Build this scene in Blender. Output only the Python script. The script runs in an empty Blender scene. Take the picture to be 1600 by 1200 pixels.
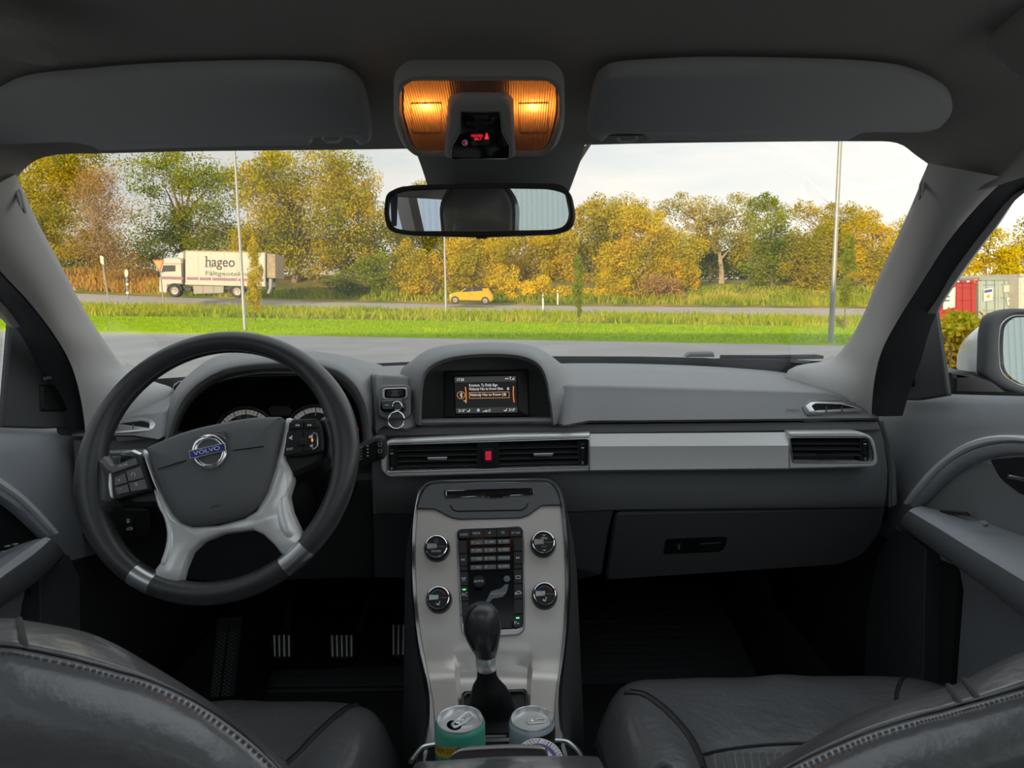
import bpy, bmesh, math, random
import numpy as np
from mathutils import Vector, Matrix
from mathutils.geometry import tessellate_polygon

scene = bpy.context.scene
COL = scene.collection
random.seed(7)
RNG = np.random.default_rng(7)

# ------------------------------------------------------------------ camera
FPX = 1109.0                       # focal length for a 1600 px wide frame
PITCH = math.radians(7.3)
ROLL = math.radians(0.6)
CAM = Vector((0, 0, 1.25))
FWD = Vector((0, math.cos(PITCH), -math.sin(PITCH)))
_R = Vector((1, 0, 0)); _U = Vector((0, math.sin(PITCH), math.cos(PITCH)))
RGT = _R * math.cos(ROLL) - _U * math.sin(ROLL)
UPV = _U * math.cos(ROLL) + _R * math.sin(ROLL)
cam_data = bpy.data.cameras.new('camera')
cam = bpy.data.objects.new('camera', cam_data); COL.objects.link(cam)
M = Matrix.Identity(4)
for i in range(3):
    M[i][0] = RGT[i]; M[i][1] = UPV[i]; M[i][2] = -FWD[i]; M[i][3] = CAM[i]
cam.matrix_world = M
cam_data.sensor_width = 36.0
cam_data.lens = 36.0 * FPX / 1600.0
cam_data.clip_start = 0.02; cam_data.clip_end = 800
cam_data.dof.use_dof = True
cam_data.dof.focus_distance = 1.7
cam_data.dof.aperture_fstop = 18
scene.camera = cam

# ------------------------------------------------------------------ light
scene.view_settings.view_transform = 'Standard'
scene.view_settings.look = 'None'
scene.view_settings.exposure = 0.15
scene.view_settings.gamma = 1.0
scene.view_settings.use_curve_mapping = False
try:
    scene.cycles.max_bounces = 8
    scene.cycles.diffuse_bounces = 4
    scene.cycles.glossy_bounces = 4
    scene.cycles.transparent_max_bounces = 16
    scene.cycles.use_denoising = True
    scene.cycles.caustics_reflective = False
    scene.cycles.caustics_refractive = False
    scene.cycles.sample_clamp_indirect = 6
except Exception:
    pass

SUN_AZ = math.radians(24); SUN_EL = math.radians(12)
sd = bpy.data.lights.new('sun', 'SUN'); so = bpy.data.objects.new('sun', sd); COL.objects.link(so)
sd.energy = 5.6; sd.color = (1.0, 0.80, 0.50); sd.angle = math.radians(0.6)
sun_dir = Vector((math.sin(SUN_AZ) * math.cos(SUN_EL), math.cos(SUN_AZ) * math.cos(SUN_EL), -math.sin(SUN_EL)))
so.rotation_euler = sun_dir.to_track_quat('-Z', 'Y').to_euler()

world = bpy.data.worlds.new('world'); scene.world = world
world.use_nodes = True
nt = world.node_tree; nt.nodes.clear()
def N(t, typ, **kw):
    n = t.nodes.new(typ)
    for k, v in kw.items():
        if k in n.inputs: n.inputs[k].default_value = v
        else: setattr(n, k, v)
    return n
out = N(nt, 'ShaderNodeOutputWorld'); bg = N(nt, 'ShaderNodeBackground')
tc = N(nt, 'ShaderNodeTexCoord'); mp = N(nt, 'ShaderNodeMapping')
mp.inputs['Scale'].default_value = (1.2, 2.2, 7.0)
mp.inputs['Rotation'].default_value = (0.1, 0.12, 0.3)
nz = N(nt, 'ShaderNodeTexNoise', Scale=2.6, Detail=7.0, Roughness=0.55)
cr_ = N(nt, 'ShaderNodeValToRGB')
cr_.color_ramp.elements[0].position = 0.40; cr_.color_ramp.elements[0].color = (0.58, 0.70, 0.78, 1)
cr_.color_ramp.elements[1].position = 0.68; cr_.color_ramp.elements[1].color = (0.92, 0.92, 0.89, 1)
sx = N(nt, 'ShaderNodeSeparateXYZ')
zr = N(nt, 'ShaderNodeMapRange'); zr.inputs['From Min'].default_value = 0.0; zr.inputs['From Max'].default_value = 0.35
mixc = N(nt, 'ShaderNodeMix'); mixc.data_type = 'RGBA'
mixc.inputs[6].default_value = (0.92, 0.88, 0.79, 1)
nt.links.new(tc.outputs['Generated'], mp.inputs[0]); nt.links.new(mp.outputs[0], nz.inputs['Vector'])
nt.links.new(nz.outputs['Fac'], cr_.inputs[0])
nt.links.new(tc.outputs['Generated'], sx.inputs[0]); nt.links.new(sx.outputs['Z'], zr.inputs['Value'])
nt.links.new(zr.outputs[0], mixc.inputs[0]); nt.links.new(cr_.outputs[0], mixc.inputs[7])
gx = N(nt, 'ShaderNodeMapRange'); gx.inputs['From Min'].default_value = -1; gx.inputs['From Max'].default_value = 1
gx.inputs['To Min'].default_value = 0.60; gx.inputs['To Max'].default_value = 1.40         # thin cloud is brighter towards the right, as in the photo
nt.links.new(sx.outputs['X'], gx.inputs['Value'])
vm = N(nt, 'ShaderNodeVectorMath', operation='SCALE'); nt.links.new(mixc.outputs[2], vm.inputs[0]); nt.links.new(gx.outputs[0], vm.inputs['Scale'])
nt.links.new(vm.outputs[0], bg.inputs['Color']); bg.inputs['Strength'].default_value = 1.16
nt.links.new(bg.outputs[0], out.inputs[0])

# ------------------------------------------------------------------ pixel helpers
def ray(px, py):
    d = FWD + RGT * ((px - 800) / FPX) + UPV * ((600 - py) / FPX)
    return d
def P(px, py, Y):
    """the point on the line of sight of a photo pixel at a forward distance of Y metres"""
    d = ray(px, py); return CAM + d * (Y / d.y)
class Plane:
    def __init__(s, p, n): s.p = Vector(p); s.n = Vector(n).normalized()
    def __call__(s, px, py):
        d = ray(px, py); return CAM + d * ((s.p - CAM).dot(s.n) / d.dot(s.n))
class PY:
    """vertical surface at distance Y(px, py)"""
    def __init__(s, f): s.f = f if callable(f) else (lambda a, b, v=f: v)
    def __call__(s, px, py): return P(px, py, s.f(px, py))
def ground(px, py, z=0.0): return Plane((0, 0, z), (0, 0, 1))(px, py)

def cat(pts, n=6, closed=False):
    """Catmull-Rom through points of any dimension"""
    p = [np.array(q, float) for q in pts]; m = len(p); out = []
    segs = m if closed else m - 1
    for i in range(segs):
        p1, p2 = p[i], p[(i + 1) % m]
        p0 = p[(i - 1) % m] if (closed or i > 0) else 2 * p1 - p2
        p3 = p[(i + 2) % m] if (closed or i + 2 < m) else 2 * p2 - p1
        for k in range(n):
            t = k / n
            out.append(tuple(0.5 * ((2 * p1) + (p2 - p0) * t + (2 * p0 - 5 * p1 + 4 * p2 - p3) * t * t + (3 * p1 - p0 - 3 * p2 + p3) * t ** 3)))
    if not closed: out.append(tuple(p[-1]))
    return out
def rpoly(pts, r=2.0, n=4):
    """polygon with rounded corners; a point may carry its own radius as a third value"""
    out = []; m = len(pts)
    for i in range(m):
        a = np.array(pts[i - 1][:2], float); b = np.array(pts[i][:2], float); c = np.array(pts[(i + 1) % m][:2], float)
        rr = pts[i][2] if len(pts[i]) > 2 else r
        la = np.linalg.norm(a - b); lc = np.linalg.norm(c - b)
        if rr <= 0 or la < 1e-6 or lc < 1e-6: out.append(tuple(b)); continue
        d = min(rr, la * 0.48, lc * 0.48)
        s = b + (a - b) / la * d; e = b + (c - b) / lc * d
        for k in range(n + 1):
            t = k / n; out.append(tuple((1 - t) ** 2 * s + 2 * t * (1 - t) * b + t * t * e))
    return out
def rect(x0, y0, x1, y1, r=2.0, n=3, skew=0.0):
    """rounded rectangle in pixels; skew = slope of its horizontals"""
    return rpoly([(x0, y0), (x1, y0 + skew * (x1 - x0)), (x1, y1 + skew * (x1 - x0)), (x0, y1)], r, n)
def ell(cx, cy, rx, ry, n=32, a=0.0):
    o = []
    for k in range(n):
        t = 2 * math.pi * k / n; x = rx * math.cos(t); y = ry * math.sin(t)
        o.append((cx + x * math.cos(a) - y * math.sin(a), cy + x * math.sin(a) + y * math.cos(a)))
    return o

# ------------------------------------------------------------------ object helpers
ROOT = {}
def _origin(parent):
    if parent is None: return Vector((0, 0, 0))
    return ROOT.get(parent.name, Vector((0, 0, 0)))
def tag(o, label=None, cat=None, group=None, kind=None):
    if label: o['label'] = label
    if cat: o['category'] = cat
    if group: o['group'] = group
    if kind: o['kind'] = kind
    return o
def thing(name, loc, label, cat, group=None):
    o = bpy.data.objects.new(name, None); COL.objects.link(o); o.location = loc
    o.empty_display_size = 0.05
    ROOT[o.name] = Vector(loc); tag(o, label, cat, group); return o
def mesh(name, verts, faces, mat, parent=None, smooth=True, sharp=40, mats=None, midx=None, sub=0, recalc=True):
    org = _origin(parent)
    me = bpy.data.meshes.new(name)
    me.from_pydata([tuple(Vector(v) - org) for v in verts], [], faces)
    if mats:
        for m in mats: me.materials.append(m)
        for p, i in zip(me.polygons, midx): p.material_index = i
    elif mat: me.materials.append(mat)
    if recalc:
        bm = bmesh.new(); bm.from_mesh(me)
        bmesh.ops.remove_doubles(bm, verts=bm.verts, dist=1e-6)
        bmesh.ops.recalc_face_normals(bm, faces=bm.faces); bm.to_mesh(me); bm.free()
    if smooth:
        me.shade_smooth()
        if sharp: me.set_sharp_from_angle(angle=math.radians(sharp))
    o = bpy.data.objects.new(name, me); COL.objects.link(o)
    if parent is not None: o.parent = parent; ROOT[o.name] = org
    if sub:
        s = o.modifiers.new('subsurf', 'SUBSURF'); s.levels = sub; s.render_levels = sub
    return o
class MB:
    """collects verts and faces for one mesh"""
    def __init__(s): s.v = []; s.f = []
    def add(s, v, f):
        b = len(s.v); s.v += [Vector(q) for q in v]; s.f += [tuple(i + b for i in q) for q in f]; return s
    def build(s, name, mat, parent=None, **kw): return mesh(name, s.v, s.f, mat, parent, **kw)
def g_loft(rows, cu=False, cv=False, cap=False):
    """rows of equal length -> quads; cu closes along the row, cv closes row to row"""
    n = len(rows[0]); m = len(rows); v = [q for r in rows for q in r]; f = []
    for i in range(m if cv else m - 1):
        for j in range(n if cu else n - 1):
            a = i * n + j; b = i * n + (j + 1) % n; c = ((i + 1) % m) * n + (j + 1) % n; d = ((i + 1) % m) * n + j
            f.append((a, b, c, d))
    if cap and cu:
        f.append(tuple(range(n))); f.append(tuple((m - 1) * n + k for k in range(n)))
    return v, f
def g_box(c, s, rot=None):
    c = Vector(c); v = []
    for x in (-.5, .5):
        for y in (-.5, .5):
            for z in (-.5, .5):
                q = Vector((x * s[0], y * s[1], z * s[2]))
                if rot is not None: q = rot @ q
                v.append(c + q)
    return v, [(0, 1, 3, 2), (4, 6, 7, 5), (0, 4, 5, 1), (2, 3, 7, 6), (0, 2, 6, 4), (1, 5, 7, 3)]
def g_rbox(c, s, b=0.004, rot=None):
    """box with chamfered edges"""
    c = Vector(c); hx, hy, hz = s[0] / 2, s[1] / 2, s[2] / 2; b = min(b, hx * .49, hy * .49, hz * .49)
    def ring(x, y, z, k):
        o = []
        for (sx_, sy_) in ((-1, -1), (1, -1), (1, 1), (-1, 1)):
            pts = [(sx_ * (x - k), sy_ * y), (sx_ * x, sy_ * (y - k))]
            if sx_ * sy_ > 0: pts = pts[::-1]
            o += [(p[0], p[1], z) for p in pts]
        return o
    rows = [ring(hx - b, hy - b, -hz, b * .5), ring(hx, hy, -hz + b, b), ring(hx, hy, hz - b, b), ring(hx - b, hy - b, hz, b * .5)]
    rows = [[c + (rot @ Vector(q) if rot is not None else Vector(q)) for q in r] for r in rows]
    return g_loft(rows, cu=True, cap=True)
def g_tube(path, r, seg=8, closed=False, cap=True):
    """tube along points; r a number or one per point"""
    p = [Vector(q) for q in path]; n = len(p); rr = r if hasattr(r, '__len__') else [r] * n
    rows = []; t0 = None; nrm = None
    for i in range(n):
        a = p[i - 1] if (closed or i > 0) else p[0]; b = p[(i + 1) % n] if (closed or i < n - 1) else p[-1]
        t = (b - a)
        t = t.normalized() if t.length > 1e-9 else Vector((0, 0, 1))
        if nrm is None:
            nrm = t.orthogonal().normalized()
        else:
            q = t0.rotation_difference(t); nrm = (q @ nrm); nrm = (nrm - t * nrm.dot(t)).normalized()
        bn = t.cross(nrm); t0 = t
        rows.append([p[i] + nrm * (rr[i] * math.cos(2 * math.pi * k / seg)) + bn * (rr[i] * math.sin(2 * math.pi * k / seg)) for k in range(seg)])
    return g_loft(rows, cu=True, cv=closed, cap=cap and not closed)
def g_lathe(prof, c, ax, seg=32, cap=False):
    """(radius, height) pairs turned about axis ax through c"""
    ax = Vector(ax).normalized(); u = ax.orthogonal().normalized(); w = ax.cross(u); c = Vector(c)
    rows = [[c + ax * h + (u * math.cos(2 * math.pi * k / seg) + w * math.sin(2 * math.pi * k / seg)) * r for k in range(seg)] for r, h in prof]
    return g_loft(rows, cu=True, cap=cap)
def _normal(pts):
    n = Vector((0, 0, 0)); c = sum(pts, Vector()) / len(pts)
    for i in range(len(pts)): n += (pts[i] - c).cross(pts[(i + 1) % len(pts)] - c)
    n.normalize()
    if n.dot(CAM - c) < 0: n = -n
    return n
def _inset(pts, n, d):
    m = len(pts); out = []
    area = Vector()
    for i in range(m): area += pts[i].cross(pts[(i + 1) % m])
    sgn = 1 if area.dot(n) > 0 else -1
    for i in range(m):
        a, b, c = pts[i - 1], pts[i], pts[(i + 1) % m]
        e1 = (b - a); e2 = (c - b)
        n1 = n.cross(e1).normalized() if e1.length > 1e-9 else Vector(); n2 = n.cross(e2).normalized() if e2.length > 1e-9 else Vector()
        k = n1 + n2
        if k.length < 1e-6: k = n1
        k.normalize(); den = max(0.5, k.dot(n1)) if n1.length > 0 else 1
        out.append(b + k * (d / den) * sgn)
    return out
def g_slab(pts, thick, bev=0.0015, lift=0.0, holes=(), n=None, dome=0.0):
    """plate whose front outline is pts (3-D, roughly flat), its back 'thick' behind; bevelled front edge, optional holes and dome"""
    pts = [Vector(p) for p in pts]; n = n or _normal(pts)
    pts = [p + n * lift for p in pts]
    m = len(pts)
    b = min(bev, thick * 0.6)
    if holes:
        loops = [[Vector(p) + n * lift for p in h] for h in holes]
        front = [_inset(pts, n, b)] + [_inset(h, n, -b) for h in loops]
        tri = tessellate_polygon(front); flat = [q for l in front for q in l]; v = list(flat); f = [tuple(t) for t in tri]
        for l, src in zip(front, [pts] + loops):
            k = len(l); base = len(v)
            v += l + [p - n * b for p in src] + [p - n * thick for p in src]
            for r in range(2):
                for i in range(k):
                    f.append((base + r * k + i, base + r * k + (i + 1) % k, base + (r + 1) * k + (i + 1) % k, base + (r + 1) * k + i))
        return v, f
    top = _inset(pts, n, b)
    rows = [top, [p - n * b for p in pts], [p - n * thick for p in pts]]
    v, f = g_loft(rows, cu=True)
    if dome:
        c = sum(top, Vector()) / m; base = len(v); rows2 = [top]
        for k, (s, h) in enumerate(((0.82, 0.45), (0.6, 0.75), (0.32, 0.94))):
            rows2.append([c + (p - c) * s + n * dome * h for p in top])
        v2, f2 = g_loft(rows2, cu=True); v += v2; f += [tuple(i + base for i in q) for q in f2]
        l = base + 3 * m; v.append(c + n * dome); e = len(v) - 1
        f += [(l + i, l + (i + 1) % m, e) for i in range(m)]
    else:
        tri = tessellate_polygon([top]); f += [tuple(t) for t in tri]
    tri = tessellate_polygon([rows[2]]); f += [tuple(i + 2 * m for i in t) for t in tri]
    return v, f
def slab(name, px, surf, thick, mat, parent=None, bev=0.0015, lift=0.0, holes=(), dome=0.0, n=None, **kw):
    v, f = g_slab([surf(*q) for q in px], thick, bev, lift, [[surf(*q) for q in h] for h in holes], n, dome)
    return mesh(name, v, f, mat, parent, **kw)
def text(s, px, py, hpx, surf, mat, parent=None, name='lettering', lift=0.0006, depth=0.0002, ang=0.0, sx=1.0, align='CENTER', bold=0.0, shear=0.0):
    """flat lettering standing on a surface; hpx = capital height in photo pixels"""
    cu = bpy.data.curves.new(name, 'FONT'); cu.body = s; cu.size = 1; cu.align_x = align; cu.align_y = 'CENTER'
    cu.extrude = 0; cu.resolution_u = 3; cu.offset = bold; cu.shear = shear
    tmp = bpy.data.objects.new('t', cu)
    me = bpy.data.meshes.new_from_object(tmp)
    bpy.data.objects.remove(tmp); bpy.data.curves.remove(cu)
    c = surf(px, py); ca, sa = math.cos(ang), math.sin(ang)
    r = (surf(px + 2 * ca, py - 2 * sa) - surf(px - 2 * ca, py + 2 * sa)) / 4
    u = (surf(px - 2 * sa, py - 2 * ca) - surf(px + 2 * sa, py + 2 * ca)) / 4
    n = r.cross(u).normalized()
    if n.dot(CAM - c) < 0: n = -n
    k = hpx / 0.69
    org = _origin(parent)
    for v in me.vertices:
        v.co = c + r * (v.co.x * k * sx) + u * (v.co.y * k) + n * lift - org
    me.materials.clear(); me.materials.append(mat)
    o = bpy.data.objects.new(name, me); COL.objects.link(o)
    if parent is not None: o.parent = parent; ROOT[o.name] = org
    return o
def copy_tree(o, loc, label=None):
    r = o.copy(); COL.objects.link(r); r.location = loc
    if label: r['label'] = label
    for ch in o.children:
        c = ch.copy(); COL.objects.link(c); c.parent = r
        for g in ch.children:
            d = g.copy(); COL.objects.link(d); d.parent = c
    return r

# ------------------------------------------------------------------ materials
def M_(name, color, rough=0.5, metal=0.0, spec=0.5, bump=None, var=None, coat=0.0, emit=None, aniso=None, trans=None):
    m = bpy.data.materials.new(name); m.use_nodes = True; t = m.node_tree
    b = t.nodes['Principled BSDF']
    b.inputs['Base Color'].default_value = (*color, 1); b.inputs['Roughness'].default_value = rough
    b.inputs['Metallic'].default_value = metal; b.inputs['Specular IOR Level'].default_value = spec
    b.inputs['Coat Weight'].default_value = coat; b.inputs['Coat Roughness'].default_value = 0.08
    tcn = t.nodes.new('ShaderNodeTexCoord')
    if bump:
        for k, (sc, st, ds) in enumerate(bump if isinstance(bump[0], tuple) else [bump]):
            nz = N(t, 'ShaderNodeTexNoise', Scale=sc, Detail=3.0)
            t.links.new(tcn.outputs['Object'], nz.inputs['Vector'])
            bp = N(t, 'ShaderNodeBump', Strength=st, Distance=ds)
            t.links.new(nz.outputs['Fac'], bp.inputs['Height'])
            if b.inputs['Normal'].is_linked: t.links.new(b.inputs['Normal'].links[0].from_socket, bp.inputs['Normal'])
            t.links.new(bp.outputs[0], b.inputs['Normal'])
    if var:
        sc, c2, lo, hi = var
        nz = N(t, 'ShaderNodeTexNoise', Scale=sc, Detail=5.0)
        if aniso:
            mpn = N(t, 'ShaderNodeMapping'); mpn.inputs['Scale'].default_value = aniso
            t.links.new(tcn.outputs['Object'], mpn.inputs[0]); t.links.new(mpn.outputs[0], nz.inputs['Vector'])
        else: t.links.new(tcn.outputs['Object'], nz.inputs['Vector'])
        cr = N(t, 'ShaderNodeValToRGB')
        cr.color_ramp.elements[0].position = lo; cr.color_ramp.elements[0].color = (*color, 1)
        cr.color_ramp.elements[1].position = hi; cr.color_ramp.elements[1].color = (*c2, 1)
        t.links.new(nz.outputs['Fac'], cr.inputs[0]); t.links.new(cr.outputs[0], b.inputs['Base Color'])
    if emit:
        b.inputs['Emission Color'].default_value = (*emit[0], 1); b.inputs['Emission Strength'].default_value = emit[1]
    return m
def glass_mat(name, tint=(1, 1, 1), refl=0.05, dust=0.0):
    m = bpy.data.materials.new(name); m.use_nodes = True; t = m.node_tree; t.nodes.clear()
    o = N(t, 'ShaderNodeOutputMaterial'); tr = N(t, 'ShaderNodeBsdfTransparent', Color=(*tint, 1))
    gl = N(t, 'ShaderNodeBsdfGlossy', Roughness=0.0); mx = N(t, 'ShaderNodeMixShader')
    lw = N(t, 'ShaderNodeLayerWeight', Blend=0.25); mr = N(t, 'ShaderNodeMath', operation='MULTIPLY')
    mr.inputs[1].default_value = refl * 4
    t.links.new(lw.outputs['Fresnel'], mr.inputs[0]); t.links.new(mr.outputs[0], mx.inputs[0])
    t.links.new(tr.outputs[0], mx.inputs[1]); t.links.new(gl.outputs[0], mx.inputs[2])
    last = mx
    if dust:
        df = N(t, 'ShaderNodeBsdfTranslucent', Color=(.9, .88, .82, 1)); m2 = N(t, 'ShaderNodeMixShader'); m2.inputs[0].default_value = dust
        t.links.new(mx.outputs[0], m2.inputs[1]); t.links.new(df.outputs[0], m2.inputs[2]); last = m2
    t.links.new(last.outputs[0], o.inputs[0]); return m
def leaf_mat(name, c1, c2, c3, scale=0.35, trans=0.35):
    """leaves: hue wanders from clump to clump and from leaf to leaf"""
    m = bpy.data.materials.new(name); m.use_nodes = True; t = m.node_tree; t.nodes.clear()
    o = N(t, 'ShaderNodeOutputMaterial'); ge = N(t, 'ShaderNodeNewGeometry'); tcn = N(t, 'ShaderNodeTexCoord')
    nz = N(t, 'ShaderNodeTexNoise', Scale=scale, Detail=3.0); t.links.new(tcn.outputs['Object'], nz.inputs['Vector'])
    ad = N(t, 'ShaderNodeMath', operation='MULTIPLY_ADD'); ad.inputs[1].default_value = 0.45
    t.links.new(ge.outputs['Random Per Island'], ad.inputs[0])
    sb = N(t, 'ShaderNodeMath', operation='MULTIPLY_ADD'); sb.inputs[1].default_value = 1.3; sb.inputs[2].default_value = -0.37
    t.links.new(nz.outputs['Fac'], sb.inputs[0]); t.links.new(sb.outputs[0], ad.inputs[2])
    cr = N(t, 'ShaderNodeValToRGB'); e = cr.color_ramp.elements
    e[0].position = 0.12; e[0].color = (*c1, 1); e[1].position = 0.88; e[1].color = (*c3, 1)
    q = e.new(0.5); q.color = (*c2, 1)
    t.links.new(ad.outputs[0], cr.inputs[0])
    df = N(t, 'ShaderNodeBsdfDiffuse'); tl = N(t, 'ShaderNodeBsdfTranslucent'); mx = N(t, 'ShaderNodeMixShader'); mx.inputs[0].default_value = trans
    t.links.new(cr.outputs[0], df.inputs[0]); t.links.new(cr.outputs[0], tl.inputs[0])
    t.links.new(df.outputs[0], mx.inputs[1]); t.links.new(tl.outputs[0], mx.inputs[2]); t.links.new(mx.outputs[0], o.inputs[0])
    return m

MT = {}
MT['dash'] = M_('dash plastic', (.225, .225, .232), .55, spec=.45, bump=((900, .35, .0006), (260, .2, .001)))
MT['dash_low'] = M_('lower dash plastic', (.225, .23, .236), .6, spec=.35, bump=(900, .3, .0005))
MT['door'] = M_('door plastic', (.34, .355, .385), .5, spec=.5, bump=((700, .45, .0008),))
MT['airbag'] = M_('airbag cover', (.15, .155, .162), .55, spec=.4, bump=(900, .3, .0005))
MT['black'] = M_('black plastic', (.016, .016, .017), .45, spec=.4)
MT['matte'] = M_('matte black', (.010, .010, .011), .8, spec=.15)
MT['gloss'] = M_('gloss black', (.008, .008, .009), .12, spec=.5)
MT['rubber'] = M_('rubber', (.022, .022, .024), .65, spec=.3)
MT['headliner'] = M_('headliner cloth', (.34, .325, .305), .95, spec=.1, bump=(1400, .3, .0005))
MT['visor'] = M_('visor vinyl', (.52, .52, .525), .85, spec=.15, bump=(900, .2, .0005))
MT['pillar'] = M_('pillar cloth', (.52, .505, .50), .85, spec=.2, bump=(1200, .25, .0005))
MT['console'] = M_('console plastic', (.40, .39, .37), .6, spec=.3)
MT['leather'] = M_('black leather', (.112, .112, .118), .32, spec=.9, coat=.4, bump=((420, .3, .0008), (60, .4, .003), (17, .45, .006)))
MT['wleather'] = M_('wheel leather', (.042, .044, .047), .36, spec=.7, bump=(700, .25, .0005))
MT['stitch'] = M_('thread', (.10, .10, .11), .7)
MT['seam'] = M_('seam', (.006, .006, .007), .6)
MT['insert'] = M_('ribbed seat cloth', (.13, .13, .132), .8, bump=(500, .6, .001))
MT['alu'] = M_('brushed aluminium', (.90, .895, .88), .38, metal=.25)
MT['alu_v'] = M_('brushed stack aluminium', (.65, .61, .575), .40, metal=.6, var=(90, (.69, .65, .615), .3, .7), aniso=(8, 8, 1))
MT['satin'] = M_('satin silver', (.62, .62, .63), .30, metal=1.0)
MT['chrome'] = M_('chrome', (.80, .80, .80), .07, metal=1.0)
MT['silverp'] = M_('silver paint', (.94, .94, .94), .30, metal=.35)
MT['trim_paint'] = M_('silver door trim', (.86, .87, .88), .4, metal=.05)
MT['seal'] = M_('door seal', (.060, .061, .066), .6, spec=.3)
MT['mirror'] = M_('mirror glass', (.86, .87, .88), .0, metal=1.0)
MT['carpet'] = M_('carpet', (.045, .045, .047), .95, spec=.1, bump=(600, .8, .003))
MT['mat'] = M_('rubber mat', (.09, .09, .094), .7, spec=.3)
MT['white_ink'] = M_('white print', (.85, .86, .87), .6)
MT['grey_ink'] = M_('grey print', (.30, .31, .32), .6)
MT['dark_ink'] = M_('dark print', (.03, .03, .035), .6)
MT['glass'] = glass_mat('windshield glass', (.985, .975, .955), .05, .0)
MT['sglass'] = glass_mat('side glass', (.96, .95, .93), .05)
MT['alum_can'] = M_('can aluminium', (.90, .90, .91), .26, metal=.55)
def E_(name, col, s): return M_(name, (0.01, 0.01, 0.01), .4, emit=(col, s))
MT['led_green'] = E_('green led', (.05, 1, .15), 2.5)
MT['led_red'] = E_('red led', (1, .02, .04), 1.3)
MT['led_orange'] = E_('orange backlight', (1, .30, .06), 1.0)
MT['scr_white'] = E_('screen white', (.9, .9, .95), .75)
MT['scr_grey'] = E_('screen grey', (.5, .5, .5), .12)
MT['scr_dim'] = E_('screen dark', (.5, .5, .45), .012)
MT['scr_orange'] = E_('screen orange', (1, .33, .08), .6)
MT['scr_green'] = E_('screen green', (.55, .75, .35), .4)
# ================================================================== OUTDOORS: ground
MT['asphalt'] = M_('asphalt', (.40, .37, .345), .9, spec=.2, bump=(60, .4, .01), var=(.5, (.48, .445, .415), .35, .7))
MT['road'] = M_('road surface', (.40, .355, .315), .9, spec=.2, var=(.7, (.47, .42, .37), .3, .7))
MT['lawn'] = M_('lawn', (.25, .40, .003), .9, spec=.05, bump=(30, .6, .05), var=(1.3, (.36, .50, .006), .3, .72))
MT['verge'] = M_('verge', (.20, .24, .035), .95, spec=.1, var=(.6, (.46, .38, .10), .35, .75))
MT['bank'] = M_('bank', (.16, .17, .035), .95, spec=.1, var=(.25, (.44, .30, .09), .4, .7))
COLS = [-2200, -1200, -600, -200, 100, 300, 500, 700, 900, 1100, 1300, 1500, 1800, 2300, 3200]
def line(x0, y0, x1, y1): return lambda x: y0 + (y1 - y0) * (x - x0) / (x1 - x0)
E_lawn = line(155, 519, 1312, 540)
E_tall = line(140, 493.5, 1312, 511)
def E_near(x): return 474.5 + (x - 135) * .0172 + 1.5
def E_far(x): return 459 + 23 * (1 - math.exp(-max(-900, x - 125) / 560)) / (1 - math.exp(-1215 / 560)) if x < 1500 else 483.2
def row(fy, Y): return [P(x, fy(x), Y) for x in COLS]
r_lawn = []
for x in COLS:
    if x < -1200 or x > 2300: q = P(x, E_lawn(x), 19)
    else: q = ground(x, E_lawn(x), 0.0)
    q.z = 0.0; r_lawn.append(q)
lot_front = [Vector((q.x, q.y, 0)) for q in r_lawn]
v, f = g_loft([[Vector((q.x * 1.6, -60, 0)) for q in r_lawn], [Vector((q.x, 6, 0)) for q in r_lawn], lot_front])
tag(mesh('parking_lot', v, f, MT['asphalt']), kind='structure')
kerb_top = [q + Vector((0, .05, .03)) for q in lot_front]
r_tall = row(E_tall, 37); r_near = row(E_near, 60); r_far = row(E_far, 67.5)
v, f = g_loft([lot_front, kerb_top, [a.lerp(b, .3) for a, b in zip(kerb_top, r_tall)], [a.lerp(b, .65) for a, b in zip(kerb_top, r_tall)], r_tall])
lawn = tag(mesh('lawn', v, f, MT['lawn']), kind='structure')
v, f = g_loft([r_tall, [a.lerp(b, .5) for a, b in zip(r_tall, r_near)], r_near])
tag(mesh('grass_verge', v, f, MT['verge']), kind='structure')
v, f = g_loft([r_near, r_far]); tag(mesh('road', v, f, MT['road']), kind='structure')
MT['roadline'] = M_('road paint', (.62, .60, .55), .8)
lb = MB()
for w0, w1 in ((.10, .125), (.90, .925)):
    a = [p.lerp(q, w0) + Vector((0, 0, .015)) for p, q in zip(r_near, r_far)]; b = [p.lerp(q, w1) + Vector((0, 0, .015)) for p, q in zip(r_near, r_far)]
    lb.add(*g_loft([a, b]))
tag(lb.build('road_marking', MT['roadline']), kind='structure')
def bankz(x, base, d): return base + Vector((0, d, 0))
r_b1 = [q + Vector((0, 3, .15)) for q in r_far]
def rise(x, hi): return hi
r_b2 = []
r_b3 = []
for x, q in zip(COLS, r_far):
    hl = 2.6 if x < 1000 else 2.2
    r_b2.append(q + Vector((q.x * .12, 12, hl))); r_b3.append(q + Vector((q.x * .6, 45, hl + 1.2)))
r_b4 = [q + Vector((q.x * 1.5, 160, 2)) for q in r_b3]
v, f = g_loft([r_far, r_b1, r_b2, r_b3, r_b4]); tag(mesh('bank', v, f, MT['bank']), kind='structure')

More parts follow.
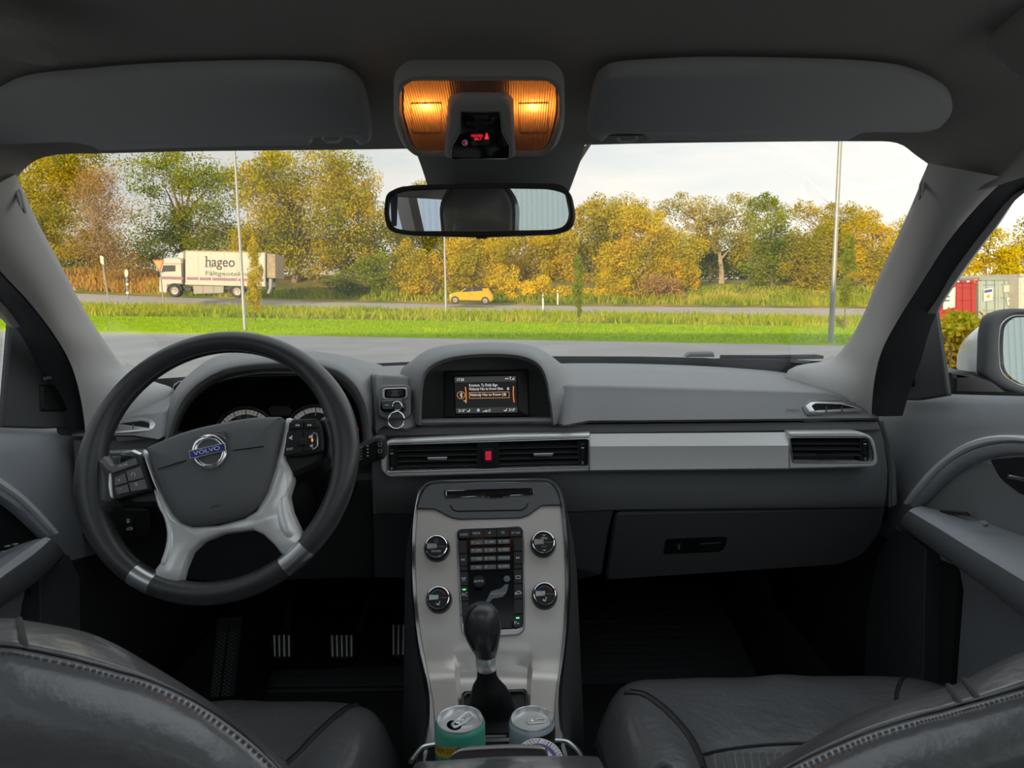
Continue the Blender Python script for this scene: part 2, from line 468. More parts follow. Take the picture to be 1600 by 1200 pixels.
def blades(name, mat, n, rowa, rowb, h0, h1, w, label, tmin=0.0, tmax=1.0, x0=-500, x1=2100):
    """n grass blades strewn between two ground rows"""
    ca = np.array([tuple(q) for q in rowa]); cb = np.array([tuple(q) for q in rowb]); xs = np.array(COLS, float)
    px = RNG.uniform(x0, x1, n); t = RNG.uniform(tmin, tmax, n)
    A = np.stack([np.interp(px, xs, ca[:, k]) for k in range(3)], 1); B = np.stack([np.interp(px, xs, cb[:, k]) for k in range(3)], 1)
    c = A + (B - A) * t[:, None]
    h = RNG.uniform(h0, h1, n) * (0.6 + 0.8 * (0.5 + 0.5 * np.sin(c[:, 0] * .9 + 2 * np.sin(c[:, 1] * .7))))
    a = RNG.uniform(0, math.pi, n); dx = np.cos(a) * w; dy = np.sin(a) * w
    V = np.zeros((n, 3, 3)); V[:, 0] = c; V[:, 1] = c; V[:, 2] = c
    V[:, 0, 0] -= dx; V[:, 0, 1] -= dy; V[:, 1, 0] += dx; V[:, 1, 1] += dy
    V[:, 2, 2] += h; V[:, 2, 0] += RNG.normal(0, .3, n) * h; V[:, 2, 1] += RNG.normal(0, .2, n) * h
    me = bpy.data.meshes.new(name); me.from_pydata(V.reshape(-1, 3).tolist(), [], np.arange(3 * n).reshape(-1, 3).tolist())
    me.materials.append(mat); o = bpy.data.objects.new(name, me); COL.objects.link(o)
    return tag(o, label, 'grass', kind='stuff')
MT['tallgrass'] = leaf_mat('tall grass', (.16, .24, .01), (.34, .42, .02), (.62, .52, .10), .25, .4)
MT['drygrass'] = leaf_mat('dry grass', (.30, .22, .05), (.62, .38, .10), (.75, .48, .16), .2, .4)
MT['lawnblade'] = leaf_mat('lawn blades', (.24, .38, .003), (.34, .50, .005), (.44, .54, .01), .5, .4)
blades('tall_grass', MT['tallgrass'], 30000, r_tall, r_near, .18, .42, .05, 'uncut yellow green grass between the mown lawn and the road')
blades('lawn_grass', MT['lawnblade'], 26000, kerb_top, r_tall, .03, .08, .03, 'short mown bright green lawn grass beside the car park')
blades('roadside_grass', MT['tallgrass'], 9000, r_b1, r_b2, .3, .8, .07, 'green yellow grass along the far side of the road', 0, .3, x0=200)
blades('dry_grass', MT['drygrass'], 9000, r_b1, r_b2, .4, .9, .08, 'orange dry grass on the bank left of the truck', .02, .9, x0=-400, x1=262)
blades('bank_grass', MT['tallgrass'], 7000, r_b1, r_b2, .15, .4, .08, 'dry grass on the low bank under the right hand trees', .02, .95, x0=1050, x1=1800)

# ================================================================== trees
MT['bark'] = M_('bark', (.13, .10, .075), .9, spec=.1, var=(4, (.30, .22, .15), .3, .7))
MT['bark_l'] = M_('pale bark', (.30, .24, .17), .9, spec=.1, var=(4, (.46, .37, .25), .3, .7))
LM = {
 'oak': leaf_mat('oak leaves', (.15, .17, .006), (.46, .41, .012), (.70, .46, .022), .22),
 'gold': leaf_mat('golden leaves', (.28, .27, .008), (.62, .49, .012), (.86, .52, .018), .3),
 'yellow': leaf_mat('yellow leaves', (.46, .40, .008), (.84, .62, .012), (.95, .64, .02), .4),
 'green': leaf_mat('green leaves', (.09, .14, .006), (.26, .31, .012), (.50, .46, .02), .25),
 'dark': leaf_mat('dark leaves', (.06, .09, .008), (.15, .19, .015), (.36, .31, .03), .25),
 'rust': leaf_mat('rust leaves', (.26, .18, .05), (.48, .30, .10), (.62, .38, .16), .3),
 'olive': leaf_mat('olive leaves', (.20, .20, .012), (.43, .37, .025), (.64, .46, .05), .2),
 'hedge': leaf_mat('hedge leaves', (.40, .44, .02), (.86, .72, .05), (.80, .32, .06), 1.6, .3),
}
def leaf_cloud(name, blobs, Y, mat, leaf, parent, dens=1.0, shell=.62, depth=.9, nsub=16):
    """blobs = ellipses (cx, cy, rx, ry) in photo pixels around distance Y; leaves sit in sub-clusters of each"""
    cs = []
    for bl in blobs:
        cx, cy, rx, ry = bl[:4]; dn = dens * (bl[4] if len(bl) > 4 else 1); yo = bl[5] if len(bl) > 5 else 0
        c = np.array(P(cx, cy, Y + yo)); s = (Y + yo) / FPX; R = np.array([rx * s, rx * s * depth, ry * s])
        lp = leaf / s; n = int(math.pi * rx * ry / (lp * lp) * 10.0 * dn) + 20
        ns = max(5, int(nsub * (rx * ry / 3000) ** .5)) if nsub == 16 else nsub
        d = RNG.normal(size=(ns, 3)); d /= np.linalg.norm(d, axis=1)[:, None]
        sc = c + d * R * RNG.uniform(shell, .9, (ns, 1)); srad = R * RNG.uniform(.28, .46, (ns, 1))
        k = RNG.integers(0, ns, n); q = RNG.normal(size=(n, 3)); q /= np.linalg.norm(q, axis=1)[:, None]
        pts = sc[k] + q * srad[k] * (RNG.uniform(0, 1, (n, 1)) ** .45)
        core = RNG.uniform(0, 1, n) < .30
        q2 = RNG.normal(size=(n, 3)); q2 /= np.linalg.norm(q2, axis=1)[:, None]
        pts[core] = (c + q2 * R * .8 * (RNG.uniform(0, 1, (n, 1)) ** .5))[core]
        cs.append(pts)
    p = np.concatenate(cs); n = len(p)
    a = RNG.normal(size=(n, 3)); a /= np.linalg.norm(a, axis=1)[:, None]
    b = np.cross(a, RNG.normal(size=(n, 3))); b /= np.linalg.norm(b, axis=1)[:, None]
    sz = leaf * RNG.uniform(.55, 1.15, (n, 1)); a = a * sz * .5; b = b * sz * .38
    org = np.array(_origin(parent))
    V = np.stack([p - a, p + b * .9, p + a, p - b], 1).reshape(-1, 3) - org
    me = bpy.data.meshes.new(name); me.vertices.add(4 * n); me.vertices.foreach_set('co', V.ravel())
    me.loops.add(4 * n); me.loops.foreach_set('vertex_index', np.arange(4 * n, dtype=np.int32))
    me.polygons.add(n); me.polygons.foreach_set('loop_start', np.arange(0, 4 * n, 4, dtype=np.int32))
    me.update(calc_edges=True); me.validate(); me.materials.append(mat)
    o = bpy.data.objects.new(name, me); COL.objects.link(o); o.parent = parent
    return tag(o, kind='stuff')
def tree(name, base, Y, blobs, kind, leaf, label, trunk=.25, dens=1.0, limbs=5, bark='bark', cat='tree', group='trees beyond the road', shell=.62, depth=.9, nsub=16, twigs=0):
    b = P(base[0], base[1], Y); t = thing(name, b, label, cat, group)
    leaf_cloud('foliage', blobs, Y, LM[kind], leaf, t, dens, shell, depth, nsub)
    cx = sum(q[0] for q in blobs) / len(blobs); cy = sum(q[1] for q in blobs) / len(blobs); top = P(cx, cy, Y)
    mb = MB(); rnd = random.Random(hash((int(base[0]), int(base[1]))) & 0xffff)
    mid = b.lerp(top, .55) + Vector((rnd.uniform(-1, 1) * min(.3, trunk), 0, 0))
    path = cat_([b - Vector((0, 0, .4)), b.lerp(mid, .5) + Vector((rnd.uniform(-1, 1) * min(.2, trunk * .7), 0, 0)), mid, top], 4)
    mb.add(*g_tube(path, [trunk * (1.25 - 1.0 * i / (len(path) - 1)) for i in range(len(path))], 7))
    mb.build('trunk', MT[bark], t)
    if limbs:
        lm = MB()
        for k in range(limbs):
            q = rnd.choice(blobs); s = Y / FPX
            e = P(q[0] + rnd.uniform(-.75, .75) * q[2], q[1] + rnd.uniform(-.8, .5) * q[3], Y) + Vector((0, rnd.uniform(-.6, .6) * q[2] * s, 0))
            st = b.lerp(top, rnd.uniform(.35, .95)); m = st.lerp(e, .5) + Vector((0, 0, .12 * (e - st).length))
            pth = cat_([st, m, e], 4); lm.add(*g_tube(pth, [trunk * .42 * (1 - .85 * i / (len(pth) - 1)) for i in range(len(pth))], 5))
            for j in range(twigs):
                s2 = pth[rnd.randrange(2, len(pth))]; e2 = Vector(s2) + Vector((rnd.uniform(-1, 1), rnd.uniform(-1, 1), rnd.uniform(-.2, 1))) * .35 * (e - st).length
                lm.add(*g_tube([s2, Vector(s2).lerp(e2, .5) + Vector((0, 0, .1)), e2], [trunk * .14, trunk * .09, trunk * .03], 4))
        tag(lm.build('limbs', MT[bark], t), kind='stuff')
    return t
cat_ = cat
# --- left of the mirror
tree('oak_tree', (60, 440), 80, [(60, 275, 75, 55), (95, 335, 55, 55), (30, 330, 55, 60), (110, 250, 60, 35), (60, 390, 60, 40)], 'oak', .26, 'yellow green oak at the far left edge of the windscreen view', .35, 1.0, 7)
tree('birch_tree', (165, 452), 73, [(150, 330, 62, 75, .55), (165, 390, 62, 55, .6), (150, 285, 42, 35, .5)], 'rust', .17, 'thin rusty orange tree with bare twigs, left of the truck', .13, .62, 34, 'bark_l', twigs=7, shell=.2)
tree('oak_tree', (282, 440), 80, [(235, 275, 55, 40, .6), (300, 265, 62, 38, .8), (335, 300, 55, 45, .8), (245, 335, 52, 42, .55), (310, 350, 58, 45, .8), (255, 390, 55, 32, .9), (350, 385, 45, 40, 1)], 'green', .25, 'open dark green oak with sky showing through, above the truck cab', .42, .75, 18, 'bark', twigs=3)
tree('oak_tree', (457, 462), 77, [(480, 275, 85, 50), (420, 290, 62, 55), (545, 300, 50, 50), (510, 345, 85, 60), (430, 355, 62, 50), (575, 350, 38, 42), (470, 400, 70, 40), (400, 390, 45, 40), (540, 395, 52, 38)], 'oak', .26, 'biggest oak, broad golden green crown rising behind the rear of the truck', .45, 1.05, 12)
tree('hazel_bush', (585, 468), 73, [(560, 435, 40, 30), (600, 425, 36, 38), (530, 450, 30, 18)], 'green', .22, 'dark green bush between the biggest oak and the yellow hazels', .10, 1.0, 4, cat='bush', group='bushes along the road')
tree('hazel_bush', (650, 470), 73, [(635, 415, 36, 48), (665, 425, 32, 42), (650, 455, 40, 18)], 'gold', .22, 'upright golden bush behind the lamp post below the mirror', .10, 1.0, 5, cat='bush', group='bushes along the road')
tree('hazel_bush', (745, 472), 74, [(725, 410, 45, 50), (765, 400, 40, 55), (730, 450, 45, 22)], 'gold', .22, 'tall golden bush standing behind the yellow car', .12, 1.0, 5, cat='bush', group='bushes along the road')
tree('hazel_bush', (795, 473), 73, [(790, 440, 34, 28), (815, 455, 34, 18), (840, 450, 26, 20)], 'yellow', .22, 'bright yellow bush just right of the yellow car', .10, 1.0, 4, cat='bush', group='bushes along the road')
tree('maple_tree', (690, 455), 86, [(650, 360, 60, 55), (710, 350, 60, 60), (770, 350, 60, 60), (840, 345, 50, 55), (690, 310, 55, 40), (780, 310, 60, 36)], 'oak', .28, 'wide oak half hidden behind the rear view mirror', .4, 1.0, 6)
tree('maple_tree', (850, 462), 80, [(830, 400, 48, 50), (870, 395, 42, 52), (890, 430, 34, 34), (845, 440, 40, 28)], 'gold', .25, 'russet gold tree below the right end of the mirror', .25, 1.0, 6)
# --- right of the mirror
tree('oak_tree', (940, 460), 84, [(940, 345, 45, 42), (975, 340, 42, 38), (920, 380, 40, 45), (955, 400, 45, 40), (925, 325, 24, 18)], 'oak', .26, 'oak just right of the mirror with a ragged top', .3, 1.0, 8)
tree('oak_tree', (1010, 468), 77, [(1010, 365, 58, 45), (1055, 395, 42, 48), (985, 410, 52, 45), (1040, 430, 42, 34), (1000, 340, 38, 22), (1078, 425, 22, 26)], 'gold', .25, 'round dense golden oak right of the mirror', .32, 1.1, 7)
tree('willow_bush', (1025, 476), 73, [(1020, 448, 34, 30), (1045, 455, 26, 24)], 'rust', .2, 'low brownish willow at the foot of the round golden oak', .08, 1.0, 4, cat='bush', group='bushes along the road')
tree('willow_bush', (965, 474), 73, [(955, 445, 28, 24), (980, 458, 30, 18)], 'gold', .2, 'yellow green bush left of the brownish willow', .08, 1.0, 4, cat='bush', group='bushes along the road')
tree('willow_bush', (905, 474), 74, [(890, 460, 34, 18), (925, 462, 34, 16), (860, 462, 26, 14)], 'yellow', .22, 'low yellow hedge bush behind the slim roadside tree', .08, 1.0, 4, cat='bush', group='bushes along the road')
tree('tall_tree', (1128, 452), 86, [(1060, 325, 38, 22, .7), (1105, 325, 42, 24, .7), (1150, 330, 40, 26, .7), (1120, 365, 46, 34, .75), (1165, 375, 36, 38, .7), (1085, 355, 30, 26, .7)], 'olive', .25, 'tall airy tree with a pale straight trunk right of the round golden oak', .34, .8, 16, 'bark_l', twigs=2)
tree('tall_tree', (1110, 448), 92, [(1095, 405, 30, 28, .8), (1130, 410, 30, 26, .8)], 'dark', .26, 'dark understorey tree behind the pale straight trunk', .2, .9, 5)
tree('ash_tree', (1205, 462), 80, [(1200, 345, 38, 38), (1215, 385, 42, 42), (1190, 420, 38, 34), (1235, 425, 36, 30), (1195, 318, 20, 16)], 'green', .25, 'greener pointed tree in the middle of the right hand row', .28, 1.0, 9)
tree('ash_tree', (1248, 470), 78, [(1250, 400, 40, 45), (1265, 435, 38, 32), (1275, 380, 36, 36)], 'olive', .24, 'brownish olive tree left of the right lamp post', .22, 1.0, 8)
tree('ash_tree', (1300, 465), 86, [(1255, 335, 18, 24, .5), (1285, 340, 34, 26, .8), (1320, 350, 38, 34), (1300, 385, 46, 40)], 'olive', .25, 'tree behind the right lamp post with thin bare tips', .26, .9, 10, twigs=3)
tree('ash_tree', (1360, 470), 80, [(1350, 360, 36, 34), (1375, 395, 36, 40), (1345, 415, 40, 38), (1390, 430, 36, 36), (1375, 360, 20, 20)], 'gold', .24, 'golden tree next to the right windscreen pillar', .26, 1.0, 8)
tree('ash_tree', (1440, 468), 84, [(1430, 390, 50, 50), (1470, 410, 50, 50)], 'oak', .26, 'tree hidden behind the right windscreen pillar', .26, .8, 4)
# --- dark wood behind, so no gap is open to the horizon
wood_lab = ['far green tree between the rusty tree and the open oak', 'far green tree showing under the biggest oak', 'far dark tree behind the golden hazels',
            'far dark tree behind the mirror oak', 'far dark tree behind the ragged oak', 'far dark tree behind the tall airy tree', 'far dark tree behind the greener pointed tree', 'far dark tree behind the golden pillar tree']
for (px, w), lb_ in zip(((150, 80), (390, 80), (600, 80), (740, 90), (920, 80), (1090, 80), (1230, 80), (1370, 90)), wood_lab):
    hi = 395 if px > 1000 else 385
    tree('wood_tree', (px, 452), 112, [(px - w * .5, hi + 10, w * .7, 45), (px + w * .5, hi + 8, w * .7, 45), (px, hi + 38, w, 32)], 'dark', .38, lb_, .3, .8, 3, group='wood behind the roadside trees')
# --- right side window
tree('lime_tree', (1535, 470), 62, [(1540, 385, 42, 32), (1510, 420, 34, 26), (1560, 412, 40, 26), (1545, 360, 20, 12)], 'gold', .24, 'yellow green tree over the red shipping container', .25, 1.0, 6, group='trees behind the containers')
tree('lime_tree', (1605, 470), 66, [(1600, 400, 34, 40), (1625, 380, 40, 40), (1590, 425, 30, 18)], 'olive', .24, 'darker tree over the grey shipping container', .25, 1.0, 6, group='trees behind the containers')

# slim planted trees on the lawn
tree('planted_tree', (399, 505), 33, [(397, 395, 12, 26), (398, 430, 14, 30), (397, 462, 13, 24), (396, 380, 6, 14), (402, 480, 8, 10)], 'gold', .085, 'slim young leafy tree beside the left lamp post', .035, 1.2, 6, group='slim planted trees on the lawn', shell=.3, depth=1.0, nsub=12)
tree('planted_tree', (904, 505), 33, [(903, 415, 9, 25), (904, 445, 11, 26), (904, 470, 9, 20), (905, 488, 5, 10)], 'green', .08, 'slim young tree in the middle of the lawn', .03, 1.2, 6, group='slim planted trees on the lawn', shell=.3, depth=1.0, nsub=12)
tree('planted_tree', (1321, 511), 30, [(1326, 380, 13, 24), (1325, 415, 15, 30), (1321, 450, 12, 24), (1320, 472, 7, 12)], 'green', .08, 'slim young tree right of the right lamp post', .032, 1.1, 6, group='slim planted trees on the lawn', shell=.3, depth=1.0, nsub=12)

# hedge and containers outside the right window
hb = P(1515, 560, 9.0); hb.z = 0
hd = thing('hedge', hb, 'yellow and orange leafed hedge in front of the shipping containers', 'hedge')
leaf_cloud('foliage', [(1500, 520, 50, 36), (1560, 515, 60, 32), (1480, 560, 46, 50), (1530, 570, 60, 55), (1600, 540, 60, 45), (1660, 540, 70, 50), (1740, 540, 70, 50), (1450, 560, 30, 50)], 9.5, LM['hedge'], .095, hd, 2.6, .3, .9, 40)
sm = MB()
for k in range(14):
    x = hb.x + random.uniform(-1.2, 1.6); y = hb.y + random.uniform(-.2, .8)
    sm.add(*g_tube([(x, y, 0), (x + random.uniform(-.1, .1), y, .5), (x + random.uniform(-.2, .2), y, .78)], [.016, .011, .005], 5))
tag(sm.build('stems', MT['bark'], hd), kind='stuff')
def container(name, x0, x1, ytop, ybot, Y, col, label, deep=6.0):
    S = PY(Y); t = thing(name, P((x0 + x1) / 2, ybot, Y), label, 'shipping container', 'shipping containers behind the hedge')
    m = M_('container ' + col[0], col[1], .6, var=(1.2, col[2], .4, .75)); md = M_('container frame ' + col[0], tuple(c * .8 for c in col[1]), .6)
    slab('body', [(x0, ytop), (x1, ytop), (x1, ybot), (x0, ybot)], S, deep, m, t, bev=.01, lift=-.05, smooth=False)
    w = (x1 - x0) / 2; mid = (x0 + x1) / 2
    for a, b in ((x0 + 2.5, mid - .4), (mid + .4, x1 - 2.5)):
        d = slab('door', [(a, ytop + 5), (b, ytop + 5), (b, ybot - 3), (a, ybot - 3)], S, .06, m, t, bev=.02, lift=0, smooth=False)
        for k in range(3):
            yy = ytop + 10 + k * 20; slab('rib', [(a + 3, yy), (b - 3, yy), (b - 3, yy + 2), (a + 3, yy + 2)], S, .03, md, d, bev=.01, lift=.03, smooth=False)
        for xx in (a + (b - a) * .3, a + (b - a) * .78):
            mesh('locking_bar', *g_tube([S(xx, ytop + 3) + Vector((0, -.07, 0)), S(xx, ybot - 2) + Vector((0, -.07, 0))], .03, 6), md, d)
    for (cx, cy) in ((x0 + 1.5, ytop + 2), (x1 - 1.5, ytop + 2)):
        mesh('corner_casting', *g_rbox(S(cx, cy) + Vector((0, .0, 0)), (.17, .17, .17), .02), md, t)
    slab('top_rail', [(x0, ytop), (x1, ytop), (x1, ytop + 4), (x0, ytop + 4)], S, .1, col[3] if len(col) > 3 else md, t, bev=.01, lift=.02, smooth=False)
    return t, S
MT['paper'] = M_('white sticker', (.62, .62, .60), .6)
MT['dkblue'] = M_('blue print', (.05, .10, .30), .6); MT['amber_ink'] = M_('amber print', (.55, .30, .05), .6)
red, S = container('shipping_container', 1464, 1526, 438, 504, 43, ('red', (.36, .035, .04), (.28, .03, .03)), 'red shipping container behind the hedge')
slab('poster', [(1472, 452), (1491, 449), (1490, 480), (1472, 484)], S, .02, MT['paper'], red, lift=.12, smooth=False)
slab('corner_post', [(1521.5, 436), (1527, 436), (1527, 443), (1521.5, 443)], S, .06, M_('orange paint', (.85, .22, .05), .6), red, lift=.06, bev=.005, smooth=False)
for k_, c_ in enumerate(('dkblue', 'paper', 'dkblue', 'sign_back2')): slab('top_mark', [(1486 + k_ * 8, 438.6), (1490 + k_ * 8, 438.6), (1490 + k_ * 8, 441), (1486 + k_ * 8, 441)], S, .02, MT.get(c_, MT['paper']), red, lift=.045, bev=0, smooth=False)
for yy in (457, 463, 469): slab('poster_print', [(1474, yy), (1482, yy - .6), (1482, yy + 1.4), (1474, yy + 2)], S, .01, MT['dark_ink'], red, lift=.127, bev=0, smooth=False)
gry, S = container('shipping_container', 1530, 1590, 434, 500, 43, ('grey', (.30, .36, .36), (.38, .42, .41)), 'grey green shipping container right of the red one')
slab('sticker', [(1535, 452), (1549, 450), (1549, 469), (1535, 471)], S, .02, MT['paper'], gry, lift=.12, smooth=False)
slab('sticker_print', [(1536, 453.5), (1548, 451.5), (1548, 456), (1536, 458)], S, .01, MT['dkblue'], gry, lift=.127, bev=0, smooth=False)
slab('sticker_print', rpoly([(1539, 461), (1545, 460), (1545, 465), (1539, 466)], 1), S, .01, MT['amber_ink'], gry, lift=.127, bev=0, smooth=False)
slab('sticker', [(1571, 465), (1582, 464), (1583, 476), (1572, 477)], S, .02, MT['paper'], gry, lift=.12, smooth=False)
slab('sticker_print', ell(1577, 470, 3.4, 2.6, 14), S, .01, MT['dark_ink'], gry, lift=.127, bev=0, smooth=False)
slab('sticker', [(1566, 446), (1577, 445), (1577, 456), (1566, 457)], S, .02, M_('faded sticker', (.46, .48, .47), .6), gry, lift=.12, smooth=False)
container('shipping_container', 1593, 1655, 428, 498, 42, ('white', (.52, .50, .47), (.44, .43, .41)), 'off white shipping container right of the grey one')

# ================================================================== lamp posts, signs, marker posts
MT['galv'] = M_('galvanised steel', (.36, .36, .34), .5, metal=.3)
MT['whitep'] = M_('white post', (.70, .68, .62), .6)
def lamp_post(base, Y, topx, topy, r, label, lamp_z=8.0):
    b = P(base[0], base[1], Y); tp = P(topx, topy, Y); d = (tp - b).normalized()
    t = thing('lamp_post', b, label, 'lamp post', 'lamp posts on the lawn')
    top = b + Vector((0, 0, lamp_z))
    mesh('pole', *g_tube([b, b.lerp(top, .15), b.lerp(top, .16), top], [r * 1.15, r * 1.15, r, r * .6], 10), MT['galv'], t)
    mesh('base_plate', *g_lathe([(0, .05), (r * 1.9, .05), (r * 2.2, .0), (r * 2.2, -.06)], b, (0, 0, 1), 12), MT['galv'], t)
    mesh('lamp_head', *g_rbox(top + Vector((.0, .3, .05)), (.2, .8, .12), .03), MT['galv'], t)
    return t
g1 = ground(383, 517); lamp_post((383, 517), g1.y, 368, 235, .058, 'grey lamp post on the lawn in front of the truck')
lamp_post((697, 485), 52, 695, 380, .085, 'grey lamp post left of the yellow car')
g3 = ground(1298, 537); lamp_post((1298, 537), g3.y, 1313, 228, .052, 'grey lamp post near the right windscreen pillar')
def sign_post(name, pxs, Y, r, label, cat='road sign', group=None):
    b = P(pxs[0][0], pxs[0][1], Y); t = thing(name, b, label, cat, group)
    mesh('post', *g_tube([P(x, y, Y) for x, y in pxs], r, 8), MT['galv'], t)
    return t
MT['sign_orange'] = M_('orange sign', (.90, .30, .02), .5); MT['sign_red'] = M_('red border', (.72, .06, .02), .5); MT['sign_back'] = M_('sign back', (.40, .38, .34), .5, metal=.3)
t = sign_post('yield_sign', [(255.5, 476), (249, 408)], 52, .05, 'orange and red give way sign in front of the truck cab')
slab('sign_plate', rpoly([(238, 406), (257, 406), (249.5, 425.5)], 2), PY(51.9), .03, MT['sign_red'], t, bev=.004)
slab('sign_face', rpoly([(241.3, 408.2), (254.2, 408.2), (249.2, 421.8)], 1.2), PY(51.9), .02, MT['sign_orange'], t, bev=.004, lift=.012)
t = sign_post('road_sign', [(170.5, 474), (158.5, 400)], 50, .05, 'road sign seen from behind on a leaning pole, leftmost by the road')
slab('sign_plate', rpoly([(156, 399), (161.5, 401), (162.5, 414), (157, 411)], 1), PY(49.9), .03, MT['sign_back'], t, bev=.004)
t = sign_post('road_sign', [(199.5, 470), (197.5, 421)], 52, .05, 'small round sign on a blue and white banded post by the road')
slab('sign_plate', ell(197.3, 427, 2.9, 6.2, 20), PY(51.9), .03, MT['sign_back'], t, bev=.004)
MT['signblue'] = M_('sign blue', (.06, .16, .50), .5)
for k in range(5):
    y = 436 + k * 6.6; slab('band', [(196.6 + k * .25, y), (200.2 + k * .25, y), (200.4 + k * .25, y + 3.3), (196.8 + k * .25, y + 3.3)], PY(51.9), .06, MT['signblue'] if k % 2 == 0 else MT['whitep'], t, lift=.03, smooth=False)
def marker(px, y0, y1, Y, label):
    b = P(px, y1, Y); tp = P(px, y0, Y); h = (tp - b).length; t = thing('marker_post', b, label, 'marker post', 'marker posts along the road')
    mesh('post', *g_tube([b, b + Vector((0, 0, h * .9)), b + Vector((0, 0, h))], [.075, .075, .05], 8), MT['whitep'], t)
    mesh('reflector', *g_rbox(b + Vector((0, -.08, h * .86)), (.09, .02, .14), .005), MT['dark_ink'], t)
marker(848.5, 460, 488, 59, 'white marker post on the near side of the road')
marker(871.5, 453.5, 476, 69, 'white marker post on the far side of the road')

# ================================================================== truck
MT['trk_white'] = M_('truck white', (.46, .445, .40), .45, spec=.4)
MT['trk_grey'] = M_('truck grey', (.32, .30, .28), .6)
MT['trk_dark'] = M_('truck dark', (.035, .034, .034), .6)
MT['vwin'] = M_('vehicle glass', (.05, .055, .055), .12, spec=.6)
MT['stripe_r'] = M_('stripe red', (.62, .06, .03), .5); MT['stripe_b'] = M_('stripe blue', (.07, .12, .36), .5)
MT['tyre'] = M_('tyre', (.045, .042, .04), .8); MT['hub'] = M_('wheel hub', (.30, .285, .26), .5, metal=.3)
YT = 60.0; ST = PY(YT)
tr = thing('truck', P(335, 462, YT), 'white box truck with orange and blue stripes on the road', 'truck')
slab('cargo_box', rpoly([(289, 391.5), (414.5, 394.5), (414.5, 446.5), (289, 443.5)], 1), ST, 2.5, MT['trk_white'], tr, bev=.06)
slab('lower_rail', [(289, 442), (414.5, 445.5), (414.5, 448), (289, 444.8)], ST, 2.5, MT['trk_white'], tr, bev=.02, lift=.03, smooth=False)
slab('top_rail', [(289, 391), (414.5, 394), (414.5, 395.3), (289, 392.3)], ST, 2.5, M_('box rail', (.50, .34, .22), .6), tr, bev=.02, lift=.03, smooth=False)
for x in (309.5, 329.5, 350, 370, 390):
    slab('panel_seam', [(x, 393 + (x - 289) * .024), (x + .5, 393 + (x - 289) * .024), (x + .5, 441.5 + (x - 289) * .026), (x, 441.5 + (x - 289) * .026)], ST, .02, MT['hub'], tr, bev=0, lift=.012, smooth=False)
cab = slab('cab', rpoly([(251, 409, 5), (255, 403, 3), (277, 402, 2), (284.5, 405, 1), (286.5, 444, 1), (262, 446, 1), (262, 456, 1), (249, 456.5, 2), (247.5, 447, 2), (248, 428, 2)], 1), ST, 2.45, MT['trk_white'], tr, bev=.12, lift=-.02)
slab('roof_fairing', rpoly([(271.5, 402), (279, 394.5), (287, 391.8), (287, 405), (283, 405)], 1.5), ST, 2.2, M_('fairing grey', (.50, .50, .47), .5), tr, bev=.1, lift=-.12)
slab('side_window', rpoly([(252, 426, .5), (254.5, 414.5, 1), (274, 414.5, 1), (274, 424, 1), (258, 424.5, .5)], .6), ST, .05, MT['vwin'], tr, bev=.01, lift=.0)
slab('door_gap', rpoly([(284.4, 411), (286.8, 411), (287.4, 444), (285.4, 444)], .3), ST, .05, MT['trk_dark'], tr, bev=0, lift=.005, smooth=False)
slab('wing_mirror', rpoly([(247.5, 424), (249.5, 424), (249.5, 433), (247.5, 433)], .6), ST, .25, MT['trk_dark'], tr, bev=.03, lift=.25)
slab('cab_line', [(251, 411.2), (285, 412), (285, 412.8), (251, 412)], ST, .02, MT['stripe_r'], tr, bev=0, lift=.004, smooth=False)
def stripes(segs, x_at, y_at):
    for i, (x0, x1, c0, c1) in enumerate(segs):
        for c, dy in ((c0, 0), (c1, 2.2)):
            if c: slab('stripe', [(x0, y_at(x0) + dy), (x1, y_at(x1) + dy), (x1, y_at(x1) + dy + 2.1), (x0, y_at(x0) + dy + 2.1)], ST, .01, MT['stripe_' + c], tr, bev=0, lift=.014, smooth=False)
stripes([(253, 259, 'r', 'b'), (259, 267, 'b', 'r'), (267, 277, 'r', 'b'), (277, 286, 'b', 'r'),
         (292, 302, 'r', 'b'), (302, 310, 'b', 'r'), (312, 322, 'r', 'b'), (322, 330, 'b', 'r'), (332, 342, 'r', 'b'), (342, 352, 'b', 'r'), (352, 361, 'r', 'b'), (361, 370, 'b', 'r'), (372, 382, 'r', 'b'), (382, 391, 'b', 'r'), (393, 402, 'r', 'b'), (402, 412, 'b', 'r')], None, lambda x: 431.8 + (x - 253) * .026)
text('hageo', 320.5, 409.2, 15.5, ST, MT['dark_ink'], tr, lift=.02, sx=.88, bold=.006, ang=-.025, align='LEFT')
for x0, y0, x1, y1 in ((319.8, 400.2, 323.5, 401.3), (319.8, 416.4, 326, 417.4), (328, 416.6, 332.5, 417.6)): slab('serif', [(x0, y0), (x1, y0), (x1, y1), (x0, y1)], ST, .004, MT['dark_ink'], tr, bev=0, lift=.021, smooth=False)
text('Fältgeoteknik', 320.5, 427.0, 6.8, ST, M_('truck grey print', (.14, .13, .12), .6), tr, lift=.02, sx=1.40, ang=-.025, bold=.008, align='LEFT')
slab('chassis', [(262, 447), (416, 449), (416, 452.5), (262, 452)], ST, 2.0, MT['trk_dark'], tr, bev=.02, lift=-.25, smooth=False)
slab('side_skirt', rpoly([(300.5, 446), (349, 447), (348.5, 458), (301.5, 459.5)], 1), ST, .9, MT['trk_grey'], tr, bev=.04, lift=-.1)
slab('fuel_tank', rpoly([(287, 448), (298, 448), (298, 455.5), (287, 455.5)], 2.5), ST, .8, MT['trk_dark'], tr, bev=.05, lift=-.15)
for x in (316, 333): slab('skirt_seam', [(x, 447), (x + .5, 447), (x + .5, 458), (x, 458)], ST, .02, MT['trk_dark'], tr, bev=0, lift=-.09, smooth=False)
